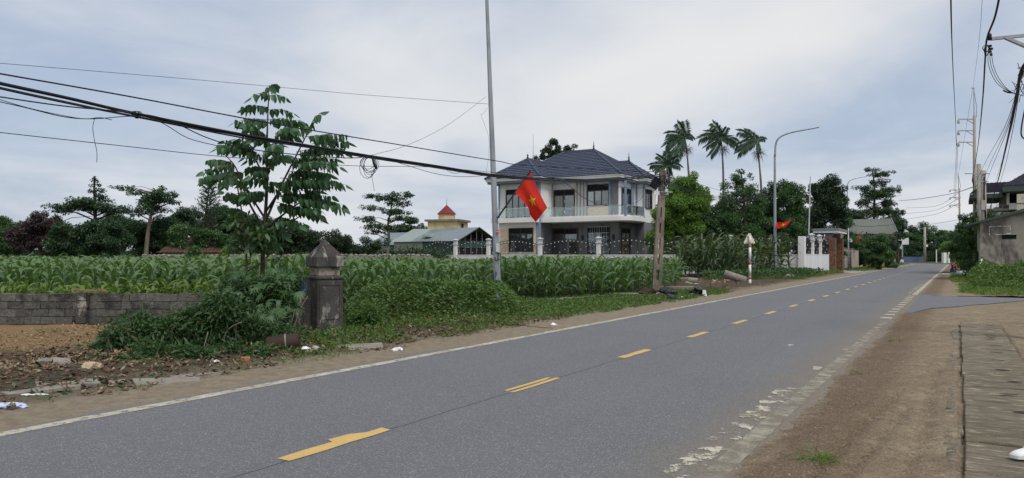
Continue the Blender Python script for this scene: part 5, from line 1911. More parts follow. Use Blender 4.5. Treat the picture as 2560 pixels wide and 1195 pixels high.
# rendered hut on the right, square to the road
HL, HSs = 1.15, 52.0
hut = thing('rendered_hut', 'grey stained rendered hut with mono-pitch green sheet roof at right', 'hut', R(HL, HSs, 0), RZ)
hx = lambda px: lat_px(px, HSs) - HL
hzz = lambda px, py: H + (HY - py) * dep(lat_px(px, HSs), HSs) / F
Wd = 3.6
zL = hzz(2452, 557)
rs = (hzz(2556, 531) - zL) / hx(2556)
zR = zL + rs * Wd
prism_v = [(0, 0, -.1), (Wd, 0, -.1), (Wd, 0, zR), (0, 0, zL), (0, 5, -.1), (Wd, 5, -.1), (Wd, 5, zR), (0, 5, zL)]
MB().add(prism_v, [(0, 1, 2, 3), (5, 4, 7, 6), (4, 0, 3, 7), (1, 5, 6, 2), (3, 2, 6, 7), (0, 4, 5, 1)]).build('wall', M['hut_render'], hut)
rf_ = MB()
a0, a1 = -.85, Wd + .3
rf_.add([(a0, -.3, zL + rs * a0 + .005), (a1, -.3, zL + rs * a1 + .005), (a1, 5.4, zL + rs * a1 + .005), (a0, 5.4, zL + rs * a0 + .005), (a0, -.3, zL + rs * a0 + .10), (a1, -.3, zL + rs * a1 + .26), (a1, 5.4, zL + rs * a1 + .26), (a0, 5.4, zL + rs * a0 + .10)],
        [(3, 2, 1, 0), (4, 5, 6, 7), (0, 1, 5, 4), (1, 2, 6, 5), (2, 3, 7, 6), (3, 0, 4, 7)])
rf_.build('roof', M['roof_edge_green'], hut)
vx0, vx1 = hx(2505), hx(2541)
vz0, vz1 = hzz(2520, 597.5), hzz(2520, 587)
v_ = MB().lim(vx0, vx1, -.012, -.002, vz0, vz1).build('vent_opening', M['dark_room'], hut)
MB().lim(vx0 - .06, vx1 + .02, -.09, -.002, vz1 + .001, vz1 + .05).build('vent_lintel', M['concrete_pale'], v_)
for (ax0, ay0, ax1, ay1) in ((2473, 566, 2479, 567.5), (2482, 566, 2490, 567), (2492, 565, 2504, 566.2), (2508, 565, 2517, 566), (2522, 564.5, 2526, 566), (2525, 565, 2526.3, 576), (2473, 566, 2474.2, 572), (2473, 574, 2474, 580), (2473, 582, 2474.2, 588), (2490, 586, 2503, 587.2), (2515, 583, 2527, 584.3)):
    MB().lim(hx(ax0), hx(ax1), -.006, -.002, hzz(ax0, ay1), hzz(ax0, ay0)).build('chalk_mark', M['white_plastic'], hut)
MB().tube([(hx(2503) + .02 * math.sin(i * 2.1), -.002, .4 + i * .26) for i in range(8)], .008, 4).build('crack', M['dark_room'], hut)
bd = MB().tube([W(2442, 692, 43.0), W(2455, 648, 43.4)], .05, 4).build('leaning_plank', M['white_plastic'])
tag(bd, 'pale white plank leaning against the rendered hut corner', 'plank')

# house with dark tile roof behind the hut
HQ, SQ = .86, 71.3
rh = thing('balcony_house', 'two-storey house with dark tiled hip roof and open balcony behind the hut', 'house', R(HQ, SQ, 0), RZ)
zz = lambda py: H + (HY - py) * dep(HQ + 2, SQ) / F
xx = lambda px: lat_px(px, SQ) - HQ
MB().lim(xx(2508), 9, 2.0, 8, -.05, zz(470)).build('wall', M['concrete_pale'], rh)
MB().lim(xx(2508), 9, .4, 1.99, -.05, zz(530)).build('wall', M['concrete_pale'], rh)
MB().lim(xx(2523), xx(2542), .0, .25, zz(524), zz(509)).build('balcony_wall', M['wall_white'], rh)
MB().lim(xx(2440), 8, .3, 8, zz(526), zz(521)).build('terrace_slab', M['concrete_pale'], rh)
r2 = MB()
tiled_slope(r2, (xx(2424), -.8, zz(484)), (9, -.8, zz(480)), (9, 3.0, zz(445)), (xx(2465), 3.0, zz(449)), .3, .3)
tiled_slope(r2, (xx(2505), -2.0, zz(470)), (9, -2.0, zz(468)), (9, 1.8, zz(420)), (xx(2580), 1.8, zz(425)), .3, .3)
r2.build('roof', M['tile_roof_far'], rh)
MB().lim(xx(2424), xx(2505), -.78, 7.5, zz(495), zz(484.5)).build('fascia', M['roof_edge_green'], rh)
MB().lim(xx(2505), 9, -1.98, 7.4, zz(484), zz(470.5)).build('fascia', M['roof_edge_green'], rh)
MB().tube([(xx(2503), 1.0, zz(525)), (xx(2503), 1.0, zz(484))], .08, 6).build('post', M['stone_grey'], rh)
MB().tube([(xx(2520), .1, zz(512)), (xx(2520), .1, zz(478))], .11, 8).build('post', M['wall_white'], rh)
MB().lim(xx(2524), xx(2545), 1.97, 1.985, zz(509), zz(484)).build('doorway', M['dark_room'], rh)
ra_ = MB()
for i in range(4):
    ra_.tube([(xx(2462), .5, zz(520 - i * 3)), (xx(2510), .5, zz(520 - i * 3))], .025, 4)
for i in range(4):
    ra_.tube([(xx(2465 + i * 14), .5, zz(523)), (xx(2465 + i * 14), .5, zz(510))], .03, 4)
ra_.build('terrace_rail', M['galv'], rh)
tk = thing('water_tank', 'shiny horizontal steel water tank behind the hut roof', 'tank', W(2501, 540, 60), 0)
tm_ = MB().lathe([(.02, -.0), (.45, .04), (.52, .1), (.52, 1.0), (.45, 1.06), (.02, 1.1)], (0, 0, 0), 20)
o = tm_.build('tank_body', M['steel_rail'], tk, True); o.rotation_euler = (0, math.radians(90), 0); o.location = (-.55, 0, .2)
for x_ in (-.35, .3):
    MB().lim(x_ - .05, x_ + .05, -.4, .4, -.9, -.25).build('tank_stand', M['galv'], tk)
bp_ = thing('tin_board', 'upright tan ribbed sheet panel above the hut roof at right edge', 'panel', W(2552, 530, 48), .05)
corrugated(MB(), (-.28, 0, -.35), (.62, 0, -.35), (.62, 0, 1.25), (-.28, 0, 1.2), .22, .03).build('sheet', M['sheet_tan'], bp_)
MB().lim(-.3, .6, -.03, -.005, .55, .6).build('strap', M['iron_black'], bp_)
# ------------------------------------------------------------------ lamps, poles and wires
def lamp_post(label, base, top, Zb, lamp_px=None, curve_px=None, r0=.125, r1=.06, group='steel street lamps along the left verge'):
    """tapered octagonal steel mast; base and top are photo positions, arm over the road"""
    b_ = W(base[0], HY + F * H / Zb, Zb); b_.z = 0
    root = thing('street_lamp', label, 'street lamp', b_, 0, group)
    t_ = W(top[0], top[1], Zb) - b_
    MB().tube([(0, 0, -.2), tuple(t_)], [r0, r1], 8).build('mast', M['galv'], root)
    d_ = R(1, 0) * 1.0                                         # towards the road
    if lamp_px is not None:
        e_ = W(lamp_px[0], lamp_px[1], Zb - .8) - b_
    else:
        e_ = t_ + d_ * 3.0 + Vector((0, 0, 1.4))
    m1 = t_ + Vector((0, 0, (e_.z - t_.z) * .55)) + (e_ - t_) * .06
    m2 = t_.lerp(e_, .36) + Vector((0, 0, (e_.z - t_.z) * .50))
    q = spline([t_, m1, m2, e_], 6)
    MB().tube(q, [r1 * (1 - .35 * i / (len(q) - 1)) for i in range(len(q))], 7).build('arm', M['galv'], root, True)
    hd = MB().box((0, 0, 0), (.75, .26, .09), 0, 0)
    o = hd.build('lamp_head', M['galv_light'], root, bevel=.03)
    dd = (q[-1] - q[-3]).normalized()
    o.matrix_basis = Matrix.Translation(e_ + dd * .25) @ dd.to_track_quat('X', 'Z').to_matrix().to_4x4()
    MB().box((b_.x * 0, 0, .02), (.45, .45, .06)).build('base_plate', M['galv'], root)
    return root, t_


L1, t1 = lamp_post('nearest tall steel street lamp mast, leaning slightly left, carrying a red flag', (1246, 745), (1216, -30), 23.3, None, None, .125, .056)
L2, t2 = lamp_post('second steel street lamp with curved arm and small red flag before the garden', (1938, 680), (1937, 392), 52.0, (2025, 322), None, .125, .075)
lamp_post('third street lamp in line, its arm above the dark tree by the gateway', (2121, 640), (2118, 478), 118, (2162, 442), None, .12, .07)
lamp_post('fourth street lamp in line, before the layered tall tree', (2208, 640), (2209, 520), 160, (2246, 489), None, .12, .07)
lamp_post('farthest street lamp at the bend, with curved arm and stay', (2237, 655), (2238, 548), 150, (2258, 526), None, .12, .07)
# plates and stencilled numbers on the nearest mast
Zf = 23.3 - .14


def on_mast(name, px, py, w_, h_, m_):
    p = W(px, py, Zf) - L1.location
    return MB().box(p, (w_, .012, h_)).build(name, M[m_], L1)


on_mast('sticker', 1244, 580, .075, .14, 'sticker_red')
on_mast('sticker_line', 1244, 579, .05, .016, 'white_plastic').location.y = -.008
on_mast('plate', 1244, 619, .12, .29, 'galv_light')
on_mast('sticker', 1240, 684, .05, .12, 'blue_paint')


def stencil(txt, px, py, size, root, Zt, m_='text_black'):
    cu = bpy.data.curves.new('lettering', 'FONT')
    cu.body = txt; cu.size = size; cu.extrude = .002; cu.offset = .009
    to = bpy.data.objects.new('lettering', cu)
    COL.objects.link(to)
    bpy.context.view_layer.update()
    me = bpy.data.meshes.new_from_object(to.evaluated_get(bpy.context.evaluated_depsgraph_get()))
    bpy.data.objects.remove(to)
    o = obj('lettering', me, M[m_], root)
    o.location = W(px, py, Zt) - root.location
    o.rotation_euler = (math.radians(90), 0, 0)
    return o


stencil('TI', 1242.5, 640.5, .15, L1, Zf - .015)
stencil('L1-', 1236.5, 651.5, .15, L1, Zf - .015)


# flags: cloth surface over (u along hoist, v along fly), star follows the cloth
def flag(label, root_at, staff, surf, size_u=14, size_v=20, star_c=(.5, .5), star_r=.3, asp=1.5, group=None):
    r_ = thing('flag', label, 'flag', staff[0])
    o0 = Vector(staff[0])
    MB().tube([Vector(0 * o0), Vector(staff[1]) - o0], [.03, .022], 6).build('staff', M['iron_black'], r_)
    V, Fc = [], []
    for i in range(size_u + 1):
        for j in range(size_v + 1):
            V.append(surf(i / size_u, j / size_v) - o0)
    k = size_v + 1
    for i in range(size_u):
        for j in range(size_v):
            Fc.append((i * k + j, i * k + j + 1, (i + 1) * k + j + 1, (i + 1) * k + j))
    MB().add(V, Fc).build('cloth', M['flag_red'], r_, True)
    # star, both sides
    for sgn in (-1, 1):
        sv, sf = [], []
        def pt(u, v):
            e = 1e-3
            p = surf(u, v); a = surf(u + e, v) - p; c_ = surf(u, v + e) - p
            n_ = a.cross(c_).normalized()
            return p + n_ * .006 * sgn - o0
        rings = 4
        sv.append(pt(*star_c))
        for q in range(1, rings + 1):
            for j in range(10):
                a = math.pi / 2 + j * math.pi / 5
                rad = star_r * (1 if j % 2 == 0 else .40) * q / rings
                sv.append(pt(star_c[0] - math.sin(a) * rad, star_c[1] + math.cos(a) * rad / asp))
        for j in range(10):
            sf.append((0, 1 + j, 1 + (j + 1) % 10))
            for q in range(rings - 1):
                b_ = 1 + q * 10
                sf.append((b_ + j, b_ + 10 + j, b_ + 10 + (j + 1) % 10, b_ + (j + 1) % 10))
        MB().add(sv, sf).build('star', M['flag_yellow'], r_, True)
    return r_


def lerp2(tab, t):
    xs = [q[0] for q in tab]
    return (float(np.interp(t, xs, [q[1] for q in tab])), float(np.interp(t, xs, [q[2] for q in tab])))


fz = 22.9
edgeA = [(0, 1325, 430), (.25, 1336, 455), (.5, 1347, 478), (.75, 1358, 500), (1, 1368, 519)]          # upper hoist to fly
edgeB = [(0, 1288, 482), (.25, 1301, 496), (.5, 1316, 513), (.65, 1322, 522), (.8, 1324, 536), (1, 1339, 556)]      # lower hoist to fly


def flag1(u, v):
    a = lerp2(edgeA, v); c_ = lerp2(edgeB, v)
    px = a[0] + (c_[0] - a[0]) * u; py = a[1] + (c_[1] - a[1]) * u
    py += 6 * math.sin(math.pi * u) * math.sin(math.pi * v) * .5
    fold = .13 * math.sin(u * 8.5 + 1.2) * (.25 + v) + .10 * math.sin(u * 4 + v * 5) * v
    return W(px, py, fz + fold)


flag('large red flag with yellow star hanging from the nearest lamp mast', None, (W(1243, 546, 23.15), W(1326, 427, fz)), flag1, star_c=(.54, .54), star_r=.22, asp=1.15)
f2 = 51.6


def flag2(u, v):
    a = lerp2([(0, 1979, 549), (.5, 1958, 556), (.8, 1946, 555), (1, 1939, 560)], v); c_ = lerp2([(0, 1964, 567), (.4, 1955, 570), (.8, 1945, 571), (1, 1940, 569)], v)
    return W(a[0] + (c_[0] - a[0]) * u, a[1] + (c_[1] - a[1]) * u, f2 + .18 * math.sin(v * 9 + u * 3) * v)


flag('small red flag with yellow star blowing left from the second lamp', None, (W(1941, 593, 51.8), W(1982, 547, f2)), flag2, 8, 14, (.5, .47), .34, 1.4)
f3 = 72.0


def flag3(u, v):
    a = lerp2([(0, 2157, 579), (1, 2146, 606)], v); c_ = lerp2([(0, 2152, 588), (1, 2141, 604)], v)
    return W(a[0] + (c_[0] - a[0]) * u, a[1] + (c_[1] - a[1]) * u, f3 + .25 * math.sin(u * 7 + v * 3))


flag('furled red flag hanging before the vine-covered wall', None, (W(2125, 602, 73), W(2158, 577, f3)), flag3, 8, 10, (.5, .5), .2)

# leaning concrete pole with slots
hz0 = 28.2
hb = W(1640, 735, hz0); hb.z = 0
hpole = thing('concrete_pole', 'leaning weathered concrete pole with slots, cable tangle at its head', 'utility pole', hb)
ht = W(1657, 432, hz0) - hb
tilt = Matrix.Rotation(math.atan2(ht.x, ht.z), 3, 'Y')
hh = ht.length


def slab_y(mb, x0, x1, z0, z1, w0, y_):
    mb.box(tilt @ Vector(((x0 + x1) / 2, 0, (z0 + z1) / 2)), (abs(x1 - x0), y_, z1 - z0), 0, 0, tilt)


pm = MB()
wb, wt_ = .36, .25
def wid(z): return wb + (wt_ - wb) * z / hh
slots = [(.55 + i * .62, .55 + i * .62 + .40) for i in range(5)]
zcur = -.2
for (a, c_) in slots + [(hh, hh)]:
    if a > zcur: slab_y(pm, -wid(a) / 2, wid(a) / 2, zcur, a, 0, .22)
    if c_ > a:
        for sg in (-1, 1):
            x0_ = sg * wid(a) / 2; x1_ = sg * (wid(a) / 2 - .12)
            slab_y(pm, min(x0_, x1_), max(x0_, x1_), a, c_, 0, .219)
    zcur = c_
pm.build('shaft', M['pole_old'], hpole)
MB().box(tilt @ Vector((0, 0, hh + .03)), (.2, .2, .14), 0, 0, tilt).build('head', M['pole_old'], hpole)
tg = MB()
rnd.seed(9)
for i in range(13):
    a = tilt @ Vector((rnd.uniform(-.12, .15), -.15, hh - rnd.uniform(0, .3)))
    e_ = a + Vector((rnd.uniform(-.4, -.1) if i % 3 else rnd.uniform(.05, .25), rnd.uniform(-.1, .1), rnd.uniform(-.6, -.1)))
    f_ = a.lerp(e_, .5) + Vector((rnd.uniform(-.2, .2), -.1, rnd.uniform(-.35, .05)))
    tg.tube(spline([a, f_, e_, a + Vector((rnd.uniform(-.1, .1), 0, -rnd.uniform(.2, .5)))], 5), rnd.uniform(.006, .013), 4)
tg.build('cable_tangle', M['cable'], hpole)
MB().box(tilt @ Vector((-.28, -.05, hh - .42)), (.34, .25, .42), 0, 0, tilt @ Matrix.Rotation(.5, 3, 'Y')).build('junction_box', M['cable'], hpole)
MB().tube([tilt @ Vector((-.4, -.12, hh - .78)), tilt @ Vector((.4, -.12, hh - .76))], .03, 5).build('bracket', M['galv'], hpole)
MB().box(tilt @ Vector((-.22, -.13, hh - .83)), (.22, .05, .16), 0, 0, tilt).build('tag_plate', M['white_plastic'], hpole)

# thin white pipe pole
wp = G(2020, 684)
wpole = thing('pipe_pole', 'thin white pipe pole standing before the corner of the white wall', 'pole', (wp.x, wp.y, 0))
wt2 = W(2026, 441, wp.y) - Vector((wp.x, wp.y, 0))
MB().tube([(0, 0, 1.2), tuple(wt2)], [.06, .045], 7).build('upper_pipe', M['galv_light'], wpole)
for dx_ in (-.09, .09):
    MB().tube([(dx_, 0, -.1), (dx_ * .8, 0, .8), (0, 0, 1.6)], .035, 6).build('red_leg', M['red_paint'], wpole)
MB().tube([(0, -.01, 1.1), (.02, -.01, 2.0)], .07, 6).build('joint', M['rubber'], wpole)
MB().box((-.02, -.12, 1.75), (.26, .08, .24)).build('meter_box', M['sign_back'], wpole)
MB().box((-.02, -.12, 1.57), (.24, .08, .1)).build('meter_cover', M['paper_blue'], wpole)

# warning sign seen from behind
sb = G(1875, 712)
sg = thing('warning_sign', 'back of a triangular road sign on a white and red post', 'road sign', (sb.x, sb.y, 0), .03)
k_ = sb.y / F
zt = (712 - 583) * k_
bands = [(-.1, .28, 'iron_white'), (.28, .47, 'red_paint'), (.47, 1.05, 'iron_white'), (1.05, 1.22, 'red_paint'), (1.22, 1.95, 'iron_white'), (1.95, 2.06, 'red_paint'), (2.06, zt - .15, 'iron_white')]
for a, c_, mm in bands:
    MB().tube([(0, 0, a), (0, 0, c_)], .065, 10, True).build('post_band', M[mm], sg, True)
z0, z1 = (712 - 610) * k_, (712 - 583) * k_
hw = 14 * k_
tri = [(-hw + .05, z0), (hw - .05, z0), (hw + .01, z0 + .07), (.05, z1 - .0), (-.05, z1), (-hw - .01, z0 + .07)]
MB().add([(x, .08, z) for x, z in tri] + [(x, .10, z) for x, z in tri], [tuple(range(6)), tuple(range(11, 5, -1))] + [(i, i + 6, (i + 1) % 6 + 6, (i + 1) % 6) for i in range(6)]).build('sign_plate', M['sign_back'], sg)
for z_, w_ in ((z0 + .05, hw * 1.5), (z0 + .38, hw * .75)):
    MB().box((0, .065, z_), (w_, .03, .035)).build('sign_brace', M['terracotta'], sg)
MB().tube([(.075, -.02, 1.5), (.08, -.02, 1.3), (.0, -.075, 1.2), (-.07, -.03, 1.1), (.06, -.06, .9)], .012, 4).build('wire_tie', M['rubber'], sg)


# utility poles on the right
def upole(label, px, top_py, Z, r0, r1, m_='concrete_pole', lean=0.0, name='utility_pole'):
    b_ = W(px, HY, Z); b_.z = 0
    root = thing(name, label, 'utility pole', b_)
    zt = H + (HY - top_py) * Z / F
    MB().tube([(0, 0, -.3), (lean, 0, zt)], [r0, r1], 10).build('shaft', M[m_], root, True)
    return root, zt


k_ = lambda Z: Z / F
u1, z1_ = upole('round concrete utility pole, left of the pair above the bushes', 2452, 410, 58, .22, .16, lean=-.16)
u2, z2_ = upole('squarer concrete utility pole with crossarm, right of the pair', 2462, 426, 56, .22, .18, lean=-.13)
for dz in (0, .62):
    MB().box((-.75 + dz * .55, -.2, z2_ - .28 - dz), (1.9 - dz * 1.3, .06, .07)).build('crossarm', M['galv'], u2)
MB().tube([(-1.0, -.2, z2_ - .35), (-.35, -.2, z2_ - .9)], .03, 5).build('brace', M['galv'], u2)
MB().tube([(-.15, -.2, z2_ - .5), (-.2, -.22, z2_ - 2.0), (-.05, -.22, z2_ - 4.0)], .05, 6).build('downlead', M['cable'], u2, True)
MB().tube([(-1.05, -.2, z2_ - .3), (-1.08, -.2, z2_ - .8), (-1.0, -.2, z2_ - 1.25)], [.03, .07, .04], 6).build('cable_bundle', M['cable'], u2, True)
MB().tube([(-1.05, -.2, z2_ - .6), (-1.06, -.2, z2_ - 2.6)], .018, 5).build('downlead', M['cable'], u2)
mb_ = MB().box((-.32, -.22, z2_ - 2.75), (.3, .2, .75)).build('meter_box', M['concrete_pale'], u2)
u3, z3_ = upole('tall concrete pole with three steel crossarms and insulators', 2438, 288, 62, .17, .11, lean=-.08)
MB().tube([(-.1, 0, z3_ - .2), (-.12, 0, z3_ + 2.35)], .035, 5).build('mast_pipe', M['galv'], u3)
MB().tube([(.12, 0, z3_ - .2), (.1, 0, z3_ + .9), (-.1, 0, z3_ + 2.1)], .025, 5).build('stay', M['galv'], u3)
MB().box((-.2, 0, z3_ + 2.36), (.3, .05, .05)).build('mast_top', M['galv'], u3)
for i in range(3):
    z_ = z3_ - .35 - i * 1.0
    MB().box((-.72, 0, z_), (1.5, .08, .08)).build('crossarm', M['galv'], u3)
    MB().tube([(-.8, 0, z_), (-.05, 0, z_ - .45)], .03, 5).build('brace', M['galv'], u3)
    MB().lathe([(.05, 0), (.13, .04), (.08, .1), (.13, .16), (.08, .22), (.11, .3), (.03, .36)], (-1.45, 0, z_ - .38), 10).build('insulator', M['insulator'], u3, True)
u4, z4_ = upole('distant concrete pole with three crossarms beyond the pair', 2400, 470, 108, .16, .11, lean=-.1)
MB().tube([(-.2, 0, z4_ - .2), (-.3, 0, z4_ + 2.3)], .05, 5).build('mast_pipe', M['galv'], u4)
MB().tube([(.15, 0, z4_), (-.3, 0, z4_ + 2.2)], .03, 5).build('stay', M['galv'], u4)
for i in range(3):
    z_ = z4_ - .3 - i * 1.15
    MB().box((-.7, 0, z_), (1.6, .12, .1)).build('crossarm', M['galv'], u4)
    MB().tube([(-.9, 0, z_), (-.05, 0, z_ - .45)], .035, 5).build('brace', M['galv'], u4)
    MB().lathe([(.06, 0), (.16, .06), (.09, .14), (.14, .26), (.03, .36)], (-1.5, 0, z_ - .3), 8).build('insulator', M['insulator'], u4, True)
u5, z5_ = upole('pale concrete post at the far bend with a small box', 2312, 568, 188, .36, .26, 'concrete_pale')
MB().box((.3, -.3, 4.2), (.5, .3, .6)).build('meter_box', M['box_pale'], u5)
MB().tube([(-1.8, 0, z5_ - .3), (.2, 0, z5_ - .3)], .08, 4).build('crossarm', M['galv'], u5)
u6, z6_ = upole('thin grey post holding the furled flag before the shaded wall', 2121, 570, 73.2, .075, .06, 'galv')
MB().box((.2, -.1, 3.1), (.25, .15, .35)).build('meter_box', M['galv_light'], u6)

# pole just outside the frame carrying the steel bracket
nz = 12.6
u7, z7_ = upole('near concrete pole at the right frame edge with steel bracket and cables', 2590, -160, nz, .13, .11)
bz0 = H + (HY - 92) * nz / F
bx = lambda px: (px - 2590) * nz / F


def beam(name, a, c_, w_, root):
    a, c_ = Vector(a), Vector(c_)
    d = (c_ - a)
    o = MB().box((0, 0, 0), (d.length, w_, w_)).build(name, M['galv'], root)
    o.matrix_basis = Matrix.Translation((a + c_) / 2) @ d.to_track_quat('X', 'Z').to_matrix().to_4x4()


beam('bracket_arm', (bx(2472), -.06, bz0 - .055), (bx(2590), -.06, bz0 + .03), .052, u7)
beam('bracket_strut', (bx(2500), -.125, bz0 - .05), (bx(2575), -.125, bz0 - .28), .05, u7)
MB().lathe([(.02, -.05), (.035, -.02), (.035, .05), (.02, .07)], (bx(2468), -.06, bz0 - .03), 8).build('clamp', M['cable'], u7, True)


# wires ------------------------------------------------------------
def wire(label, pts, r, m_='cable', k=8, name='overhead_cable', group=None):
    q = spline([W(*p) for p in pts], k)
    base = q[0].copy()
    o = MB().tube([p - base for p in q], r, 5).build(name, M[m_], None, True)
    o.location = base
    return tag(o, label, 'cable', group)


def zl(px, lat=-10.0):                                         # depth of a wire that follows the road at this lateral
    k = (px - CX) / F
    return lat / (DY * k - DX)


def along(pts, lat=-10.0):
    return [(a, c_, zl(a, lat)) for a, c_ in pts]


main = [(-60, 192), (0, 208), (170, 245), (340, 284), (600, 335), (760, 362), (920, 389), (1080, 413), (1245, 438), (1390, 447), (1520, 448), (1655, 436)]
wire('thickest black bundled cable sagging from the left border to the leaning pole', along(main), .024)
wire('black cable just under the thick bundle at the left border', along([(a, c_ + (7 if a < 600 else 3.5) + (4 if a < 200 else 0)) for a, c_ in main], -10.05), .014)
wire('second black cable under the thick bundle, slightly lower', along([(a, c_ + (13 if a < 300 else 8 if a < 700 else 5)) for a, c_ in main], -9.95), .013)
wire('top black cable above the bundle running to the leaning pole head', along([(-60, 172), (0, 184), (340, 244), (700, 312), (1000, 362), (1240, 402), (1340, 415), (1660, 431)]), .011)
wire('thin wire highest in the sky from left border to the lamp mast', [(-60, 153, 15), (0, 158, 15.5), (500, 200, 19), (900, 236, 22), (1180, 257, 22.8), (1222, 260, 23.2)], .006)
wire('thin lower wire from the left border through the young tree', along([(-60, 322), (0, 331), (300, 364), (540, 390), (760, 407), (900, 415), (1080, 418), (1245, 432)], -11.0), .006)
wire('slack cable dipping below the bundle before the tree', along([(-60, 232), (0, 242), (160, 265), (330, 282), (420, 300), (520, 345), (620, 372), (760, 388), (880, 395), (930, 388)], -9.9), .009)
wire('loose drooping service wire left of the cable coil', along([(-30, 248), (60, 268), (160, 292), (235, 297), (330, 291), (400, 305), (470, 345), (545, 365)], -9.8), .006)
wire('second loose service wire left of the cable coil', along([(-30, 240), (80, 272), (200, 296), (250, 294), (280, 300)], -9.75), .005)
wire('slack wire hanging below the bundle right of the big loop', along([(930, 390), (1000, 408), (1080, 432), (1140, 441), (1200, 440), (1250, 432)], -9.9), .006)
wire('short slack wire touching the bundle beside the lamp mast', along([(1105, 418), (1135, 433), (1165, 426)], -9.9), .005)
wire('frayed wire end dangling from the coil at upper left', along([(236, 298), (232, 320), (236, 350), (242, 380), (242, 406)], -9.8), .004)
wire('thin strand hanging straight down from the big loop', along([(928, 430), (932, 455), (936, 478)], -9.8), .004)
wire('thin wire rising from the bundle to the lamp mast top left', [(925, 389, 14.2), (1020, 362, 17), (1120, 312, 20), (1215, 242, 23.1)], .005, 'cable_grey')
wire('thin loop of wire hanging beside the lamp mast', [(1219, 270, 23.1), (1207, 285, 23.0), (1203, 290, 23.0), (1221, 340, 23.1), (1222, 385, 23.1), (1216, 428, 22.0)], .004, 'cable_grey')
# coils
def coil(label, px, py, Z, rx, ry, n, r, seed, sag=0.0):
    rr = random.Random(seed)
    root = thing('cable_coil', label, 'cable coil', W(px, py, Z))
    for i in range(n):
        a0 = rr.uniform(0, 6); ox = rr.uniform(-.35, .35) * rx; ax = rr.uniform(.6, 1.05) * rx; az = rr.uniform(.6, 1.1) * ry
        pts_ = []
        for j in range(17):
            a = j / 16 * 2 * math.pi
            pts_.append(Vector((ox + math.sin(a) * ax, rr.uniform(-.01, .01), -az + math.cos(a) * az)))
        MB().tube(pts_, r, 4, False).build('loop', M['cable'], root, True)
    return root


zc_ = zl(340, -9.95)
coil('tight coil of wire tied to the cable bundle at upper left', 341, 278, zc_, .06, .05, 7, .004, 2)
zc_ = zl(930, -9.9)
cc_ = coil('large loose coil of wire hanging from the bundle right of the tree', 925, 392, zc_, .17, .20, 7, .006, 3)
MB().tube([(.05, -.02, -.02), (.09, -.03, -.15), (.14, -.02, -.24)], [.02, .03, .022], 6).build('splice_closure', M['cable'], cc_, True)
# from the leaning pole rightwards to the second lamp and beyond
la0 = (1660, 448, 28.2)
for k, (sg_, lb) in enumerate(((44, 'uppermost'), (52, 'second'), (60, 'third'), (66, 'fourth'), (75, 'lowest'))):
    wire('%s of the sagging cables between leaning pole and second lamp' % lb, [(1660 + k * 2, 446 + k * 5, 28.2), (1720, 463 + sg_ * .22, 34), (1800, 474 + sg_ * .40, 40), (1880, 480 + sg_ * .30, 47), (1936, 489, 51.9)], .011 - .001 * k, 'cable', 8, group='cables between leaning pole and second lamp')
wire('upper thin cable from leaning pole over the garden to the second lamp', [(1665, 440, 28.2), (1740, 458, 36), (1800, 476, 45), (1860, 488, 46), (1936, 491, 51.9)], .008)
wire('cable continuing from the second lamp past the pipe pole to the gateway', [(1937, 490, 52), (1980, 515, 55), (2023, 535, 60), (2080, 555, 68), (2122, 562, 73)], .014)
wire('cable from the flag post across the grey roof', [(2122, 562, 73), (2170, 566, 85), (2240, 561, 98)], .03)
wire('service wire from the leaning pole down to the villa balcony', [(1652, 440, 28.2), (1580, 447, 36), (1500, 446, 46), (1440, 452, 56), (1400, 450, 64.5)], .014)
wire('sagging service wire crossing the villa upper windows', [(1390, 446, 26), (1420, 462, 32), (1470, 500, 45), (1520, 514, 58), (1590, 506, 66), (1612, 482, 66)], .018)
wire('paired service wire along the villa eaves', [(1655, 455, 28.2), (1600, 470, 36), (1540, 466, 46), (1460, 455, 56), (1380, 445, 20.2)], .014)
# crossing the road far away
wire('dark cable crossing over the road from lamp to right poles', [(2247, 502, 150), (2300, 497, 118), (2380, 484, 108), (2425, 470, 70), (2448, 462, 58)], .04)
for k in range(3):
    wire(['upper', 'middle', 'lower'][k] + ' faint drooping wire above the far trees', [(2398, 482 + k * 13, 108), (2340, 515 + k * 10, 140), (2265, 520 + k * 14, 175)], .03, 'cable_grey')
wire('low cable over the far bend to the white post', [(2270, 566, 175), (2330, 560, 150), (2400, 548, 108), (2446, 520, 58)], .03)
# right-hand overhead lines
wire('long black cable falling from the top of the frame to the three-armed pole', [(2376, -40, 22), (2378, 60, 26), (2383, 180, 36), (2389, 302, 60)], .018)
wire('second line running beside it to the middle crossarm', [(2378, -40, 22), (2381, 120, 30), (2386, 240, 44), (2390, 331, 60)], .010)
wire('third line down to the lowest crossarm insulator', [(2377, -40, 22), (2381, 150, 32), (2387, 270, 48), (2391, 360, 60)], .010)
for k in range(3):
    wire(['left', 'middle', 'right'][k] + ' thin line dropping between the two three-armed poles', [(2389 + k, 302 + 29 * k, 60), (2390 + 2 * k, 390, 80), (2384 + 1.5 * k, 478 + 18 * k, 108)], .014, 'cable_grey')
wire('thin grey ground wire from the frame top to the pipe mast', [(2458, -40, 25), (2448, 100, 36), (2433, 218, 60)], .008, 'cable_grey')
wire('thin ground wire from pipe mast down to the distant pole', [(2432, 219, 60), (2412, 340, 80), (2397, 432, 108)], .012, 'cable_grey')
wire('twisted thick cable passing the bracket and falling to the concrete pair', [(2505, -40, 10.5), (2488, 40, 11.6), (2468, 95, 12.6), (2463, 150, 14), (2455, 270, 21), (2444, 372, 40), (2432, 440, 56)], .017)
lb7 = coil('small cable coil and clamps hanging under the steel bracket', 2466, 113, 12.5, .055, .09, 4, .007, 7)
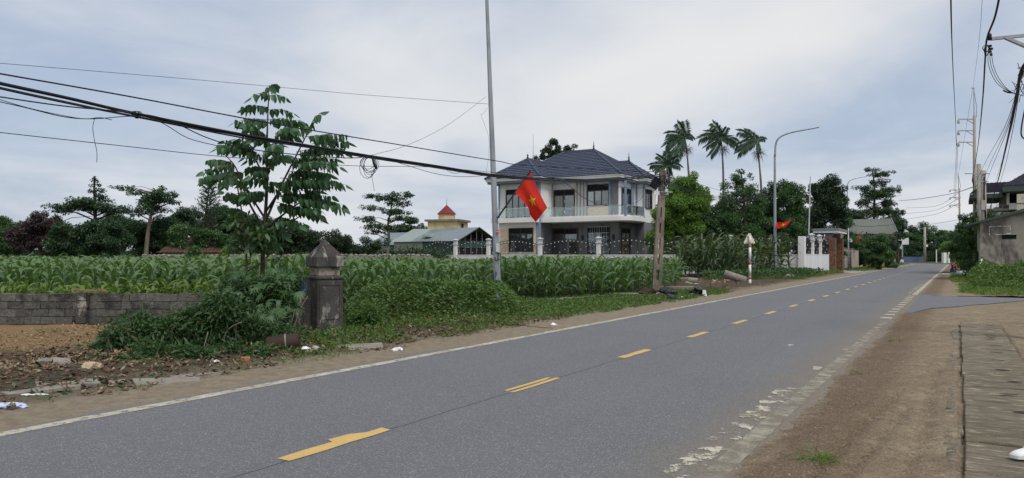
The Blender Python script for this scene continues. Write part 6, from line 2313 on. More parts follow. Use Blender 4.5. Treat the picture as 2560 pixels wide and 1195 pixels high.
for i in range(4):
    MB().box((.05 + .02 * (i % 2), -.02, -.02 - i * .05), (.045, .04, .035), .3 * i).build('clamp', M['cable'], lb7)
for k in range(3):
    wire(['inner', 'middle', 'outer'][k] + ' jumper wire looping from bracket to right border', [(2470 + 4 * k, 130, 12.5), (2472 + 6 * k, 165, 12.5), (2490 + 4 * k, 205 - 4 * k, 12.4), (2520, 228 - 2 * k, 12.3), (2545, 236, 12.2), (2600, 250, 12)], .005)
jb = wire('taped splice lump on the jumper wires', [(2508, 226, 12.3), (2520, 231, 12.3), (2532, 232, 12.3)], .013)
bund = [(2600, 120, 11.5), (2556, 170, 12.3), (2543, 235, 14), (2530, 300, 18), (2512, 380, 26), (2494, 455, 42), (2468, 545, 60)]
wire('thick dark cable bundle falling from the right border behind the hut', bund, .028)
for k, (dx_, r_) in enumerate(((-8, .007), (-14, .007), (10, .008), (5, .006), (-4, .008))):
    wire(['first', 'second', 'third', 'fourth', 'fifth'][k] + ' thin cable fanning out beside the thick right-hand bundle', [(2600 + k, 110 + 8 * k, 11.5), (2550, 190 + 3 * k, 13), (2543 + dx_ * .3, 240, 14), (2522 + dx_, 325, 20), (2492 + dx_ * 2.2, 410, 34), (2470 + dx_ * 2.6, 470, 45)], r_)
wire('hanging loop of black cable at the right border', [(2575, 240, 12.2), (2563, 270, 12.2), (2553, 325, 12.2), (2558, 345, 12.2), (2580, 352, 12.2)], .012)
tg = MB()
rnd.seed(12)
for i in range(22):
    a = W(2546 + rnd.uniform(-8, 14), 165 + rnd.uniform(-10, 70), 12.4)
    e_ = a + Vector((rnd.uniform(-.12, .15), rnd.uniform(-.05, .05), rnd.uniform(-.22, .1)))
    tg.tube([a, a.lerp(e_, .5) + Vector((rnd.uniform(-.06, .06), 0, rnd.uniform(-.06, .06))), e_], .005, 4)
o = tg.build('cable_tangle', M['cable'])
tag(o, 'tangle of black cable ends and clamps on the right-hand bundle', 'cable tangle')
# ------------------------------------------------------------------ near vegetation
def zl_at(x, y):
    la = x * DY - y * DX; s_ = x * DX + y * DY
    return z_left(np.asarray(la, float), np.asarray(s_, float))


# creeping vine mound between pillar and lamp mast
def mound_h(x, y):
    ex = np.clip((x + 4.3) / 1.0, 0, 1) * np.clip((.55 - x) / .9, 0, 1)
    ey = np.clip((y - 14.4 - .25 * (x + 4)) / 2.0, 0, 1)
    e = ex * ex * (3 - 2 * ex) * ey * ey * (3 - 2 * ey)
    return .66 * e * (1 + .35 * fbm(x * 1.1, y * 1.1, 61)) + .03


n = 17000
x = rng.uniform(-4.4, .6, n); y = rng.uniform(14.2, 19.0, n)
z = mound_h(x, y)
keep = z > .09
x, y, z = x[keep], y[keep], z[keep]; n = len(x)
P = np.stack([x, y, zl_at(x, y) * .6 + z - rng.random(n) ** 2 * .22], 1)
T = unit(np.stack([rng.normal(size=n), rng.normal(size=n) - .35, rng.normal(size=n) * .5 + .1], 1))
S = unit(np.cross(T, np.array([0, 0, 1.0])) + rng.normal(size=(n, 3)) * .35)
ln = .06 + .06 * rng.random(n)
V, Fc = leaf_quads(P, T, S, ln, ln * .62)
vm = thing('vine_mound', 'dense mound of creeping green vine right of the gate pillar', 'vine', (-1.9, 16.6, 0))
V = V - np.array([-1.9, 16.6, 0])
o = obj('vine_leaves', fast_mesh('vine_leaves', V, Fc), M['leaf_vine'], vm); o['kind'] = 'stuff'
stm = MB()
for i in range(70):
    x0_ = rnd.uniform(-4, .2); y0_ = rnd.uniform(15, 17.5)
    pts_ = []
    for j in range(5):
        xx_ = x0_ + j * rnd.uniform(-.12, .2); yy_ = y0_ - j * .16
        pts_.append((xx_ + 1.9, yy_ - 16.6, float(mound_h(np.array([xx_]), np.array([yy_]))[0]) + .02 * (j % 2)))
    stm.tube(pts_, .006, 3)
stm.build('vine_stems', M['bark'], vm)


def ground_leaves(name, label, cat, la0, la1, s0, s1, n, L, m_, mask, asp=.14, upw=1.0, hz_=0.0, zf=None, hf=None):
    la = rng.uniform(la0, la1, n); s_ = rng.uniform(s0, s1, n)
    k = mask(la, s_)
    la, s_ = la[k], s_[k]; n = len(la)
    zz_ = (zf or z_left)(la, s_)
    P = np.stack([la * DY + s_ * DX, -la * DX + s_ * DY, zz_ - .01 + hz_ * rng.random(n) ** .6 * (1 if hf is None else hf(la, s_))], 1)
    T = unit(np.stack([rng.normal(size=n), rng.normal(size=n), np.abs(rng.normal(size=n)) * .8 + upw], 1))
    S = unit(np.cross(T, rng.normal(size=(n, 3))))
    ln = L * (.5 + rng.random(n))
    V, Fc = leaf_quads(P, T, S, ln, ln * asp, .25)
    o = obj(name, fast_mesh(name, V, Fc), M[m_])
    return tag(o, label, cat, kind='stuff')


def m_verge(la, s_):
    nz = fbm(la * .9, s_ * .9, 71)
    edge = -7.85 - .3 * nz - np.clip((13 - s_) * .07, 0, 3)
    front = np.interp(s_, [6, 12, 20, 23, 28, 33], [-11.5, -13.5, -13.2, -12.8, -11.3, -9.8])
    return (la < edge) & (la > front) & (s_ > 7.2 + 2 * nz) & (nz > -.42 + np.clip((12 - s_) * .05, 0, .3)) & (s_ < 31 + 3 * nz)


ground_leaves('verge_grass', 'short green grass along the left verge between vine mound and rubbish', 'grass', -13.5, -7.4, 6.5, 34, 75000, .10, 'leaf_grass', m_verge, .13)
ground_leaves('verge_cover', 'low broad-leaved ground cover in the verge grass', 'ground cover', -13.5, -7.6, 6.5, 34, 52000, .06, 'leaf_vine', m_verge, .6, .2, .07)


def m_far(la, s_):
    nz = fbm(la * .7, s_ * .7, 75)
    return (la < -8.5 + .5 * nz - np.clip((47.5 - s_) * .75, 0, 6)) & (nz > -.55)


ground_leaves('verge_grass', 'tall rough grass below the warning sign and second lamp', 'grass', -12.9, -7.9, 37, 69.5, 22000, .28, 'leaf_grass', m_far, .09)
ground_leaves('verge_weeds', 'leafy weeds at the foot of the tasselled maize', 'weeds', -13.2, -8.4, 40, 57.5, 12000, .16, 'leaf_weed', m_far, .4, .4, .5)
ground_leaves('verge_grass', 'thin grass along the far left roadside', 'grass', -10.2, -7.6, 76, 150, 9000, .25, 'leaf_grass', lambda la, s_: fbm(la, s_ * .5, 79) > -.1, .12)


def m_tuft(la, s_):
    nz = fbm(la * 1.3, s_ * 1.1, 81)
    return (nz > .12) & (la < -7.75 + .3 * nz)


ground_leaves('verge_tufts', 'scattered grass tufts among the litter at lower left', 'grass', -9.6, -7.5, 2.5, 13, 9000, .09, 'leaf_grass', m_tuft, .08)
ground_leaves('verge_weeds', 'small broad-leaved weeds among the litter at lower left', 'weeds', -9.9, -7.7, 3.0, 13.5, 2600, .06, 'leaf_weed', lambda la, s_: fbm(la * 1.1, s_ * 1.2, 83) > .22, .5, .3, .05)
zr_ = lambda la, s_: la * 0 + .01
ground_leaves('bank_grass', 'bright grass bank between side lane and rendered hut', 'grass', -.2, 6, 31.2, 42, 16000, .22, 'leaf_grass', lambda la, s_: (la > .1 - .3 * fbm(la * 0, s_, 4) + np.clip((33.5 - s_) * .3, 0, 1)) , .1, 1.0, .05, zr_)
ground_leaves('bank_weeds', 'waist-high leafy weeds before the rendered hut', 'weeds', .5, 6, 34, 51, 26000, .15, 'leaf_vine', lambda la, s_: fbm(la * .8, s_ * .8, 88) + (s_ - 36) * .12 > .0, .45, .5, 1.0, zr_, lambda la, s_: np.clip((s_ - 33.5) / 10, .05, 1) * np.clip((la + .2) / 1.5, .15, 1) * (1 + .9 * fbm(la * .9, s_ * .7, 98)))
ground_leaves('bank_grass', 'grass strip beside the seated child at the road edge', 'grass', -.5, 2.2, 46, 70, 9000, .22, 'leaf_grass', lambda la, s_: la > -.4 + .3 * fbm(la * 0, s_ * .5, 5), .12, .8, .05, zr_)

# dry leaf litter
def litter(name, label, la0, la1, s0, s1, n, L, m_, mask, zf=z_left):
    la = rng.uniform(la0, la1, n); s_ = rng.uniform(s0, s1, n)
    k = mask(la, s_); la, s_ = la[k], s_[k]; n = len(la)
    P = np.stack([la * DY + s_ * DX, -la * DX + s_ * DY, zf(la, s_) + .012 + .02 * rng.random(n)], 1)
    T = unit(np.stack([rng.normal(size=n), rng.normal(size=n), rng.normal(size=n) * .22], 1))
    S = unit(np.cross(T, np.array([0, 0, 1.0])) + rng.normal(size=(n, 3)) * .35)
    ln = L * (.5 + rng.random(n))
    V, Fc = leaf_quads(P, T, S, ln, ln * .5, -.2)
    return tag(obj(name, fast_mesh(name, V, Fc), M[m_]), label, 'litter', kind='stuff')


litter('leaf_litter', 'brown dry leaves littering the lower left verge', -11.5, -7.7, .5, 15, 8000, .085, 'dry_leaf', lambda la, s_: (fbm(la * .8, s_ * .8, 91) + .35 - np.clip(-8.2 - la, 0, 3) * .1 > .05))
litter('straw_litter', 'straw and husk scraps on the brown heap before the block wall', -13.5, -9.5, 0, 8, 7000, .05, 'straw', lambda la, s_: fbm(la, s_, 93) > -.3)
litter('grit', 'small dark stones and scraps scattered on the right dirt verge', -1.3, 2.5, 2.5, 20, 900, .022, 'kerb_stone', lambda la, s_: (la < 0.0) | (la > .85), z_right)
litter('grit', 'pale grit scattered on the right dirt verge', -1.3, 2.5, 2.5, 20, 700, .018, 'concrete_pale', lambda la, s_: (la < 0.0) | (la > .85), z_right)
litter('leaf_litter', 'dry scraps around the black rubbish bags', -10.6, -8.2, 27, 40, 1400, .08, 'dry_leaf', lambda la, s_: fbm(la, s_, 95) > -.1)

# weed bushes before the block wall
def bush(label, px, ell, Z, L, m_, asp=.25, cover=2.2, name='weed_bush', up=.45, droop=.35, tr=.015):
    return tree(name, label, Z, [(px, 0), (px, 640 + F * (H - .25) / Z), (px, 640 + F * (H - .5) / Z)], ell, L, m_, tr=tr, cover=cover, asp=asp, cat='bush', sub=(.4, .7), up=up, droop=droop, depth=.55, mixed=True)


bush('dark weed bush at the left end, nearest the brown heap', 270, [(255, 880, 40, 40), (290, 850, 40, 42), (230, 905, 34, 26), (300, 895, 50, 34)], 10.6, .13, 'leaf_weed')
bush('tall thin weeds standing before the block wall', 360, [(350, 830, 50, 40), (400, 840, 50, 40), (370, 880, 70, 42)], 11.0, .13, 'leaf_weed')
bush('dense dark bush swallowing the end of the block wall', 490, [(470, 830, 60, 46), (530, 800, 60, 46), (450, 890, 60, 40), (520, 870, 70, 50), (560, 770, 50, 36)], 11.2, .13, 'leaf_weed')
bush('dark shaded undergrowth below the cassava leaves', 620, [(600, 830, 60, 50), (650, 850, 60, 46), (580, 890, 60, 40), (690, 850, 50, 40), (640, 900, 60, 24)], 11.6, .12, 'leaf_weed')
bush('low dark weeds at the front of the left bush', 270, [(240, 925, 40, 26), (290, 920, 50, 30), (340, 915, 50, 34), (215, 930, 26, 16)], 9.7, .11, 'leaf_weed')
bush('dark leafy weeds at the middle front of the bush', 430, [(400, 905, 50, 34), (450, 900, 50, 38), (500, 900, 50, 34), (380, 870, 40, 30)], 10.1, .12, 'leaf_weed')
bush('shaded weeds at the right front of the bush, left of the drum', 590, [(560, 895, 50, 34), (610, 895, 50, 30), (650, 890, 40, 30), (680, 900, 30, 18)], 10.5, .11, 'leaf_weed')
bush('high dark shrub behind the cassava leaves at the wall end', 600, [(560, 760, 50, 40), (610, 730, 56, 40), (660, 720, 50, 36), (700, 750, 40, 40), (640, 780, 70, 40), (530, 800, 40, 36)], 12.8, .13, 'leaf_weed')
bush('low weeds in front of the gate pillar', 770, [(740, 852, 50, 28), (800, 852, 50, 24), (850, 848, 40, 18), (690, 862, 30, 24), (780, 868, 60, 16), (720, 830, 40, 24)], 12.4, .10, 'leaf_weed', .3)
bush('tangle of weeds right of the gate pillar foot', 890, [(880, 800, 28, 34), (900, 830, 40, 24), (930, 800, 40, 36)], 14.2, .09, 'leaf_vine', .5)
bush('climbing weeds behind the pillar on the wall stub', 730, [(720, 700, 36, 26), (700, 725, 36, 20), (745, 720, 20, 16)], 14.6, .11, 'leaf_weed', .35)


def palmate_bush(label, px, Z, spots, L, m_):
    b_ = W(px, HY + F * H / Z, Z); b_.z = 0
    root = thing('cassava_bush', label, 'bush', b_)
    st, Ps, Ts, Ss, Ls = MB(), [], [], [], []
    for (cx_, cy_, rx_, ry_, n_) in spots:
        for i in range(n_):
            a = rng.normal(size=2) * .5
            c_ = W(cx_ + a[0] * rx_, cy_ + a[1] * ry_, Z + rng.normal() * .35) - b_
            if rng.random() < .35:
                st.tube([Vector((c_.x * .35, c_.y * .3, max(.1, c_.z - .7))), Vector((c_.x * .8, c_.y * .7, c_.z - .22)), c_], [.012, .009, .005], 4)
            nrm = unit(np.array([rng.normal() * .5, -.55 + rng.normal() * .4, .8]))
            t1 = unit(np.cross(nrm, rng.normal(size=3))); t2 = np.cross(nrm, t1)
            a0 = math.atan2(-1.0, rng.normal() * .6)
            for q in range(7):
                an = a0 + (q - 3) * .52
                d = t1 * math.cos(an) + t2 * math.sin(an) + np.array([0, 0, -.25])
                Ps.append(np.array(c_)); Ts.append(d / np.linalg.norm(d)); Ss.append(np.cross(d, nrm)); Ls.append(L * (1 - .11 * abs(q - 3)) * rng.uniform(.8, 1.15))
    st.build('stems', M['bark_pale'], root, True)
    V, Fc = leaf_quads(np.array(Ps), np.array(Ts), unit(np.array(Ss)), np.array(Ls), np.array(Ls) * .24, .18)
    obj('leaves', fast_mesh('leaves', V, Fc), M[m_], root)


palmate_bush('cassava bush with hand-shaped leaves spilling over the block wall', 620, 13.0, [(640, 715, 70, 34, 95), (590, 740, 60, 34, 75), (680, 740, 60, 40, 80), (560, 775, 55, 34, 60), (640, 780, 70, 34, 70), (700, 700, 30, 24, 25), (520, 800, 40, 30, 30), (600, 690, 40, 20, 20)], .18, 'leaf_cassava')
palmate_bush('smaller cassava plant in front, leaning towards the road', 690, 12.2, [(660, 790, 50, 34, 40), (690, 770, 30, 24, 20), (600, 800, 40, 30, 30)], .13, 'leaf_weed')
palmate_bush('pair of large-leaved seedlings on the brown heap', 165, 10.8, [(170, 885, 14, 8, 5), (120, 900, 14, 6, 3), (185, 870, 10, 8, 3)], .16, 'leaf_weed')
# tall thin weed stalks standing out of the bushes
for k, (px, py, Z, n_, hh) in enumerate(((335, 800, 10.9, 9, .5), (420, 790, 11.2, 10, .55), (480, 775, 11.4, 9, .6), (160, 830, 12.0, 3, .45), (270, 830, 10.8, 7, .45))):
    b_ = W(px, py, Z); zt = b_.z
    b_.z = 0.05
    root = thing('weed_stalks', ['thin weed stalks before the middle of the block wall', 'thin weed stalks rising over the dense dark bush', 'feathery stalks beside the cassava bush', 'lone leafy stalk on the brown heap', 'weed stalks at the left end of the bush'][k], 'weeds', b_)
    P_, T_, S_, L_ = [], [], [], []
    st = MB()
    for i in range(n_):
        x0_, y0_ = rng.normal() * .22, rng.normal() * .15
        top = Vector((x0_ + rng.normal() * .12, y0_, zt * rng.uniform(.75, 1.1)))
        base = Vector((x0_, y0_, 0))
        st.tube([base, base.lerp(top, .5) + Vector((.02, 0, 0)), top], [.006, .005, .002], 4)
        for j in range(16):
            t = .3 + .7 * j / 15
            p = base.lerp(top, t)
            a = rng.uniform(0, 6.28)
            d = np.array([math.cos(a), math.sin(a), rng.uniform(.1, .8)]); d /= np.linalg.norm(d)
            P_.append(np.array(p)); T_.append(d); S_.append(unit(np.cross(d, rng.normal(size=3)))); L_.append(rng.uniform(.07, .16) * (1.2 - .6 * t))
    st.build('stems', M['bark_pale'], root)
    V, Fc = leaf_quads(np.array(P_), np.array(T_), np.array(S_), np.array(L_), np.array(L_) * .2, .25)
    obj('leaves', fast_mesh('leaves', V, Fc), M['leaf_weed'], root)
# bare twigs in the bush
for k, pts_ in enumerate(([(570, 900, 11.0), (560, 850, 11.0), (575, 820, 11.0), (605, 805, 11.0)], [(515, 905, 10.9), (508, 880, 10.8), (520, 830, 10.9)], [(745, 800, 13.1), (752, 770, 13.2), (770, 740, 13.3)])):
    o = MB().tube(spline([W(*p) for p in pts_], 5), .008, 5).build('dead_branch', M['bark_pale'], None, True)
    tag(o, ['bent bare stem showing in the dark bush', 'pale upright stem at the front of the bush', 'dry vine stem on the wall stub'][k], 'stem')

# single tufts on the right verge
for k, (px, py, n_, L) in enumerate(((2040, 1160, 80, .16), (2242, 858, 40, .16), (2480, 850, 40, .10), (2140, 940, 24, .08))):
    g = G(px, py)
    root = thing('grass_tuft', ['grass tuft on the dirt near the bottom edge', 'small grass tuft beside the worn edge line', 'tiny weed tuft at the right rim of the drain covers', 'sparse tuft near the middle of the dirt verge'][k], 'grass', (g.x, g.y, .02), 0, 'grass tufts on the right verge')
    P = rng.normal(size=(n_, 3)) * np.array([.05, .03, 0])
    T = unit(np.stack([rng.normal(size=n_), rng.normal(size=n_), np.abs(rng.normal(size=n_)) * .5 + .25], 1))
    S = unit(np.cross(T, rng.normal(size=(n_, 3))))
    V, Fc = leaf_quads(P, T, S, L * (.5 + rng.random(n_)), .008, .3)
    obj('blades', fast_mesh('blades', V, Fc), M['leaf_grass'], root)
# ------------------------------------------------------------------ rubbish, stones, small things
def blob(name, label, cat, p, r, m_, seed, amp=.3, crease=.0, rz=0.0, sub=3, group=None):
    o = obj(name, blob_mesh(name, r, seed, amp, 1.7, sub, crease), M[m_], None, crease == 0)
    o.location = p; o.rotation_euler = (0, 0, rz)
    return tag(o, label, cat, group)


def gz(px, py, h=0.0):
    g = G(px, py); g.z = h
    return g


blob('rubbish_bag', 'torn black rubbish bag slumped at the foot of the leaning pole', 'rubbish bag', gz(1662, 742, .12), (.42, .3, .24), 'bag_black', 3, .45, .5)
blob('rubbish_bag', 'flat black plastic bag in front of the leaning pole', 'rubbish bag', gz(1680, 750, .05), (.32, .22, .13), 'bag_black', 4, .5, .5)
b2 = blob('rubbish_bag', 'tied black rubbish bag with white paper, by the road', 'rubbish bag', gz(1744, 741, .14), (.34, .26, .24), 'bag_black', 6, .35, .4)
o = MB().add([(.10, -.29, -.08), (.28, -.25, -.12), (.24, -.24, .10), (.12, -.29, .12)], [(0, 1, 2, 3)]).build('paper', M['bag_white'], b2)
blob('scorched_mound', 'grey ash heap against the foot of the leaning pole', 'ash heap', gz(1616, 742, .08), (.42, .3, .24), 'drum_brown', 8, .5, .25)
for k in range(34):
    px, py = rnd.uniform(1560, 1760), rnd.uniform(722, 752)
    if px < 1600 and py < 735: continue
    wh = ['small white scrap of rubbish near the black bags', 'pale stone chunk near the black bags', 'grey stone chunk near the black bags'][k % 3]
    blob('rubbish_scrap' if k % 3 == 0 else 'stone', wh, 'scrap' if k % 3 == 0 else 'stone', gz(px, py, .04), (rnd.uniform(.05, .13), rnd.uniform(.05, .1), rnd.uniform(.03, .07)), ['bag_white', 'concrete_pale', 'rubble'][k % 3], k, .4, .2 if k % 3 == 0 else 0, rnd.uniform(0, 3), 1, 'rubble around the leaning pole')
for k in range(26):
    px, py = rnd.uniform(1690, 1850), rnd.uniform(698, 716)
    blob('rubble_stone', 'small stone on the rubble patch behind the bags', 'stone', gz(px, py, .05), (rnd.uniform(.06, .2), rnd.uniform(.06, .14), rnd.uniform(.04, .1)), ['rubble', 'concrete_pale', 'terracotta'][k % 3 if k % 7 else 2], 40 + k, .4, 0, rnd.uniform(0, 3), 1, 'stones on the rubble patch')
cp = gz(1838, 706, .30)
pipe = thing('concrete_pipe', 'broken concrete pipe lying aslant beside the warning sign post', 'pipe', cp)
o = MB().lathe([(.14, -.62), (.22, -.62), (.22, .62), (.14, .62), (.14, -.62)], (0, 0, 0), 18, False).build('pipe_shell', M['rubble'], pipe, True)
o.rotation_euler = Vector((.88, -.35, -.32)).to_track_quat('Z', 'Y').to_euler()
for k, (px, py, dx_, lb) in enumerate(((1722, 706, .5, 'grey log lying at the edge of the maize'), (1560, 744, .8, 'pale broken concrete beam lying in the verge grass'), (1680, 727, 1.8, 'low concrete strip behind the black rubbish bags'))):
    g = gz(px, py, .12)
    if k == 1:
        o = MB().box((0, 0, 0), (1.05, .16, .10), -.35, .01).build('concrete_beam', M['concrete_pale'])
    elif k == 0:
        o = MB().tube([(-dx_, 0, 0), (0, .03, .01), (dx_, .0, -.01)], [.16, .17, .14], 9).build('log', M['rubble'], None, True)
    else:
        o = MB().box((0, 0, 0), (1.9, .25, .14), .12, .02).build('concrete_strip', M['rubble'])
    o.location = g
    tag(o, lb, ['log', 'beam', 'kerb'][k])
for k in range(9):                                             # low kerb along the corn
    px = 1335 + k * 27
    g = gz(px, 761 - k * 2.2, .05)
    o = MB().box((0, 0, 0), (.42, .16, .16), .1 + rnd.uniform(-.1, .1), .015).build('field_kerb', M['rubble'])
    o.location = g
    tag(o, 'weathered concrete kerb block at the maize edge behind the grass', 'kerb', 'kerb blocks along the maize')
for k, (px, py, r_, m_, lb) in enumerate(((1975, 698, (.5, .3, .22), 'concrete_pale', 'pale angular boulder on the grass before the maize'), (150, 925, (.20, .14, .12), 'rubble', 'round brown stone beside the white sack'), (165, 962, (.26, .18, .05), 'rubble', 'flat pale concrete slab lying in the leaf litter'),
                                        (492, 945, (.22, .12, .03), 'rubble', 'flat sandy slab under the front of the bush'), (900, 873, (.3, .14, .03), 'concrete_pale', 'flat sandy stone at the verge below the pillar'), (790, 880, (.09, .07, .06), 'concrete_pale', 'grey rounded stone by the brown drum'), (765, 882, (.09, .06, .06), 'bag_white', 'white cup-like lump at the mouth of the brown drum'),
                                        (420, 960, (.3, .12, .02), 'rubble', 'thin pale slab at the verge below the bush'), (60, 985, (.42, .12, .03), 'rubble', 'long flat slab at the left end of the verge'), (250, 965, (.2, .12, .03), 'rubble', 'flat brown slab in the litter'))):
    if 'slab' in lb or 'flat' in lb:
        o = MB().box((0, 0, 0), (r_[0] * 2.4, r_[1] * 2.2, r_[2] * 1.2), RZ + rnd.uniform(.8, 1.3), .03).build('concrete_chunk', M['rubble'], None, bevel=.01)
        o.location = gz(px, py, .035); tag(o, lb, 'concrete')
        continue
    blob('boulder' if k == 0 else 'stone', lb, 'stone', gz(px, py, r_[2] * .6), r_, m_, 60 + k, .28, 0, rnd.uniform(0, 3), 2)
blob('white_sack', 'crumpled off-white sack lying on the heap edge', 'sack', gz(128, 925, .08), (.22, .12, .09), 'rubble', 21, .4, .4, .3)
blob('torn_carton', 'torn cardboard carton beside the bush', 'carton', gz(225, 938, .08), (.11, .10, .09), 'cardboard', 22, .3, .4)
blob('blue_paper', 'crumpled pale blue paper at the left border', 'paper', gz(22, 1022, .03), (.17, .08, .03), 'paper_blue', 23, .4, .5)
blob('white_scrap', 'white plastic strip on the left verge', 'plastic', gz(85, 992, .02), (.14, .03, .015), 'bag_white', 24, .3, .3)
blob('blue_bag', 'blue plastic bag caught behind the gate pillar', 'plastic bag', W(748, 722, 14.7), (.16, .1, .11), 'bag_blue', 25, .4, .5)
o = MB().box((0, 0, 0), (.12, .07, .08), .3, .004).build('loose_brick', M['terracotta'], None, bevel=.006)
o.location = gz(614, 908, .05); tag(o, 'loose orange brick at the front of the bush', 'brick')
pl_ = thing('plastic_sheet', 'broken white plastic sheet leaning at the pillar foot', 'plastic', gz(842, 842, .0), .2)
for (x0_, z0_, x1_, z1_, y_) in ((-.22, .02, .08, .16, 0), (.05, .0, .3, .07, -.05)):
    MB().add([(x0_, y_, z0_), (x1_, y_ + .04, z0_ + .01), (x1_ - .06, y_ + .1, z1_), (x0_ + .02, y_ + .08, z1_ - .02), (x0_, y_ + .015, z0_), (x1_, y_ + .055, z0_ + .01), (x1_ - .06, y_ + .115, z1_), (x0_ + .02, y_ + .095, z1_ - .02)],
             [(0, 1, 2, 3), (7, 6, 5, 4), (0, 4, 5, 1), (1, 5, 6, 2), (2, 6, 7, 3), (3, 7, 4, 0)]).build('shard', M['white_plastic'], pl_)
dm = thing('brown_drum', 'dark brown drum lying on its side under the weeds', 'drum', gz(708, 880, .13))
dm.scale = (.85, .85, .85)
o = MB().lathe([(.02, -.3), (.13, -.3), (.16, -.26), (.165, 0), (.16, .26), (.13, .3), (.1, .27), (.02, .25)], (0, 0, 0), 18, False).build('drum_body', M['drum_brown'], dm, True)
o.rotation_euler = (0, math.radians(84), .25)
o = MB().lathe([(.168, -.012), (.168, .012)], (0, 0, .05), 18, False).build('drum_band', M['rubble'], dm); o.rotation_euler = (0, math.radians(84), .25)
for k, (px, py, m_) in enumerate(((1215, 802, 'bag_white'), (1322, 806, 'bag_white'), (1392, 803, 'terracotta'), (1384, 816, 'bag_white'), (1075, 833, 'bag_white'), (1500, 765, 'bag_white'), (992, 880, 'bag_white'), (540, 912, 'box_pale'), (1480, 764, 'terracotta'), (922, 815, 'concrete_pale'), (565, 895, 'box_pale'))):
    blob('litter_scrap', ['white scrap half hidden in the grass below the vine mound', 'white cup in the grass edge near the road', 'pink and white wrapper on the grass by the road', 'flat white paper on the dirt edge', 'white scrap in the grass near the pillar', 'white scrap in the grass before the maize', 'white wrapper on the dirt near the edge line', 'grey plastic film below the dark bush', 'reddish wrapper in the grass before the maize', 'pale crumpled paper in the vine edge', 'clear crumpled bottle at the bush foot'][k],
         'litter', gz(px, py, .035), (.08, .05, .04), m_, 80 + k, .4, .4, k, 2, 'scraps of litter on the left verge')
# planks and junk near the gateway
for k, (px, py) in enumerate(((2085, 682), (2098, 680), (2075, 685), (2030, 690))):
    o = MB().box((0, 0, 0), (1.0, .25, .05), .3 * k, .01).build('concrete_chunk', M['concrete_pale']); o.location = gz(px, py, .06 + .03 * k)
    tag(o, ['broken paving slab beside the driveway ramp', 'second broken slab leaning by the ramp', 'broken slab nearest the white wall', 'stone slab at the foot of the pipe pole'][k], 'slab')
o = MB().lim(-.9, .9, -.15, .15, -.1, .35).build('brown_footing', M['brick_clad']); o.location = G(1993, 687); tag(o, 'low brown brick footing below the corner of the white wall', 'footing')
br_ = MB().tube(spline([W(2108, 668, 78), W(2117, 640, 78), W(2108, 632, 78), W(2100, 625, 78)], 4), .06, 5).tube(spline([W(2112, 655, 78), W(2122, 660, 78), W(2130, 668, 78)], 4), .04, 5).build('bare_branch', M['bark'], None, True)
tag(br_, 'bare dark branch leaning beside the gateway pier', 'branch')

# boards on posts at the far left bend
for k, (px, py, Z, w_, h_, lb) in enumerate(((2256, 603, 150, 2.6, 1.4, 'pale board on posts near the far bend'), (2246, 612, 150, 1.4, 1.8, 'small glass-fronted board left of the pale board'))):
    b_ = W(px, HY, Z); b_.z = 0
    r_ = thing('notice_board', lb, 'notice board', b_)
    zc_ = H + (HY - py) * Z / F
    MB().box((0, 0, zc_), (w_, .15, h_)).build('board', M['box_pale' if k == 0 else 'galv_light'], r_)
    MB().tube([(0, 0, -.1), (0, 0, zc_ - h_ / 2)], .12, 6).build('post', M['galv'], r_)
gp_ = W(2363, HY, 96); gp_.z = 0
for k, (px, w_) in enumerate(((2360, .42), (2370, .26))):
    b_ = W(px, HY, 160); b_.z = 0
    o = MB().lim(-w_ / 2 * 1.4, w_ / 2 * 1.4, -.4, .4, -.1, 2.6).build('gatepost', M['wall_white']); o.location = b_
    tag(o, ['wide white gatepost at the far right roadside', 'narrow white gatepost at the far right roadside'][k], 'gatepost')
b_ = W(2341, HY, 165); b_.z = 0
o = MB().tube([(0, 0, -.1), (0, 0, 3.0)], .12, 6).build('marker_post', M['iron_white']); o.location = b_; tag(o, 'slim white marker post at the far bend', 'post')

# ------------------------------------------------------------------ people and motorbikes
def skin_body(name, verts, edges, radii, m_, root, sub=2):
    me = bpy.data.meshes.new(name)
    me.from_pydata(verts, edges, []); me.update()
    o = obj(name, me, m_, root)
    sm = o.modifiers.new('skin', 'SKIN')
    for i, r_ in enumerate(radii):
        me.skin_vertices[0].data[i].radius = (r_, r_) if not isinstance(r_, tuple) else r_
        me.skin_vertices[0].data[i].use_root = (i == 0)
    sm.use_smooth_shade = True
    ss_ = o.modifiers.new('sub', 'SUBSURF'); ss_.levels = sub; ss_.render_levels = sub
    return o


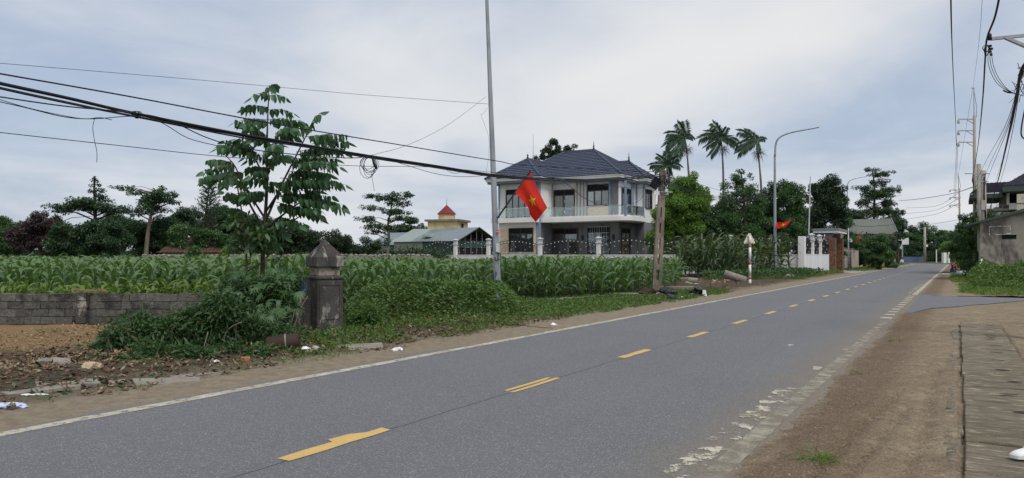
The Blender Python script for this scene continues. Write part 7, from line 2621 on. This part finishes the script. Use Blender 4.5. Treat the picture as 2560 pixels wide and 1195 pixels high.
def seated_person(label, loc, rz, shirt, sleeve, head_turn=0.0, sc_=1.0, ride=False):
    """faces +X in its own frame, sits with hips at z=.34"""
    root = thing('person', label, 'person', loc, rz)
    root.scale = (sc_,) * 3
    h = .36
    kx = .40
    ft = (kx + .02, .06) if not ride else (.22, .12)
    V = [(0, 0, h), (.0, 0, h + .18), (.03, 0, h + .38), (.05, 0, h + .49), (.06, 0, h + .57),
         (.05, -.16, h + .43), (.09, -.20, h + .20), (.26, -.14, h + .12), (.34, -.13, h + .11),
         (.05, .16, h + .43), (.09, .20, h + .20), (.26, .14, h + .12), (.34, .13, h + .11),
         (.02, -.09, h - .01), (kx, -.12, h + .03), (kx - .02, -.12, .08), (kx + .12, -.12, .04),
         (.02, .09, h - .01), (kx, .12, h + .03), (kx - .02, .12, .08), (kx + .12, .12, .04)]
    E = [(0, 1), (1, 2), (2, 3), (3, 4), (2, 5), (5, 6), (6, 7), (7, 8), (2, 9), (9, 10), (10, 11), (11, 12), (0, 13), (13, 14), (14, 15), (15, 16), (0, 17), (17, 18), (18, 19), (19, 20)]
    Rr = [.13, .115, .125, .05, .045, .06, .045, .033, .03, .06, .045, .033, .03, .085, .06, .042, .035, .085, .06, .042, .035]
    skin_body('body', V, E, Rr, M['skin'], root)
    cl = [(0, 0, h + .02), (.0, 0, h + .18), (.03, 0, h + .37), (.05, 0, h + .46), (.05, -.16, h + .43), (.085, -.195, h + .24), (.05, .16, h + .43), (.085, .195, h + .24)]
    skin_body('shirt', cl, [(0, 1), (1, 2), (2, 3), (2, 4), (4, 5), (2, 6), (6, 7)], [.15, .132, .142, .062, .076, .062, .076, .062], M[shirt], root)
    sv = [(.04, -.12, h + .42), (.055, -.165, h + .42), (.088, -.198, h + .22)]
    skin_body('sleeve', sv, [(0, 1), (1, 2)], [.08, .081, .068], M[sleeve], root)
    sv = [(.04, .12, h + .42), (.055, .165, h + .42), (.088, .198, h + .22)]
    skin_body('sleeve', sv, [(0, 1), (1, 2)], [.08, .081, .068], M[sleeve], root)
    tr_ = [(0, 0, h - .01), (.02, -.09, h - .005), (kx, -.12, h + .03), (kx - .02, -.12, .12), (.02, .09, h - .005), (kx, .12, h + .03), (kx - .02, .12, .12)]
    skin_body('trousers', tr_, [(0, 1), (1, 2), (2, 3), (0, 4), (4, 5), (5, 6)], [.142, .10, .075, .058, .10, .075, .058], M['trousers'], root)
    hd = blob_mesh('head', (.095, .078, .125), 1, .02, 1.0, 3)
    for v in hd.vertices:                                     # brow, nose and chin towards +X
        x_, y_, z_ = v.co
        if x_ > .05 and abs(y_) < .018 and -.045 < z_ < .01: v.co.x += .022
        if x_ > .05 and abs(z_ - .012) < .012 and .018 < abs(y_) < .05: v.co.x -= .010
        if z_ < -.07 and x_ > .0: v.co.x += .012
    ho = obj('head', hd, M['skin'], root, True); ho.location = (.085, 0, h + .68); ho.rotation_euler = (0, .12, head_turn)
    for sg_ in (-1, 1):
        e_ = obj('ear', blob_mesh('ear', (.022, .010, .032), 2, .05, 1, 1), M['skin'], ho, True); e_.location = (-.005, sg_ * .08, -.005)
        e_ = obj('eye', blob_mesh('eye', (.008, .011, .007), 3, .0, 1, 1), M['hair'], ho, True); e_.location = (.083, sg_ * .032, .012)
    mo = MB().box((.088, 0, -.058), (.008, .035, .007)).build('mouth', M['red_paint'], ho)
    hr = blob_mesh('hair', (.102, .088, .11), 5, .06, 2.0, 3)
    hb_ = obj('hair', hr, M['hair'], ho, True); hb_.location = (-.022, 0, .038)
    for sg_ in (-1, 1):                                       # hands with fingers
        c_ = Vector((.36, sg_ * .13, h + .11))
        hm = MB().box(c_ + Vector((.02, 0, 0)), (.075, .065, .026))
        for f_ in range(4):
            y_ = c_.y - .026 + f_ * .0175
            l_ = (.058, .068, .064, .05)[f_]
            hm.tube([(c_.x + .055, y_, c_.z), (c_.x + .055 + l_ * .55, y_, c_.z - .006), (c_.x + .055 + l_ * .85, y_, c_.z - .03)], [.0085, .008, .006], 5)
        hm.tube([(c_.x, c_.y - sg_ * .03, c_.z), (c_.x + .03, c_.y - sg_ * .055, c_.z - .008), (c_.x + .06, c_.y - sg_ * .06, c_.z - .015)], [.010, .009, .007], 5)
        hm.build('hand', M['skin'], root, True)
        MB().box((kx + .06, sg_ * .12, .025), (.22, .085, .05)).build('sandal', M['rubber'], root, bevel=.015)
    return root


sp = R(-.32, 65.0)
seated_person('child in navy and red shirt sitting at the road edge, facing right', (sp.x, sp.y, .0), .15, 'shirt_navy', 'shirt_red', 0.1, 1.05)
st_ = MB().box((0, 0, .13), (.3, .3, .24), 0, .0).build('low_stool', M['bag_blue'], None, bevel=.02)
st_.location = (sp.x, sp.y, 0); st_.rotation_euler = (0, 0, .15); tag(st_, 'low blue stool under the seated child', 'stool')
bx_ = thing('foam_box', 'pale blue-white foam cooler box beside the seated child', 'box', (sp.x + .15, sp.y - .75, 0), .1)
MB().box((0, 0, .15), (.5, .36, .30)).build('box_body', M['paper_blue'], bx_, bevel=.015)
MB().box((0, 0, .33), (.52, .38, .05)).build('box_lid', M['white_plastic'], bx_, bevel=.01)
tb = MB().box((0, 0, .12), (.9, .5, .04), .2).build('low_tray', M['galv_light']); tb.location = (sp.x - .9, sp.y - .4, 0); tag(tb, 'low grey tray on the ground left of the seated child', 'tray')


def motorbike(label, loc, rz, body):
    r_ = thing('motorbike', label, 'motorbike', loc, rz, 'small step-through motorbikes')
    for x_ in (-.62, .62):
        w_ = thing_part = MB().lathe([(.20, -.04), (.27, -.045), (.295, 0), (.27, .045), (.20, .04), (.20, -.04)], (0, 0, 0), 18, False).build('wheel', M['rubber'], r_, True)
        w_.rotation_euler = (math.radians(90), 0, 0); w_.location = (x_, 0, .29)
        MB().lathe([(.03, -.05), (.03, .05)], (0, 0, 0), 8).build('hub', M['galv_light'], w_)
        sp_ = MB()
        for a in range(8):
            sp_.tube([(0, 0, 0), (.2 * math.cos(a * .785), .2 * math.sin(a * .785), 0)], .006, 3)
        sp_.build('spokes', M['galv_light'], w_)
    MB().tube(spline([(.45, 0, .75), (.30, 0, .42), (.0, 0, .38), (-.3, 0, .55), (-.72, 0, .72)], 4), [.09] * 5 + [.10] * 6 + [.11] * 6, 8, True, 1.2).build('body_shell', M[body], r_, True)
    MB().tube([(.62, 0, .29), (.46, 0, .78), (.40, 0, .98)], [.035, .04, .04], 6).build('fork', M['galv'], r_, True)
    MB().box((.50, 0, .62), (.05, .42, .48), 0, 0, Matrix.Rotation(-.3, 3, 'Y')).build('leg_shield', M['white_plastic'], r_, bevel=.03)
    MB().tube([(.34, -.34, 1.02), (.42, -.12, 1.0), (.42, .12, 1.0), (.34, .34, 1.02)], .02, 6).build('handlebar', M['rubber'], r_, True)
    MB().lathe([(.02, 0), (.09, .03), (.1, .1), (.02, .14)], (.44, 0, .9), 12).build('headlight', M['galv_light'], r_, True)
    MB().tube([(-.72, 0, .82), (-.4, 0, .80), (.0, 0, .76)], [.10, .13, .09], 8, True, 1.3).build('seat', M['rubber'], r_, True)
    MB().box((-.05, 0, .33), (.34, .2, .22)).build('engine', M['galv'], r_, bevel=.03)
    MB().tube([(.0, -.14, .28), (-.5, -.17, .28), (-.78, -.17, .36)], [.02, .045, .05], 7).build('exhaust', M['galv'], r_, True)
    MB().tube([(-.2, .1, .3), (-.25, .28, .02)], .014, 5).build('stand', M['galv'], r_)
    return r_


pm_ = R(.3, 79)
motorbike('parked motorbike with white front beyond the seated child', (pm_.x, pm_.y, 0), .9, 'iron_black')
pm_ = R(-8.3, 141)
motorbike('white-fronted motorbike ridden at the far left bend', (pm_.x, pm_.y, 0), -2.0, 'shirt_navy')
rd = seated_person('rider in dark clothes on the far motorbike at the bend', (pm_.x + .08, pm_.y + .12, .45), -2.0, 'shirt_navy', 'shirt_navy', 0, 1.0, True)

# white sneaker at the right bottom corner
sp_ = G(2532, 1163)
sh = thing('sneaker', 'white sneaker toe at the lower right corner on the drain cover', 'shoe', (sp_.x, sp_.y, .052), math.radians(8))
sec = [(-.0, .012, .02), (.012, .034, .042), (.045, .045, .052), (.09, .048, .062), (.13, .044, .078), (.18, .038, .095), (.24, .037, .10), (.275, .026, .10)]
V, Fc = [], []
for x_, hw_, ht_ in sec:
    for j in range(9):
        a = math.pi * j / 8
        V.append((x_, -math.cos(a) * hw_, .022 + math.sin(a) ** .7 * (ht_ - .022)))
for i in range(len(sec) - 1):
    for j in range(8):
        Fc.append((i * 9 + j, (i + 1) * 9 + j, (i + 1) * 9 + j + 1, i * 9 + j + 1))
Fc.append(tuple(range(8, -1, -1))); Fc.append(tuple((len(sec) - 1) * 9 + j for j in range(9)))
MB().add(V, Fc).build('upper', M['white_plastic'], sh, True)
so = [(x_ - .004, -hw_ - .004) for x_, hw_, _ in sec] + [(x_ - .004, hw_ + .004) for x_, hw_, _ in sec[::-1]]
MB().prism(so, .0, .024).build('sole', M['bag_white'], sh)
for i in range(3):
    MB().tube([(.10 + i * .025, -.025, .07 + i * .008), (.105 + i * .025, 0, .078 + i * .009), (.10 + i * .025, .025, .07 + i * .008)], .003, 4).build('lace', M['iron_white'], sh)
MB().box((.115, -.035, .058), (.03, .004, .008), .1).build('side_stripe', M['rubber'], sh)
